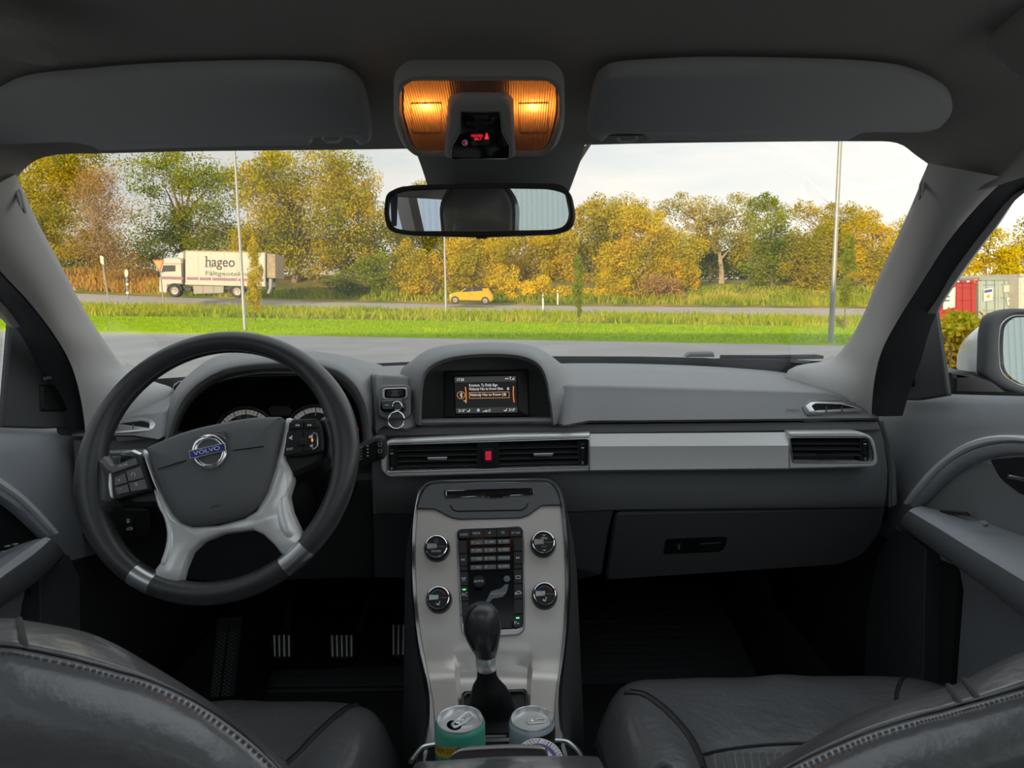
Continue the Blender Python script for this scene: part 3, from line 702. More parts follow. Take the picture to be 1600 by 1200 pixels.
def wheel(parent, px, py, rpx, S, w=.3, spokes=0, hubm='hub', lift=0.0, far=None):
    c = S(px, py); r = (S(px + rpx, py) - S(px - rpx, py)).length / 2
    c = c + Vector((0, -lift, 0))
    t = mesh('wheel', *g_lathe([(r * .60, .0), (r * .93, -.01), (r, .05), (r, w), (r * .6, w)], c, (0, 1, 0), 24), MT['tyre'], parent)
    mb = MB(); mb.add(*g_lathe([(0, .04), (r * .2, .03), (r * .28, .07), (r * .5, .06), (r * .56, .0), (r * .62, .0), (r * .62, w * .9)], c, (0, 1, 0), 24))
    mb.build('hub', MT[hubm], t)
    if spokes:
        sb = MB()
        for k in range(spokes):
            a = 2 * math.pi * k / spokes + .3; u = Vector((math.cos(a), 0, math.sin(a)))
            sb.add(*g_box(c + u * r * .36 + Vector((0, .0, 0)), (r * .5, .04, r * .13), Matrix.Rotation(-a, 3, 'Y')))
        tag(sb.build('spokes', MT['hub'], t, smooth=False))
for x, y in ((272.3, 454.3), (370, 455.5)):
    wheel(tr, x, y, 10.0, ST, .5)
    slab('wheel_arch', [(x + 12.0 * math.cos(math.pi * k / 10), y - 12.0 * math.sin(math.pi * k / 10)) for k in range(11)] + [(x - 10.4 * math.cos(math.pi * k / 10), y - 10.4 * math.sin(math.pi * k / 10)) for k in range(11)], ST, .5, MT['trk_dark'], tr, bev=.01, lift=.0)
slab('front_bumper', rpoly([(247.5, 447), (262, 447), (261, 457.5), (249, 457)], 1.5), ST, 2.4, MT['trk_white'], tr, bev=.06, lift=.01)
slab('tail_lift', rpoly([(417, 396.5), (430, 397.5), (430.5, 435), (417, 434)], .5), PY(YT + .15), 2.3, MT['bark_l'], tr, bev=.02, smooth=False)
slab('tail_gap', [(414.5, 396), (417, 396.5), (417, 440), (414.5, 440)], PY(YT + .2), 2.2, MT['trk_dark'], tr, bev=.01, smooth=False)
slab('lift_arm', [(419, 435), (425, 435), (424, 450), (420, 459), (417, 459), (419, 449)], PY(YT + .4), .3, MT['trk_grey'], tr, bev=.02, smooth=False)

# ================================================================== yellow hatchback
MT['car_yel'] = M_('yellow paint', (.62, .34, .0), .3, spec=.5, coat=.4)
YC = 64.0; SC_ = PY(YC)
cr = thing('hatchback_car', P(736, 474, YC), 'small yellow hatchback with a dark roof driving on the road', 'car')
slab('body', rpoly([(701.5, 460.5, 3), (710, 457, 3), (722, 455.5, 2), (757, 453, 2), (766, 454.5, 3), (770.5, 462, 2), (770.8, 468, 2), (767, 471.5, 1.5), (704, 470.5, 1.5), (701.5, 467, 1.5)], 1), SC_, 1.75, MT['car_yel'], cr, bev=.14)
slab('cabin', rpoly([(718, 456.5, 1), (727, 450, 2), (738, 448.3, 3), (754, 448, 3), (762, 450, 2), (768.5, 459, 2), (757, 458), (722, 458.5)], 1), SC_, 1.5, MT['car_yel'], cr, bev=.16, lift=-.12)
slab('roof', rpoly([(727, 450.4, 1), (738, 448.2, 3), (755, 447.8, 3), (760.5, 449.2, 1), (754, 450.6, 1), (738, 450.6, 1)], .8), SC_, 1.35, M_('dark roof', (.055, .04, .035), .35), cr, bev=.06, lift=-.06)
slab('side_window', rpoly([(721, 456, .5), (728, 451.2, 1), (737, 450.4, .6), (737, 456, .5)], .4), SC_, .04, MT['vwin'], cr, bev=.01, lift=-.08)
slab('side_window', rpoly([(738, 450.3, .6), (752, 450.3, .8), (755.5, 454.6, .6), (738, 456, .5)], .4), SC_, .04, MT['vwin'], cr, bev=.01, lift=-.08)
slab('tail_light', rpoly([(764, 455), (767, 456), (769, 461), (767, 460)], .6), SC_, .3, M_('tail light', (.75, .18, .10), .3), cr, bev=.01, lift=.02)
slab('sill', rpoly([(717, 469.5), (752, 470), (752, 472), (717, 471.5)], .5), SC_, 1.6, MT['trk_dark'], cr, bev=.02, lift=.01)
slab('door_seam', [(733, 457), (733.5, 457), (733.2, 469), (732.7, 469)], SC_, .02, MT['bark'], cr, bev=0, lift=.004, smooth=False)
slab('door_handle', [(735, 459.5), (738.5, 459.3), (738.5, 460.2), (735, 460.4)], SC_, .02, MT['bark'], cr, bev=0, lift=.02, smooth=False)
slab('head_light', rpoly([(702, 461), (705.5, 460), (705, 462.5), (702, 463)], .5), SC_, .3, MT['whitep'], cr, bev=.01, lift=.02)
for x, y in ((711, 468.8), (758, 469.8)): wheel(cr, x, y, 6.3, SC_, .25, 5, lift=.03)

# ================================================================== the hall behind the car (seen in the mirrors; shades the car park)
MT['clad_b'] = M_('pale blue cladding', (.72, .80, .90), .5, spec=.4)
MT['clad_t'] = M_('pale green cladding', (.78, .88, .87), .5, spec=.4)
MT['clad_d'] = M_('blue trim cladding', (.03, .14, .34), .5)
hall = thing('warehouse', (-13, -26, 0), 'corrugated pale blue warehouse reflected in the rear view mirror', 'building')
def corr(name, x0, x1, y, z0, z1, mat, per=.2, dep=.05):
    xs = []; x = x0
    while x < x1:
        xs += [(x, 0), (x + per * .38, 0), (x + per * .5, dep), (x + per * .88, dep)]; x += per
    rows = [[(a, y + d, z) for a, d in xs] for z in (z0, z1)]
    v, f = g_loft(rows); return mesh(name, v, f, mat, hall, smooth=False)
corr('cladding', -40, -7.9, -26, 0.3, 11.0, MT['clad_b'], .26, .06)
corr('cladding', -7.3, 14, -26, 0.3, 11.0, MT['clad_t'], .2, .05)
mesh('corner_trim', *g_box((-7.6, -26, 5.65), (.6, .16, 10.7)), MT['clad_d'], hall, smooth=False)
mesh('plinth', *g_box((-13, -26.1, .15), (54, .3, .3)), MT['asphalt'], hall, smooth=False)
mesh('roof', *g_box((-13, -36, 11.1), (54.4, 20.6, .25)), MT['clad_d'], hall, smooth=False)
# ================================================================== CAR SHELL
XC = -0.037                                     # the car's centre line
def lerp(a, b, t): return a + (b - a) * t
def lp2(a, b, t): return tuple(x + (y - x) * t for x, y in zip(a, b))
# ---- headliner
hdr = [(-420, 330, .62), (-250, 330, .68), (-60, 318, .79), (0, 282, .83), (38, 246, .845), (80, 233, .85), (160, 231, .865), (300, 228, .885), (500, 226, .90), (766, 222, .91), (1000, 216, .90), (1200, 213, .885), (1350, 212, .865), (1410, 214.5, .85), (1442, 235, .845), (1478, 260, .835), (1520, 286, .82), (1552, 287, .80), (1640, 262, .77), (1800, 250, .68), (1980, 250, .62)]
r0 = [P(*q) for q in hdr]
def zroof(x): a = max(0.0, abs(x - XC) - .40); return 1.482 - .85 * a * a
rows = []
rows.append([q + Vector((0, .012, -.004)) for q in r0]); rows.append(r0)
for Yk, bl in ((.74, .45), (.60, .85), (.42, 1), (.2, 1), (-.36, 1), (-1.0, 1), (-1.75, 1)):
    rr = []
    for i, q in enumerate(r0):
        x = q.x if abs(q.x - XC) < .5 else XC + math.copysign(min(.66, abs(q.x - XC) + .02 * bl), q.x)
        if i in (0, 20): x = XC + math.copysign(.70, q.x)
        if i in (1, 19): x = XC + math.copysign(.665, q.x)
        z = lerp(q.z, zroof(x), bl); y = min(q.y - .015, Yk) if Yk > .5 else Yk
        rr.append(Vector((x, y, z)))
    rows.append(rr)
rows = [[Vector(q) for q in cat(r_, 4)] for r_ in rows]
v, f = g_loft(rows)
SUNX, SUNY0, SUNY1 = .43, -.36, .42                    # glass sunroof above the front seats, behind the top of the picture
f = [q for q in f if not (abs(sum(v[i].x for i in q) / 4 - XC) < SUNX - .01 and SUNY0 < sum(v[i].y for i in q) / 4 < SUNY1)]
ceil_ = tag(mesh('ceiling', v, f, MT['headliner'], sharp=0), kind='structure')
mesh('grab_cap', *g_lathe([(0, -.006), (.026, -.005), (.031, 0), (.031, .008)], Plane((0, 0, 1.474), (0, .05, 1))(32, 70), (.1, .1, 1), 28), MT['headliner'], ceil_)
roof = MB(); roof.add(*g_box((XC, .61, 1.565), (1.36, .38, .02))); roof.add(*g_box((XC, -1.03, 1.565), (1.36, 1.34, .02)))
for s_ in (-1, 1): roof.add(*g_box((XC + s_ * .56, .03, 1.565), (.24, .80, .02)))
roof.add(*g_box((XC, .80, 1.50), (1.26, .14, .02)))
tag(roof.build('roof', M_('white body paint', (.62, .64, .66), .25, coat=.5), smooth=False), kind='structure')
tag(mesh('window_5', [(XC - .45, -.37, 1.57), (XC + .45, -.37, 1.57), (XC + .45, .43, 1.57), (XC - .45, .43, 1.57)], [(0, 1, 2, 3)], MT['sglass'], smooth=False), kind='structure')
sfm = MB()
for s_ in (-1, 1): sfm.add(*g_box((XC + s_ * .445, .03, 1.525), (.012, .80, .09)))
for y_ in (-.365, .425): sfm.add(*g_box((XC, y_, 1.525), (.90, .012, .09)))
tag(sfm.build('trim_8', MT['headliner'], smooth=False), kind='structure')
MT['body'] = bpy.data.materials['white body paint']
# ---- windscreen
wb = [(130, 655, 1.31), (200, 580, 1.43), (300, 580, 1.47), (450, 575, 1.60), (620, 573, 1.66), (800, 571, 1.68), (980, 571, 1.65), (1100, 572, 1.60), (1220, 574, 1.48), (1300, 562, 1.45), (1360, 625, 1.31)]
wt = [(-40, 300, .87), (32, 240, .915), (160, 224, .89), (350, 221, .91), (560, 218, .93), (766, 215, .94), (980, 212, .93), (1180, 209, .91), (1340, 207, .89), (1448, 228, .915), (1530, 280, .875)]
rb = [P(*q) + Vector((0, .02, -.03)) for q in wb]; rt_ = [P(*q) + Vector((0, .01, .012)) for q in wt]
n_mid = 6
v, f = g_loft([[a.lerp(b, k / n_mid) + Vector((0, .05, .03)) * math.sin(math.pi * k / n_mid) * (1 - abs(i - 5) / 5.5) for i, (a, b) in enumerate(zip(rb, rt_))] for k in range(n_mid + 1)])
ws = tag(mesh('window_1', v, f, MT['glass'], sharp=0), kind='structure')
# frit band / black cowl seal at the foot of the glass
cb = [(190, 596, 1.40), (245, 592, 1.46), (300, 588, 1.52), (450, 574, 1.62), (625, 566, 1.67), (766, 560, 1.69), (860, 556.5, 1.68), (1000, 557, 1.65), (1100, 559, 1.60), (1200, 565, 1.51), (1265, 571, 1.43), (1310, 566, 1.37)]
v, f = g_loft([[P(*q) for q in cb], [P(q[0], q[1] + 22, q[2] - .01) for q in cb], [P(q[0], q[1] + 40, q[2] - .02) for q in cb]])
mesh('cowl_seal', v, f, MT['rubber'], ws)
# ---- windscreen pillars
def pillar(name, st, bulge, mat, nseg=8):
    rows = []
    for (a, b, Ya, Yb) in st:
        rr = [P(a[0] + (a[0] - b[0]) * -.02, a[1], Ya + .05)]
        for k in range(nseg + 1):
            t = k / nseg; q = lp2(a, b, t); s = math.sin(math.pi * min(1, t * .92 + .04)) ** .8
            rr.append(P(q[0], q[1], lerp(Ya, Yb, t) - bulge * s))
        rr.append(P(b[0], b[1], Yb + .06)); rows.append(rr)
    rows = [list(r) for r in zip(*[[Vector(q) for q in cat(c, 4)] for c in zip(*rows)])]
    v, f = g_loft(rows); return tag(mesh(name, v, f, mat, sharp=50), kind='structure')
pl_st = [((25, 272), (-95, 335), .845, .79), ((58, 345), (-30, 392), .93, .87), ((93, 410), (12, 436), 1.02, .94), ((130, 480), (50, 477), 1.13, 1.01), ((165, 535), (88, 528), 1.23, 1.08), ((198, 577), (112, 572), 1.33, 1.14), ((240, 596), (126, 622), 1.38, 1.18), ((272, 610), (133, 672), 1.40, 1.20), ((275, 650), (135, 720), 1.40, 1.20)]
pr_st = [((1450, 255), (1572, 278), .845, .80), ((1428, 312), (1524, 326), .92, .86), ((1400, 375), (1481, 378), 1.01, .92), ((1370, 440), (1441, 440), 1.11, .99), ((1346, 498), (1405, 497), 1.21, 1.06), ((1322, 538), (1379, 545), 1.31, 1.12), ((1296, 562), (1367, 590), 1.37, 1.17), ((1232, 578), (1362, 640), 1.40, 1.20), ((1225, 630), (1362, 700), 1.40, 1.21)]
p1_ = pillar('trim_1', pl_st, .028, MT['pillar']); p2_ = pillar('trim_2', pr_st, .028, MT['pillar'])
MT['plug'] = M_('plug edge', (.24, .235, .24), .7)
# little lozenge plugs on the pillars
for par, pts, Y in ((p2_, [(1449, 263, 1), (1450, 285, 2), (1439, 310, 1), (1436, 313, 1), (1438, 288, 2)], .872), (p1_, [(24, 285, 1), (31, 300, 2), (39, 330, 1), (38, 334, 1), (26, 314, 2)], .855)):
    slab('plug', rpoly(pts, 1.5), PY(Y), .004, MT['plug'], par, bev=.001, lift=.001)
    c = (sum(p[0] for p in pts) / 5, sum(p[1] for p in pts) / 5)
    slab('plug_face', rpoly([(c[0] + (p[0] - c[0]) * .68, c[1] + (p[1] - c[1]) * .72) for p in pts], 1), PY(Y), .003, MT['pillar'], par, bev=.001, lift=.0035)
# dark door seals beside the pillars, and window frames
def strip(name, a, b, mat, kind='structure', parent=None, thick=.02, back_off=.0):
    """a, b: lists of (px, py, Y)"""
    ra = [P(q[0], q[1], q[2] + back_off) for q in cat(a, 4)]; rb2 = [P(q[0], q[1], q[2] + back_off) for q in cat(b, 4)]
    mid = [(p + q) / 2 + Vector((0, -.004, 0)) for p, q in zip(ra, rb2)]
    back = [q + Vector((0, thick, 0)) for q in rb2]; fr = [q + Vector((0, thick, 0)) for q in ra]
    v, f = g_loft([fr, ra, mid, rb2, back]); return tag(mesh(name, v, f, mat, parent, sharp=50), kind=kind)
strip('trim_3', [(1700, 180, .72), (1640, 232, .76), (1572, 281, .81), (1524, 328, .87), (1481, 380, .93), (1441, 442, 1.0), (1405, 500, 1.07), (1379, 548, 1.13), (1367, 592, 1.18), (1362, 650, 1.2)],
      [(1760, 205, .72), (1700, 262, .76), (1602, 300, .83), (1552, 360, .89), (1510, 415, .95), (1478, 462, 1.01), (1455, 510, 1.06), (1440, 560, 1.11), (1425, 600, 1.15), (1410, 650, 1.18)], MT['seal'], back_off=.02)
strip('trim_4', [(-150, 262, .74), (-98, 338, .80), (-32, 395, .88), (10, 439, .95), (48, 480, 1.02), (86, 531, 1.09), (110, 575, 1.15), (124, 625, 1.19), (130, 680, 1.2)],
      [(-200, 300, .74), (-150, 350, .80), (-95, 398, .88), (-45, 440, .95), (-8, 475, 1.0), (30, 520, 1.07), (60, 575, 1.12), (80, 625, 1.16), (90, 680, 1.18)], MT['seal'], back_off=.02)
MT['frame'] = M_('window frame', (.035, .036, .038), .5)
strip('trim_5', [(1760, 205, .725), (1700, 262, .765), (1602, 300, .835), (1552, 360, .895), (1510, 415, .955), (1478, 462, 1.015), (1462, 490, 1.04)],
      [(1790, 190, .725), (1725, 245, .765), (1612, 280, .845), (1562, 345, .905), (1520, 402, .965), (1482, 458, 1.025), (1468, 482, 1.04)], MT['pillar'])
strip('trim_6', [(-200, 300, .745), (-150, 350, .805), (-95, 398, .885), (-45, 440, .955), (-8, 475, 1.005), (20, 512, 1.06)],
      [(-240, 310, .745), (-190, 365, .805), (-120, 420, .885), (-60, 455, .955), (-22, 478, 1.005), (10, 506, 1.06)], MT['pillar'])
# ---- doors
MT['corner'] = M_('corner panel plastic', (.075, .078, .084), .55, spec=.4)
XR, XL = .70, -.775
PR = Plane((XR, 0, 0), (-1, 0, 0)); PLf = Plane((XL, 0, 0), (1, 0, 0))
def xplane(x): return Plane((x, 0, 0), (-1 if x > 0 else 1, 0, 0))
zR = PR(1540, 617).z; zL = PLf(60, 664).z
def door(name, x, zb, sgn, y_ref, slope_):
    # the belt line falls slightly towards the front
    Z = (lambda y: zb + slope_ * max(-.55, y - y_ref))
    YS = (-.25, .2, .5, .75, .95, 1.15, 1.36)
    prof = ((.026, -.004), (.022, .002), (.004, -.012), (-.006, -.05), (0, -.20), (.03, -.32))
    rows = [[Vector((x + sgn * a, y, Z(y) + b)) for y in YS] for a, b in prof] + [[Vector((x + sgn * a, y, b)) for y in YS] for a, b in ((.03, .42), (.08, .40))]
    v, f = g_loft(rows)
    d = tag(mesh(name, v, f, MT['door'], sharp=60), kind='structure')
    o = MB(); o.add(*g_box((x + sgn * .11, .5, (zb + .23) / 2), (.06, 1.7, zb - .47))); o.build('outer_skin', MT['body'], d, smooth=False)
    return d
qa, qb = PR(1488, 618), PR(1600, 619); qc, qd = PLf(0, 662), PLf(112, 668)
dR = door('door_2', XR, qa.z, 1, qa.y, (qb.z - qa.z) / (qb.y - qa.y)); dL = door('door_1', XL, qd.z, -1, qd.y, (qc.z - qd.z) / (qc.y - qd.y))
def band(name, a, b, x, mat, par, lift=.0, thick=.02, rnd=.006):
    s = -1 if x > 0 else 1
    A = [xplane(x)(*q) for q in cat(a, 4)]; B = [xplane(x)(*q) for q in cat(b, 4)]
    m1 = [p.lerp(q, .3) + Vector((s * (lift + rnd), 0, 0)) for p, q in zip(A, B)]; m2 = [p.lerp(q, .75) + Vector((s * (lift + rnd * .9), 0, 0)) for p, q in zip(A, B)]
    A1 = [p + Vector((s * lift, 0, 0)) for p in A]; B1 = [p + Vector((s * lift, 0, 0)) for p in B]
    A0 = [p - Vector((s * thick, 0, 0)) for p in A]; B0 = [p - Vector((s * thick, 0, 0)) for p in B]
    v, f = g_loft([A0, A1, m1, m2, B1, B0]); f.append(tuple(k * len(A) for k in range(6))); f.append(tuple((k + 1) * len(A) - 1 for k in range(6)))
    return mesh(name, v, f, mat, par, sharp=50)
# right door details
arch = [(1425, 785), (1440, 763), (1467, 732), (1501, 704), (1533, 688), (1565, 680.5), (1600, 680), (1650, 686), (1720, 704)]
arch2 = [(1433, 788.5), (1454, 762), (1488, 727), (1525, 704), (1556, 694), (1580, 690.5), (1606, 690), (1654, 696), (1722, 716)]
arch3 = [(1446, 794), (1470, 767), (1507, 735), (1540, 719), (1570, 712), (1590, 710), (1612, 710), (1658, 716), (1724, 738)]
band('arch_trim', arch, arch2, XR, MT['trim_paint'], dR, .012)
band('arch_pad', arch2, arch3, XR, MT['door'], dR, .010)
slab('door_pocket', rpoly([(1447, 794)] + arch3[1:] + [(1760, 900), (1600, 850), (1520, 812)], 2), PR, .02, MT['dash_low'], dR, lift=.004)
slab('handle_bowl', rpoly([(1553, 718, 4), (1570, 749, 10), (1600, 772, 8), (1680, 790), (1680, 722), (1600, 714)], 4), PR, .02, MT['black'], dR, lift=.007)
slab('door_handle', rpoly([(1571, 742, 2), (1600, 747, 2), (1660, 760), (1662, 772), (1600, 754, 2), (1577, 748, 2)], 2), xplane(XR - .02), .012, MT['chrome'], dR, bev=.004)
def armrest(par, rows_px, mat, name='armrest'):
    rows = [[xplane(x)(*q) for q in cat(p, 5)] for p, x in rows_px]
    v, f = g_loft(rows); n = len(rows[0]); f.append(tuple(k * n for k in range(len(rows)))); f.append(tuple((k + 1) * n - 1 for k in range(len(rows))))
    return mesh(name, v, f, mat, par, sharp=45)
ar = [([(1440, 790), (1480, 799), (1530, 813), (1600, 838), (1760, 890), (2050, 985)], XR - .005),
      ([(1434, 792), (1475, 808), (1522, 830), (1600, 868), (1760, 945), (2050, 1080)], XR - .045),
      ([(1426, 794), (1468, 814), (1520, 845), (1600, 892), (1760, 988), (2050, 1165)], XR - .075),
      ([(1420, 798), (1464, 824), (1518, 858), (1600, 908), (1760, 1008), (2050, 1190)], XR - .084),
      ([(1412, 806), (1459, 838), (1524, 882), (1600, 930), (1760, 1035), (2050, 1220)], XR - .078),
      ([(1405, 817), (1454, 853), (1533, 909), (1600, 957), (1760, 1066), (2050, 1265)], XR - .05),
      ([(1405, 820), (1456, 858), (1535, 915), (1600, 965), (1760, 1075), (2050, 1275)], XR - .0)]
am = armrest(dR, ar, MT['door'])
slab('switch_plate', rpoly([(1466, 796), (1505, 800), (1512, 806), (1470, 803)], 1.5), xplane(XR - .022), .006, MT['black'], dR, bev=.001)
slab('switch', rpoly([(1527, 815), (1532, 813), (1540, 819), (1536, 824)], 1), xplane(XR - .04), .006, MT['grey_ink'], dR, bev=.001)
slab('lower_panel', rpoly([(1402, 822, 4), (1452, 857, 2), (1449, 960), (1447, 1200), (1352, 1200), (1358, 960), (1376, 870)], 3), PR, .03, MT['corner'], dR, lift=.006)
# left door details
la = [(-90, 706), (-40, 728), (0, 755), (21, 771), (43, 792), (61, 811), (78, 831)]
la2 = [(-90, 724), (-40, 746), (0, 771), (19, 785), (40, 805), (54, 820), (69, 836)]
la3 = [(-90, 742), (-40, 764), (0, 789), (16, 802), (36, 820), (48, 832), (57, 841)]
band('arch_trim', la, la2, XL, MT['trim_paint'], dL, .012); band('arch_pad', la2, la3, XL, MT['door'], dL, .010)
slab('door_pocket', rpoly([(56, 842)] + la3[::-1][1:] + [(-160, 800), (-160, 920), (0, 860), (45, 848)], 2), PLf, .02, MT['matte'], dL, lift=.004)
al = [([(57, 842), (30, 851), (0, 864), (-80, 900), (-250, 985)], XL + .005), ([(64, 842), (35, 860), (0, 880), (-80, 930), (-250, 1050)], XL + .05),
      ([(72, 839), (42, 858), (0, 889), (-80, 952), (-250, 1100)], XL + .075), ([(80, 842), (50, 868), (0, 904), (-80, 970), (-250, 1125)], XL + .083),
      ([(90, 850), (58, 884), (0, 922), (-80, 985), (-250, 1150)], XL + .075), ([(101, 864), (57, 905), (0, 941), (-80, 1005), (-250, 1180)], XL + .05), ([(100, 868), (56, 910), (0, 950), (-80, 1015), (-250, 1190)], XL)]
armrest(dL, al, MT['door'])
slab('lower_panel', rpoly([(102, 866), (57, 906), (60, 1200), (122, 1200), (120, 900)], 3), PLf, .03, MT['corner'], dL, lift=.006)
for x, y in ((10, 853), (3, 862), (22, 850)): slab('switch', rpoly([(x, y), (x + 7, y - 1.5), (x + 8, y + .5), (x + 1, y + 2.5)], .6), xplane(XL + .03), .004, MT['grey_ink'], dL, bev=.0008)
# mirror-corner panels with tweeters, and the side glass
def tri(name, par, outline, x, spk, lipline):
    q = slab(name, rpoly(outline, 3), xplane(x), .008, MT['corner'], par, bev=.003, lift=.01)
    slab('speaker_surround', rpoly(spk, 5), xplane(x), .01, MT['seam'], par, bev=.002, lift=.0125)
    c = (sum(p[0] for p in spk) / len(spk), sum(p[1] for p in spk) / len(spk))
    slab('speaker_grille', rpoly([(c[0] + (p[0] - c[0]) * .95, c[1] + (p[1] - c[1]) * .95) for p in spk], 5), xplane(x), .01, MT['black'], par, bev=.002, lift=.0145)
    pts = [xplane(x)(*p) + Vector((-.016 if x > 0 else .016, 0, 0)) for p in cat(lipline, 4)]
    mesh('grille_lip', *g_tube(pts, .0028, 6), MT['door'], par)
tri('corner_panel', dR, [(1466, 466, 2), (1489, 618, 2), (1440, 626, 8), (1393, 623, 8), (1396, 585), (1425, 520)], XR, [(1397, 604, 4), (1407, 577, 8), (1436, 566, 3), (1439, 604, 3), (1412, 607)], [(1408, 572), (1424, 564), (1434, 559), (1438, 556)])
tri('corner_panel', dL, [(8, 498, 2), (-6, 668, 2), (60, 670, 8), (112, 668, 8), (105, 610), (70, 550)], XL, [(51, 601, 3), (83, 602, 8), (97, 635, 5), (97, 643, 4), (52, 643, 3)], [(54, 592), (64, 590), (76, 596)])
def pane(name, x, zb, pts):
    v = [xplane(x)(*p) for p in pts] + [Vector((x, -.2, zb + .40)), Vector((x, -.2, zb - .03))]
    return tag(mesh(name, v, [tuple(range(len(v)))], MT['sglass'], smooth=False), kind='structure')
pane('window_2', XR + .018, zR, [(1488, 622), (1467, 468), (1520, 398), (1570, 340), (1640, 270)])
pane('window_3', XL - .018, zL, [(-6, 668), (6, 505), (-40, 455), (-110, 410)])
strip('trim_7', [(1489, 613, 1.125), (1540, 614.5, 1.045), (1600, 616, .965), (1700, 619, .86)], [(1489, 616, 1.125), (1540, 617.5, 1.045), (1600, 619, .965), (1700, 622, .86)], MT['frame'])
# ---- floor, firewall, rear of the cabin (seen only in the mirror)
fl = MB(); fl.add(*g_box((XC, .2, .37), (1.62, 3.8, .04))); fl.add(*g_box((XC, 2.12, .64), (1.50, .04, .56))); fl.add(*g_box((XC, 1.98, .46), (1.62, .36, .03), Matrix.Rotation(.65, 3, 'X')))
fl.add(*g_box((.735, 1.6, .7), (.03, 1.0, .64))); fl.add(*g_box((-.80, 1.6, .7), (.03, 1.0, .64)))
tag(fl.build('floor', MT['carpet'], smooth=False), kind='structure')
rw = MB()
for s in (-1, 1):
    rw.add(*g_box((XC + s * .76, -.75, .70), (.06, 1.0, .72))); rw.add(*g_box((XC + s * .74, -1.45, .72), (.08, .6, .72)))
    rw.add(*g_box((XC + s * .70, -.30, 1.24), (.06, .14, .44), Matrix.Rotation(s * .18, 3, 'Y'))); rw.add(*g_box((XC + s * .71, -1.05, 1.24), (.05, .10, .44), Matrix.Rotation(s * .18, 3, 'Y')))
    rw.add(*g_box((XC + s * .68, -1.70, 1.24), (.08, .10, .46), Matrix.Rotation(s * .18, 3, 'Y')))
rw.add(*g_box((XC, -1.74, .70), (1.5, .06, .72)))
tag(rw.build('wall_rear', MT['headliner'], smooth=False), kind='structure')
tag(mesh('window_4', [(XC - .6, -1.74, 1.05), (XC + .6, -1.74, 1.05), (XC + .5, -1.70, 1.46), (XC - .5, -1.70, 1.46)], [(0, 1, 2, 3)], MT['sglass'], smooth=False), kind='structure')
bd = MB(); bd.add(*g_box((XC, 2.75, .78), (1.5, 1.15, .22))); bd.add(*g_box((XC, 1.95, .90), (1.5, .5, .05)))
tag(bd.build('wall_front', MT['body'], smooth=False), kind='structure')
rs = thing('rear_seat', (XC, -.62, .40), 'dark rear seat with a rounded headrest reflected in the mirror', 'seat')
mesh('bench', *g_rbox((XC, -.45, .56), (1.3, .5, .24), .05), MT['leather'], rs); mesh('backrest', *g_rbox((XC, -.74, .85), (1.3, .16, .62), .06, Matrix.Rotation(-.2, 3, 'X')), MT['leather'], rs)
for i, x in enumerate((-.40, .33)):
    hv = []
    for k, (yy, sc) in enumerate(((-.66, .80), (-.645, .96), (-.70, 1.0), (-.76, .92), (-.775, .75))):
        hv.append([Vector((x + px_ * .135 * sc, yy, 1.335 + pz * .11 * sc)) for px_, pz in rpoly([(-.86, -1, .3), (.86, -1, .3), (.92, .4, .6), (.55, 1, .5), (-.55, 1, .5), (-.92, .4, .6)], .3, 4)])
    v, f = g_loft(hv, cu=True, cap=True); h = mesh('headrest', v, f, MT['leather'], rs, sharp=70)
    pp = [q + Vector((0, .004, 0)) for q in hv[1]]; mesh('piping', *g_tube(pp, .005, 6, closed=True), MT['stitch'], h)
# ---- wiper outside
wp = thing('wiper', P(1180, 565, 1.72), 'black wiper arm and blade resting at the foot of the windscreen', 'wiper')
mesh('arm', *g_tube([P(985, 572, 1.74), P(1060, 567, 1.74), P(1140, 565, 1.73), P(1230, 566, 1.66), P(1290, 569, 1.58)], [.004, .008, .009, .008, .006], 8), MT['rubber'], wp)
mesh('blade', *g_tube([P(1125, 557.5, 1.74), P(1200, 558.5, 1.70), P(1270, 557.5, 1.62), P(1286, 558, 1.60)], [.005, .006, .006, .004], 6), MT['rubber'], wp)
slab('bracket', rpoly([(1071, 558), (1080, 550.5), (1115, 549.5), (1118, 558)], 2), PY(1.74), .03, MT['dash_low'], wp, bev=.004)
slab('end_cap', rpoly([(1268, 555), (1281, 554.5), (1288, 558), (1283, 561), (1268, 560)], 1), PY(1.61), .02, MT['rubber'], wp, bev=.003)

# ================================================================== ROOF FITTINGS
V1, V2 = P(300, 232, .80), P(300, 98, .655)
nv = (V2 - V1).cross(Vector((1, 0, 0)))
PV = Plane(V1, nv); PV2 = Plane(P(1150, 222, .80), nv)
vis_l = cat([(-40, 178), (0, 150), (37, 126), (100, 113.5), (225, 102), (400, 96.5), (500, 99), (540, 107), (562, 130), (575, 170), (581, 210), (577, 227), (566, 231), (556, 228), (551, 221), (520, 217), (492, 219), (487, 228), (478, 231), (380, 232), (250, 236), (165, 238.5), (150, 236), (138, 230), (110, 226), (60, 227.5), (0, 229), (-60, 225)], 3, True)
vis_r = cat([(942, 108), (960, 100), (1000, 96), (1105, 91.5), (1280, 94), (1380, 100), (1430, 111), (1465, 135), (1486, 160), (1488, 182), (1473, 201), (1440, 210), (1390, 210.5), (1352, 210.5), (1338, 216), (1322, 223), (1300, 224.5), (1150, 223.5), (1018, 222.5), (1010, 220), (1006, 214), (980, 212.5), (955, 214), (948, 221), (940, 225.5), (928, 221), (918, 207), (924, 165), (932, 125)], 3, True)
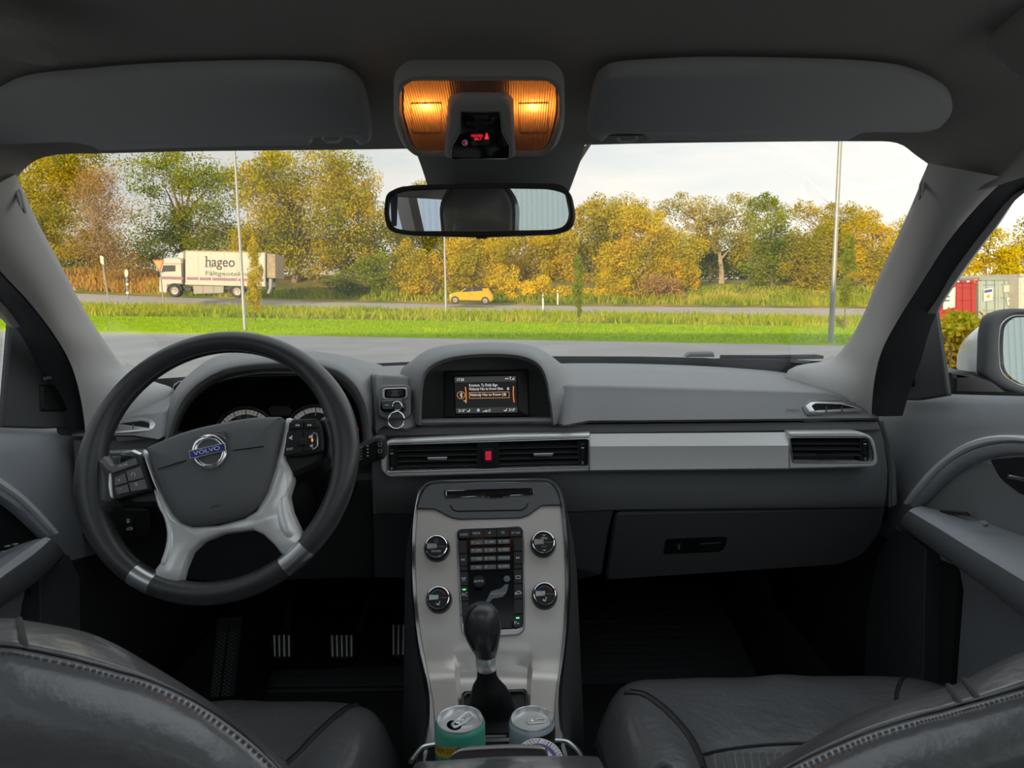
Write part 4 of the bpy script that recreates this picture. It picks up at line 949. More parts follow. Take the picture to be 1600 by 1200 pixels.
for pts, pln, lb_, bx in ((vis_l, PV, 'dark fabric sun visor folded up above the steering wheel', 520), (vis_r, PV2, 'grey fabric sun visor folded up on the passenger side', 980)):
    t = thing('sun_visor', pln(bx, 170), lb_, 'sun visor', 'sun visors along the windscreen header')
    slab('panel', [(a, b + 13 * max(0, min(1, (150 - b) / 40))) for a, b in pts], pln, .010, MT['visor'], t, bev=.005, sharp=70)
    slab('clip', rpoly([(bx - 26, 215), (bx + 26, 214), (bx + 30, 224), (bx - 30, 225)], 2), pln, .012, MT['seam'], t, bev=.002, lift=-.008)
    mesh('clip_hook', *g_tube([pln(bx - 16, 216), pln(bx - 9, 222), pln(bx + 9, 221.5), pln(bx + 15, 215)], .0018, 6), MT['visor'], t)
gh = thing('grab_handle', P(1590, 90, .62), 'grey folding grab handle in the upper right corner of the roof', 'handle')
PG = Plane(P(1590, 90, .62), (-.55, -.35, -.75))
slab('grip', cat([(1535, 84), (1560, 55), (1600, 18), (1660, -20), (1700, 0), (1690, 60), (1640, 110), (1600, 136), (1585, 134), (1560, 116)], 4, True), PG, .03, MT['headliner'], gh, bev=.010, sharp=70)
slab('finger_gap', cat([(1580, 76), (1610, 50), (1660, 20), (1660, 60), (1620, 95), (1596, 100)], 4, True), PG, .01, MT['headliner'], gh, bev=.004, lift=-.004, sharp=70)

# overhead console
PO = Plane(P(750, 245, .775), (P(750, 245, .775) - P(750, 105, .615)).cross(Vector((1, 0, 0))))
oc = thing('overhead_console', PO(750, 170), 'grey overhead console with two lit amber reading lamps', 'overhead light')
slab('housing', rpoly([(615, 140, 22), (636, 121, 20), (862, 121, 20), (882, 140, 22), (883, 200, 20), (870, 236, 16), (850, 248, 10), (648, 248, 10), (630, 236, 16), (615, 200, 20)], 12), PO, .016, MT['console'], oc, bev=.005, lift=.0, sharp=70,
     holes=[rpoly([(631, 132, 16), (650, 126.5, 14), (848, 126.5, 14), (868, 132, 16), (869, 180), (858, 226, 10), (846, 240, 8), (654, 240, 8), (642, 226, 10), (631, 180)], 6)])
MT['lens'] = bpy.data.materials.new('ribbed lens'); MT['lens'].use_nodes = True
_t = MT['lens'].node_tree; _t.nodes.clear()
_o = N(_t, 'ShaderNodeOutputMaterial'); _tl = N(_t, 'ShaderNodeBsdfTranslucent', Color=(.85, .72, .60, 1)); _df = N(_t, 'ShaderNodeBsdfDiffuse', Color=(.20, .19, .18, 1)); _mx = N(_t, 'ShaderNodeMixShader'); _mx.inputs[0].default_value = .5
_tc = N(_t, 'ShaderNodeTexCoord'); _wv = N(_t, 'ShaderNodeTexWave', Scale=140.0); _wv.bands_direction = 'X'; _bp = N(_t, 'ShaderNodeBump', Strength=.8, Distance=.002)
_t.links.new(_tc.outputs['Object'], _wv.inputs['Vector']); _t.links.new(_wv.outputs['Fac'], _bp.inputs['Height'])
_t.links.new(_bp.outputs[0], _tl.inputs['Normal']); _t.links.new(_bp.outputs[0], _df.inputs['Normal'])
_t.links.new(_tl.outputs[0], _mx.inputs[1]); _t.links.new(_df.outputs[0], _mx.inputs[2]); _t.links.new(_mx.outputs[0], _o.inputs[0])
no = PO.n if PO.n.dot(CAM - PO.p) > 0 else -PO.n
lens_px = rpoly([(631, 132, 16), (650, 126.5, 14), (848, 126.5, 14), (868, 132, 16), (869, 180), (858, 226, 10), (846, 240, 8), (654, 240, 8), (642, 226, 10), (631, 180)], 6)
lens = mesh('lens', [PO(*q) - no * .003 for q in lens_px], [tuple(range(len(lens_px)))], MT['lens'], oc, smooth=False)
# dark box behind the lens, one chamber per lamp
bx = MB(); back = [PO(*q) - no * .0155 for q in lens_px]; fr = [PO(*q) - no * .0032 for q in lens_px]
bx.add(*g_loft([fr, back], cu=True)); bx.v += back; bx.f.append(tuple(range(len(bx.v) - len(back), len(bx.v))))
for x in (702, 796): a, b = PO(x, 128), PO(x, 240); bx.add([a - no * .004, b - no * .004, b - no * .015, a - no * .015], [(0, 1, 2, 3)])
bx.build('reflector_box', M_('reflector', (.75, .72, .66), .5), oc, smooth=False)
for x0, x1 in ((641, 691), (809, 858)):
    lo_px = rpoly([(x0, 161), (x1, 160), (x1 - 2, 209), (x0 + 3, 209)], 3)
    slab('lens_panel', lo_px, PO, .0016, MT['lens'], oc, bev=.0006, lift=.0008, smooth=False, holes=[[((x0 + x1) / 2 + (a - (x0 + x1) / 2) * .95, 185 + (b - 185) * .95) for a, b in lo_px]])
for px in (665, 833.5):
    q = PO(px, 171) - no * .0075
    ld = bpy.data.lights.new('reading_lamp', 'POINT'); lo = bpy.data.objects.new('reading_lamp', ld); COL.objects.link(lo); lo.location = q - _origin(oc)
    ld.energy = .085; ld.color = (1, .30, .045); ld.shadow_soft_size = .004; lo.parent = oc
    mesh('bulb', *g_lathe([(0.0002, -.003), (.0022, -.002), (.003, 0), (.0022, .002), (.0002, .003)], PO(px, 171) - no * .0115, no, 10), E_('lit bulb', (1, .45, .08), 30), oc)
slab('switch_surround', rpoly([(700, 156, 10), (716, 149, 10), (788, 149, 10), (802, 156, 10), (806, 244, 5), (694, 244, 5)], 6), PO, .012, MT['console'], oc, bev=.004, lift=.004, sharp=70)
disp = slab('warning_display', rpoly([(703, 241, 5), (705, 221, 5), (717, 200, 4), (718, 168, 4), (783, 168, 4), (786, 200, 4), (798, 221, 5), (797, 241, 5)], 4), PO, .010, MT['gloss'], oc, bev=.002, lift=.0065, sharp=70)
for (x, y, w) in ((728, 178, 17), (752, 178, 17), (728, 190, 17), (757, 191, 10)):
    slab('button', rect(x, y, x + w, y + 4, 1.5), PO, .003, MT['black'], disp, bev=.0006, lift=.008)
for s, x, y in (('FASTEN', 745.5, 201.5), ('BELT', 747, 206.5)): text(s, x, y, 3.7, PO, MT['led_red'], disp, lift=.0072)
slab('belt_symbol', rpoly([(757, 206.8), (760.3, 199), (764, 206.8)], .8), PO, .0004, MT['led_red'], disp, bev=0, lift=.0070)
slab('belt_symbol', ell(760.4, 199.5, 1.5, 1.5, 10), PO, .0004, MT['led_red'], disp, bev=0, lift=.0070)
MT['led_dim'] = E_('dim pink led', (.8, .25, .35), .25)
slab('airbag_symbol', ell(726.5, 213, 4.3, 4.3, 20), PO, .0004, MT['led_dim'], disp, bev=0, lift=.0070, holes=[ell(726.5, 213, 3.4, 3.4, 20)])
slab('airbag_symbol', ell(727.5, 213.2, 1.6, 1.6, 10), PO, .0004, MT['led_dim'], disp, bev=0, lift=.0070)

# rear view mirror
rm = thing('rearview_mirror', P(750, 330, .80), 'black framed rear view mirror showing a pale blue striped building', 'mirror')
hdL = [(655, 250, .83), (660, 268, .86), (668, 290, .86), (680, 300, .85)]
v, f = g_loft([[P(648, 232, .84), P(700, 232, .81), P(760, 232, .80), P(850, 230, .81), P(915, 222, .85)], [P(659, 262, .86), P(705, 262, .82), P(760, 262, .81), P(850, 260, .82), P(908, 245, .86)],
               [P(667, 287, .88), P(710, 288, .84), P(760, 289, .835), P(840, 288, .84), P(897, 275, .88)], [P(674, 305, .90), P(715, 305, .86), P(760, 305, .855), P(835, 305, .86), P(888, 302, .90)]])
mesh('stem_cover', v, f, MT['dash_low'], rm)
v, f = g_loft([[P(905, 232, .86), P(918, 226, .88), P(925, 224, .90)], [P(896, 265, .88), P(902, 262, .90), P(907, 252, .91)], [P(886, 300, .90), P(889, 300, .91), P(893, 290, .92)]])
mesh('stem_side', v, f, MT['black'], rm)
mc = P(748, 329, .80)
tgt = Vector((-.40, -.66, 1.352)); nm = ((CAM - mc).normalized() + (tgt - mc).normalized()).normalized()
PM = Plane(mc, nm)
mo = rpoly([(603, 300, 12), (640, 289, 14), (750, 286.5, 10), (860, 288, 14), (892, 297, 16), (900, 335, 14), (893, 358, 14), (868, 366, 10), (750, 370.5, 6), (640, 368, 12), (606, 362, 14), (599, 335, 14)], 10, 5)
mi = rpoly([(611, 308, 8), (628, 299, 12), (750, 293.5, 10), (868, 294.5, 12), (882, 300, 12), (889.5, 335, 10), (884, 352, 10), (868, 359, 8), (750, 361, 6), (640, 361, 10), (614, 356, 10), (608, 335, 10)], 8, 5)
slab('frame', mo, PM, .035, MT['black'], rm, bev=.005, lift=.004, holes=[mi], sharp=60)
mesh('mirror_glass', [PM(*q) + nm * .0005 for q in mi], [tuple(range(len(mi)))], MT['mirror'], rm, smooth=False)
slab('sensor_window', rpoly([(610, 308, 6), (622, 303, 4), (620, 355, 4), (612, 352, 6)], 3), PM, .0006, MT['gloss'], rm, bev=0, lift=.0012)
slab('release_tab', rpoly([(742, 368), (762, 368), (760, 373), (744, 373)], 1), PM, .01, MT['black'], rm, bev=.001, lift=.002)

# ================================================================== outside mirror
sm_ = thing('side_mirror', P(1545, 560, 1.36), 'white shelled door mirror outside the right window', 'mirror')
out_px = cat([(1494, 580), (1495, 545), (1508, 520), (1527, 500), (1550, 486), (1580, 480), (1610, 479), (1690, 484), (1710, 520), (1712, 600), (1690, 622), (1600, 620), (1550, 605), (1520, 583)], 4, True)
def ms(px, py): return P(px, py, 1.36 + (px - 1494) * .0004)
sh_rows = []
for (Y, l, t_, rr, b) in ((1.378, 1541, 480, 1718, 584), (1.41, 1525, 481, 1700, 583.5), (1.45, 1508, 490, 1670, 583), (1.49, 1497, 507, 1630, 581), (1.52, 1495, 528, 1590, 577), (1.535, 1503, 548, 1565, 568)):
    sh_rows.append([P(x, y, Y + .012 + max(0, x - 1541) * .0004) for x, y in rpoly([(l, b, 4), (l, t_ + (b - t_) * .38, 46), (l + (rr - l) * .30, t_, 60), (rr, t_, 10), (rr, b, 4)], 8, 8)])
v, f = g_loft(sh_rows, cu=True, cap=True); f.pop(-2); mesh('shell', v, f, MT['body'], sm_, sharp=60)
slab('bezel', rpoly([(1541, 584, 6), (1543, 520, 20), (1549, 494, 14), (1580, 482, 18), (1700, 484, 20), (1715, 600, 20), (1690, 625, 20), (1600, 620, 20), (1570, 608, 16), (1548, 592, 12)], 8, 5), ms, .022, MT['corner'], sm_, bev=.005, sharp=50,
     holes=[rpoly([(1563, 540, 16), (1566, 505, 14), (1585, 491, 14), (1690, 493, 16), (1700, 595, 16), (1680, 610, 14), (1600, 606, 14), (1566, 585, 18)], 8, 5)])
gp = rpoly([(1563, 540, 16), (1566, 505, 14), (1585, 491, 14), (1690, 493, 16), (1700, 595, 16), (1680, 610, 14), (1600, 606, 14), (1566, 585, 18)], 8, 5)
slab('rim', gp, ms, .01, MT['satin'], sm_, bev=.001, lift=-.006, holes=[[(1634 + (x - 1634) * .965, 550 + (y - 550) * .965) for x, y in gp]])
gl2 = [(1634 + (x - 1634) * .95, 550 + (y - 550) * .95) for x, y in gp]
gc = ms(1634, 550); nt_ = ((CAM - gc).normalized() + Vector((.44, -1, .13)).normalized()).normalized(); PGm = Plane(gc + Vector((0, .012, 0)), nt_)
mesh('mirror_glass', [PGm(*q) for q in gl2], [tuple(range(len(gl2)))], MT['mirror'], sm_, smooth=False)
slab('foot', rpoly([(1488, 583, 2), (1520, 581, 4), (1552, 592, 8), (1575, 612, 4), (1610, 618, 4), (1610, 650), (1484, 650)], 3), lambda a, b: P(a, b, 1.38), .08, MT['black'], sm_, bev=.010, sharp=70)
# ================================================================== DASHBOARD
db = thing('dashboard', P(766, 900, 1.3), 'dark grey dashboard spanning the car with a brushed silver strip', 'dashboard')
cols = [(112, 684, 674, 664, 1.24), (160, 683, 660, 645, 1.29), (210, 683, 648, 632, 1.36), (262, 682, 640, 612, 1.42), (330, 680, 630, 585, 1.50), (440, 676, 600, 575, 1.57), (560, 671, 586, 575, 1.60),
        (600, 668, 586, 572, 1.61), (650, 666, 590, 570, 1.62), (700, 664, 596, 569, 1.63), (766, 663, 599, 568, 1.63), (850, 662, 601, 567.5, 1.62), (920, 660, 603, 567.5, 1.61), (1000, 659.5, 605, 568.5, 1.59),
        (1100, 658.5, 608, 572, 1.55), (1200, 657.5, 611, 579, 1.48), (1250, 657, 612.5, 587, 1.43), (1290, 656.5, 614, 598, 1.38), (1325, 656, 623, 612, 1.32), (1352, 656, 636, 626, 1.27), (1368, 656, 646, 638, 1.24), (1373, 656, 652, 648, 1.22)]
rows = [[] for _ in range(12)]
geo = []
for c in cols:
    if c[0] in (330, 440, 560): continue
    if c[0] in (700, 766): c = (c[0], 594, 588, c[3], c[4], 1)
    if c[0] == 850: c = (854, 594, 588, c[3], c[4], 1)
    if c[0] == 920: geo.append((868, 662, 601, 568, 1.618))
    geo.append(c)
    if c[0] == 262: geo += [(272, 606, 600, 606, 1.44, 1), (300, 600, 592, 594, 1.47, 1), (330, 592, 588, 584, 1.50, 1), (380, 588, 582, 577, 1.54, 1), (440, 586, 580, 575, 1.57, 1), (500, 586, 580, 575, 1.58, 1), (550, 588, 583, 575, 1.59, 1), (572, 590, 585, 575, 1.60, 1), (584, 670, 585, 574, 1.605)]
    if c[0] == 650: geo += [(664, 594, 588, 570, 1.62, 1)]
for c in geo:
    x, yl, yc, yt, Yt = c[:5]; k = len(c) > 5
    lip = P(x, yl, 1.43 if k else 1.188); fr = P(x, yl - 3, 1.425 if k else 1.180); crs = P(x, yc, 1.435 if k else 1.235); top = P(x, yt, Yt)
    a = fr.lerp(crs, .93); b = crs.lerp(top, .06)
    seq = [P(x, yl + 1, 1.44 if k else 1.215), lip, fr, fr.lerp(crs, .35), fr.lerp(crs, .7), a, crs + Vector((0, -.002, -.001)), b, crs.lerp(top, .3), crs.lerp(top, .65), top, top + Vector((0, .06, -.05))]
    for r, q in zip(rows, seq): r.append(q)
rows = [[Vector(q) for q in cat(r, 3)] for r in rows]
v, f = g_loft(rows); mesh('top_pad', v, f, MT['dash'], db, sharp=75)
def padY(px, py): 
    yl = np.interp(px, [c[0] for c in cols], [c[1] for c in cols]); yc = np.interp(px, [c[0] for c in cols], [c[2] for c in cols])
    return lerp(1.180, 1.235, min(1, max(0, (yl - 3 - py) / (yl - 3 - yc))))
SP = PY(padY)
# --- hood over the instruments and hood over the display
def hood(name, back, Yb, lip, Yl, mat, deep, inner_shift, inner_mat):
    n = 5
    B = [P(*q, Yb(i / (len(cat(back, n)) - 1)) if callable(Yb) else Yb) for i, q in enumerate(cat(back, n))]
    L = cat(lip, n); c = (sum(p[0] for p in L) / len(L), max(p[1] for p in L))
    Lp = [P(*q, Yl) for q in L]; L2 = [P(c[0] + (q[0] - c[0]) * .985, c[1] + (q[1] - c[1]) * .975, Yl - .002) for q in L]
    L3 = [P(c[0] + (q[0] - c[0]) * .955, c[1] + (q[1] - c[1]) * .93, Yl + .006) for q in L]
    rows = []
    for k in range(7):
        t = k / 6; s = math.sin(math.pi * t) * .012
        rows.append([a.lerp(b, t) + Vector((0, -s * .3, s)) for a, b in zip(B, Lp)])
    rows += [L2, L3]
    v, f = g_loft(rows); o = mesh(name, v, f, mat, db, sharp=75)
    D1 = [P(c[0] + (q[0] - c[0]) * (1 - inner_shift), c[1] + (q[1] - c[1]) * (1 - inner_shift * 1.2), deep) for q in L]
    v, f = g_loft([L3, D1]); mesh('inner_' + name, v, f, inner_mat, db, sharp=75)
    return o
dh_b = [(236, 690), (250, 660), (262, 632), (278, 606), (300, 585), (325, 566), (355, 556), (400, 552), (440, 550.5), (482, 552), (540, 557.5), (575, 565), (600, 573), (612, 590), (612, 640), (600, 690)]
dh_l = [(254, 700), (262, 676), (270, 650), (284, 622), (306, 598), (335, 580), (366, 571), (405, 566), (445, 565), (490, 567), (528, 577), (553, 596), (570, 622), (578, 655), (580, 690), (580, 720)]
hood('driver_hood', dh_b, lambda t: 1.40 + .14 * math.sin(math.pi * t), dh_l, 1.165, MT['dash'], 1.36, .10, MT['dash_low'])
sh_b = [(618, 668), (622, 620), (626, 580), (640, 567), (660, 553), (687, 546), (725, 542), (766, 541), (800, 541.5), (830, 545), (850, 551), (867, 561), (887, 577), (905, 596), (920, 606), (920, 640), (918, 664)]
sh_l = [(653, 664), (654, 630), (656, 600), (662, 579), (678, 565), (702, 556), (733, 551.5), (766, 550), (798, 551), (824, 556), (841, 565), (851, 578), (857, 596), (860, 615), (863, 632), (865, 648), (867, 664)]
hood('display_hood', sh_b, lambda t: 1.24 + .16 * math.sin(math.pi * t), sh_l, 1.172, MT['dash'], 1.24, .04, MT['dash_low'])
slab('hood_sill', rpoly([(650, 657.5, 3), (866, 654.5, 3), (869, 661), (650, 664)], 1.5), PY(1.175), .02, MT['dash'], db, bev=.003)
slab('display_back', [(652, 570), (700, 545), (830, 545), (866, 580), (866, 662), (652, 664)], PY(1.25), .01, MT['dash_low'], db, smooth=False)
# --- colour display
SD = Plane(P(760, 615, 1.205), (0, -1, .22))
dp = slab('display', rpoly([(692.5, 579, 3), (826, 577, 3), (827.5, 651, 3), (694, 654, 3)], 3), SD, .03, MT['black'], db, bev=.003, sharp=70)
slab('screen_frame', rpoly([(707.5, 586.5), (808.5, 584.8), (810.5, 646.3), (710, 648.6)], 2), SD, .004, MT['matte'], dp, bev=.0015, lift=.001)
SCR = lambda x, y: SD(710.3 + (x / 100.0) * 96 + (y / 100.0) * 2.3, 589.3 - (x / 100.0) * 1.7 + (y / 100.0) * 56.8)    # 0..100 across and down the screen
def sq(name, x0, y0, x1, y1, mat, lift=.0022): return slab(name, [(x0, y0), (x1, y0), (x1, y1), (x0, y1)], SCR, .0003, mat, dp, bev=0, lift=lift, smooth=False)
sq('screen', 0, 0, 100, 100, MT['scr_dim'], .0018)
sq('status_bar', 0, 0, 100, 15, E_('bar grey', (.5, .5, .5), .07)); sq('climate_bar', 0, 85, 100, 100, E_('bar grey low', (.5, .5, .5), .06))
def st(s, x, y, h, mat=MT['scr_white'], al='LEFT', sx=.92): return text(s, x, y, h, SCR, mat, dp, lift=.0028, align=al, sx=sx * .59)
def stx(s, x, y, h, mat=MT['scr_white'], al='LEFT', sx=.92):
    px = 710.3 + x * .96 + y * .023; py = 589.3 - x * .017 + y * .568
    return text(s, px, py, h * .568, SD, mat, dp, lift=.0028, align=al, sx=sx, ang=.018)
stx('17:20', 3, 8, 7); stx('Kranium, Ty Dolla $ign', 23, 24, 7.2, sx=.80); stx('Nobody Has to Know (feat.', 23, 34, 7.2, sx=.80)
stx('Nobody Has to Know (', 24, 50, 7.4, sx=.88); stx('T', 88.5, 7, 8); stx('21.0°', 4, 93, 7); stx('21.0°', 86, 93, 7, sx=.85); stx('TP', 13, 67, 4.5)
for x0, y0, x1, y1 in ((22.5, 42.6, 88, 44), (22.5, 58.6, 88, 60), (22.5, 42.6, 23.3, 60), (87.2, 42.6, 88, 60)): sq('selection_frame', x0, y0, x1, y1, MT['scr_orange'])
for x0, y0, x1, y1 in ((84.5, 31, 88, 38), (78.5, 46.5, 82.5, 54)): sq('note_icon', x0, y0, x1, y1, E_('icon', (.7, .72, .62), .5))
for k, x in enumerate((44, 46, 48.2, 50.4, 52.6, 54.8)): sq('fan_bar', x, 95 - k * 1.2, x + 1.7, 97, MT['scr_green'] if k > 2 else MT['scr_white'])
for k in range(3): sq('signal_bar', 92 + k * 1.7, 9 - k * 2.4, 93.4 + k * 1.7, 11, MT['scr_white'])
for k in range(4):
    a = k * math.pi / 2 + .4; slab('fan_icon', [(36.5 + 2.6 * math.cos(a + d) * w, 92 + 4.4 * math.sin(a + d) * w) for d, w in ((0, .1), (-.45, 1), (.45, 1))], SCR, .0003, MT['scr_white'], dp, bev=0, lift=.0024, smooth=False)
for x in (21, 81): slab('seat_icon', [(x - 3, 93), (x, 95), (x + 1.5, 89), (x + 2.3, 89), (x + .8, 96.5), (x - 3, 95)], SCR, .0003, MT['scr_white'], dp, bev=0, lift=.0024, smooth=False)
slab('handset_icon', [(81.5, 8), (83.5, 5.5), (86, 5.5), (88, 8), (86.8, 8.6), (85.5, 7), (84, 7), (82.6, 8.6)], SCR, .0003, MT['scr_white'], dp, bev=0, lift=.0024, smooth=False)
slab('source_ring', ell(9.5, 50, 6.8, 10.6, 28), SCR, .0003, MT['scr_orange'], dp, bev=0, lift=.0024, smooth=False, holes=[ell(9.5, 50, 5.8, 9.2, 28)])
for a, b in (((9.6, 43), (9.6, 57)), ((9.6, 43), (11.6, 46.6)), ((11.6, 46.6), (7.6, 53.6)), ((9.6, 57), (11.6, 53.4)), ((11.6, 53.4), (7.6, 46.4))):
    mesh('source_icon', *g_tube([SCR(*a) + SD.n * .0026, SCR(*b) + SD.n * .0026], .00035, 4), MT['scr_white'], dp)
for x, s in ((18.6, 1), (93.6, -1)):
    slab('list_bracket', [(x + s * (-.9 + .9 * math.cos(k * .26 - 1.3)) * 1.6, 50 + 24 * math.sin(k * .26 - 1.3)) for k in range(11)] + [(x + s * (-1.9 + .9 * math.cos(k * .26 - 1.3)) * 1.6, 50 + 22 * math.sin(k * .26 - 1.3)) for k in range(10, -1, -1)], SCR, .0003, MT['scr_orange'], dp, bev=0, lift=.0024, smooth=False)
# --- instrument cluster
SI = Plane(P(440, 660, 1.31), (0, -1, .35))
ic = slab('instrument_cluster', rpoly([(266, 612, 20), (330, 596, 20), (540, 590, 20), (585, 620, 20), (588, 745), (262, 745)], 6), SI, .02, MT['matte'], db, bev=.004, lift=-.006)
MT['gauge'] = M_('gauge grey', (.060, .058, .054), .5); MT['dialw'] = M_('gauge scale', (.55, .54, .50), .5, emit=((1, .97, .9), .10))
for cx, cy, r in ((384.5, 687, 52), (493.5, 683, 51)):
    slab('gauge_face', ell(cx, cy, r * .97, r * .97, 48), SI, .004, MT['gauge'], ic, bev=.001, lift=.0)
    slab('gauge_ring', ell(cx, cy, r, r, 64), SI, .004, MT['satin'], ic, bev=.001, lift=.003, holes=[ell(cx, cy, r * .965, r * .965, 64)])
    slab('gauge_scale', ell(cx, cy, r * .90, r * .90, 64), SI, .002, MT['dialw'], ic, bev=0, lift=.0008, holes=[ell(cx, cy, r * .76, r * .76, 64)])
    tk = MB()
    for k in range(-9, 10):
        a = math.radians(90 + k * 8.2); w = .7 if k % 3 == 0 else .35; r0_, r1_ = (r * (.75 if k % 3 == 0 else .82)), r * .905
        u = (math.cos(a), -math.sin(a)); q = (-u[1], u[0])
        tk.add([SI(cx + u[0] * rr + q[0] * w * s, cy + u[1] * rr + q[1] * w * s) + SI.n * .0012 for rr, s in ((r0_, -1), (r1_, -1), (r1_, 1), (r0_, 1))], [(0, 1, 2, 3)])
    tag(tk.build('ticks', MT['dark_ink'], ic, smooth=False), kind='stuff')
    slab('gauge_hub', ell(cx, cy, r * .42, r * .42, 40), SI, .003, MT['black'], ic, bev=.001, lift=.002)
for s, x, y, a in (('80', 359.5, 659.5, .1), ('100', 372.5, 652.5, .05), ('120', 386.5, 650.5, 0), ('140', 399, 653.5, -.1), ('3', 493, 647.5, 0), ('2', 469, 656, .1)): text(s, x, y, 5.6, SI, MT['scr_white'] if 0 else MT['white_ink'], ic, lift=.0016, ang=a)
slab('cluster_visor', rpoly([(418, 640, 3), (424, 634, 3), (450, 634, 3), (458, 641, 3), (452, 650), (424, 650)], 2), SI, .004, MT['gauge'], ic, bev=.001, lift=.001)
slab('tell_tale', ell(558.5, 671.5, 1.3, 1.8, 10), PY(1.20), .002, MT['led_red'], ic, bev=0)
MT['knee'] = M_('knee panel plastic', (.075, .077, .08), .6, spec=.3)
MT['cdp'] = M_('disc panel plastic', (.13, .133, .137), .5, spec=.4)
# --- fascia below the pad
SF = PY(1.195)
slab('fascia', rpoly([(580, 666, 2), (1374, 659, 3), (1384, 690), (1390, 735), (1388, 775), (1384, 796, 4), (960, 800, 2), (900, 803), (640, 806), (582, 806), (580, 745)], 3), lambda a, b: P(a, b, 1.20 + max(0, b - 745) * .00022), .14, MT['dash_low'], db, bev=.006, smooth=True, sharp=50)
slab('lower_cover', rpoly([(582, 801), (960, 796), (951, 830), (940, 900, 6), (890, 912, 4), (640, 906), (584, 906, 4)], 3), lambda a, b: P(a, b, 1.218 + max(0, b - 800) * .0003), .10, MT['knee'], db, bev=.005, sharp=50)
slab('pad_lip', rpoly([(584, 668), (1373, 659.5, 4), (1379, 674, 3), (586, 684)], 2), PY(1.19), .05, MT['dash'], db, bev=.004)
slab('side_cap', rpoly([(1375, 662), (1384, 690), (1391, 735), (1390, 796), (1404, 790), (1402, 735), (1392, 690), (1382, 656)], 4), lambda a, b: P(a, b, 1.215), .12, MT['dash_low'], db, bev=.004)
slab('upper_fascia_left', rpoly([(112, 686), (262, 684), (264, 700), (270, 745), (116, 745)], 4), PY(1.205), .06, MT['dash'], db, bev=.004)
slab('driver_panel', rpoly([(112, 700), (225, 695), (262, 728), (400, 748), (586, 742), (586, 905, 6), (330, 912), (180, 895), (128, 850)], 8), lambda a, b: P(a, b, 1.245 + max(0, b - 760) * .0006), .05, MT['knee'], db, bev=.006)
slab('column_gap', rpoly([(290, 700), (545, 690), (556, 760), (540, 800), (300, 800)], 8), PY(1.24), .03, MT['matte'], db, bev=.004)
slab('side_trim', rpoly([(170, 704), (240, 701), (240, 707), (172, 709)], 1), PY(1.20), .006, MT['silverp'], db, bev=.001)
slab('end_pod', rpoly([(122, 712, 6), (136, 702, 5), (140, 775, 5), (127, 783, 6), (119, 750, 10)], 4), PY(1.20), .05, MT['dash'], db, bev=.006)
# light switches left of the column
sw = slab('switch_panel', rpoly([(122, 793, 4), (232, 795, 3), (235, 836, 4), (210, 842, 4), (128, 840, 6)], 4), PY(1.235), .02, MT['black'], db, bev=.003, lift=.002)
for y0, y1 in ((807, 819.5), (820.5, 832)): slab('button', rect(193, y0, 210, y1, 1.5), PY(1.232), .006, MT['black'], sw, bev=.001, lift=.003)
slab('fuel_symbol', rpoly([(198, 811), (202.5, 811), (202.5, 817), (198, 817)], .5), PY(1.2285), .0004, MT['white_ink'], sw, bev=0, holes=[[(199, 812), (201.5, 812), (201.5, 813.5), (199, 813.5)]])
slab('hatch_symbol', rpoly([(197, 827), (200, 824.5), (204, 823), (207, 825), (207.5, 828), (197, 828)], .8), PY(1.2285), .0004, MT['white_ink'], sw, bev=0, holes=[[(199, 826.7), (201, 825.2), (204.5, 825), (206, 826.8)]])
for pts in ([(125, 815), (127, 814), (129, 826), (127, 827)], [(130, 805), (133, 803.5), (133, 805), (131, 807)], [(133, 814), (136, 812), (134.5, 818), (132, 818)], [(130, 821), (134, 820.5), (134, 822), (130, 822.5)]):
    slab('symbol', pts, PY(1.2325), .0004, MT['white_ink'], sw, bev=0)
# --- brushed strip with the vents
ST_ = PY(1.168)
def frame_piece(outer, hole): return g_slab([ST_(*q) for q in outer], .02, .003, 0, [[ST_(*q) for q in hole]])
strip_ = MB()
vh1 = rpoly([(606.5, 695.5, 3), (919.5, 686, 4), (919.5, 729, 4), (606.5, 737, 3)], 3, 4)
vh2 = rpoly([(1234.5, 684, 2.5), (1356, 684, 5), (1363, 702, 6), (1364.5, 720, 4), (1356, 722, 3), (1240, 722, 3)], 3, 4)
strip_.add(*frame_piece(rpoly([(594.5, 700, 9), (606, 688, 8), (800, 679.8, 0), (922, 677.6, 0), (922, 736.8, 0), (800, 740, 0), (606, 746.5, 6), (595, 735, 6)], 2), vh1))
strip_.add(*frame_piece(rpoly([(1232, 675.2, 0), (1343, 674.2, 10), (1366, 683, 12), (1373, 722, 9), (1366, 730.5, 6), (1232, 733.6, 0)], 3), vh2))
mid_rows = []
for k, (ya, yb, Y) in enumerate(((677.6, 675.2, 1.185), (677.9, 675.5, 1.178), (697.5, 696.3, 1.1665), (698.5, 697, 1.1668), (734.5, 731.5, 1.165), (736.8, 733.6, 1.172), (737, 734, 1.19))):
    mid_rows.append([P(lerp(922, 1232, t), lerp(ya, yb, t), Y) for t in (0, .25, .5, .75, 1)])
strip_.add(*g_loft(mid_rows))
ms_ = strip_.build('trim_strip', MT['alu'], db, sharp=25)
slab('vent_rim', [(763 + (x - 763) * 1.008, 711.7 + (y - 711.7) * 1.05) for x, y in vh1], ST_, .006, MT['satin'], db, bev=.001, lift=.0016, holes=[vh1])
slab('vent_rim', [(1299 + (x - 1299) * 1.02, 703 + (y - 703) * 1.05) for x, y in vh2], ST_, .006, MT['satin'], db, bev=.001, lift=.0016, holes=[vh2])
MT['slat'] = M_('vent slat plastic', (.05, .052, .055), .45, spec=.4)
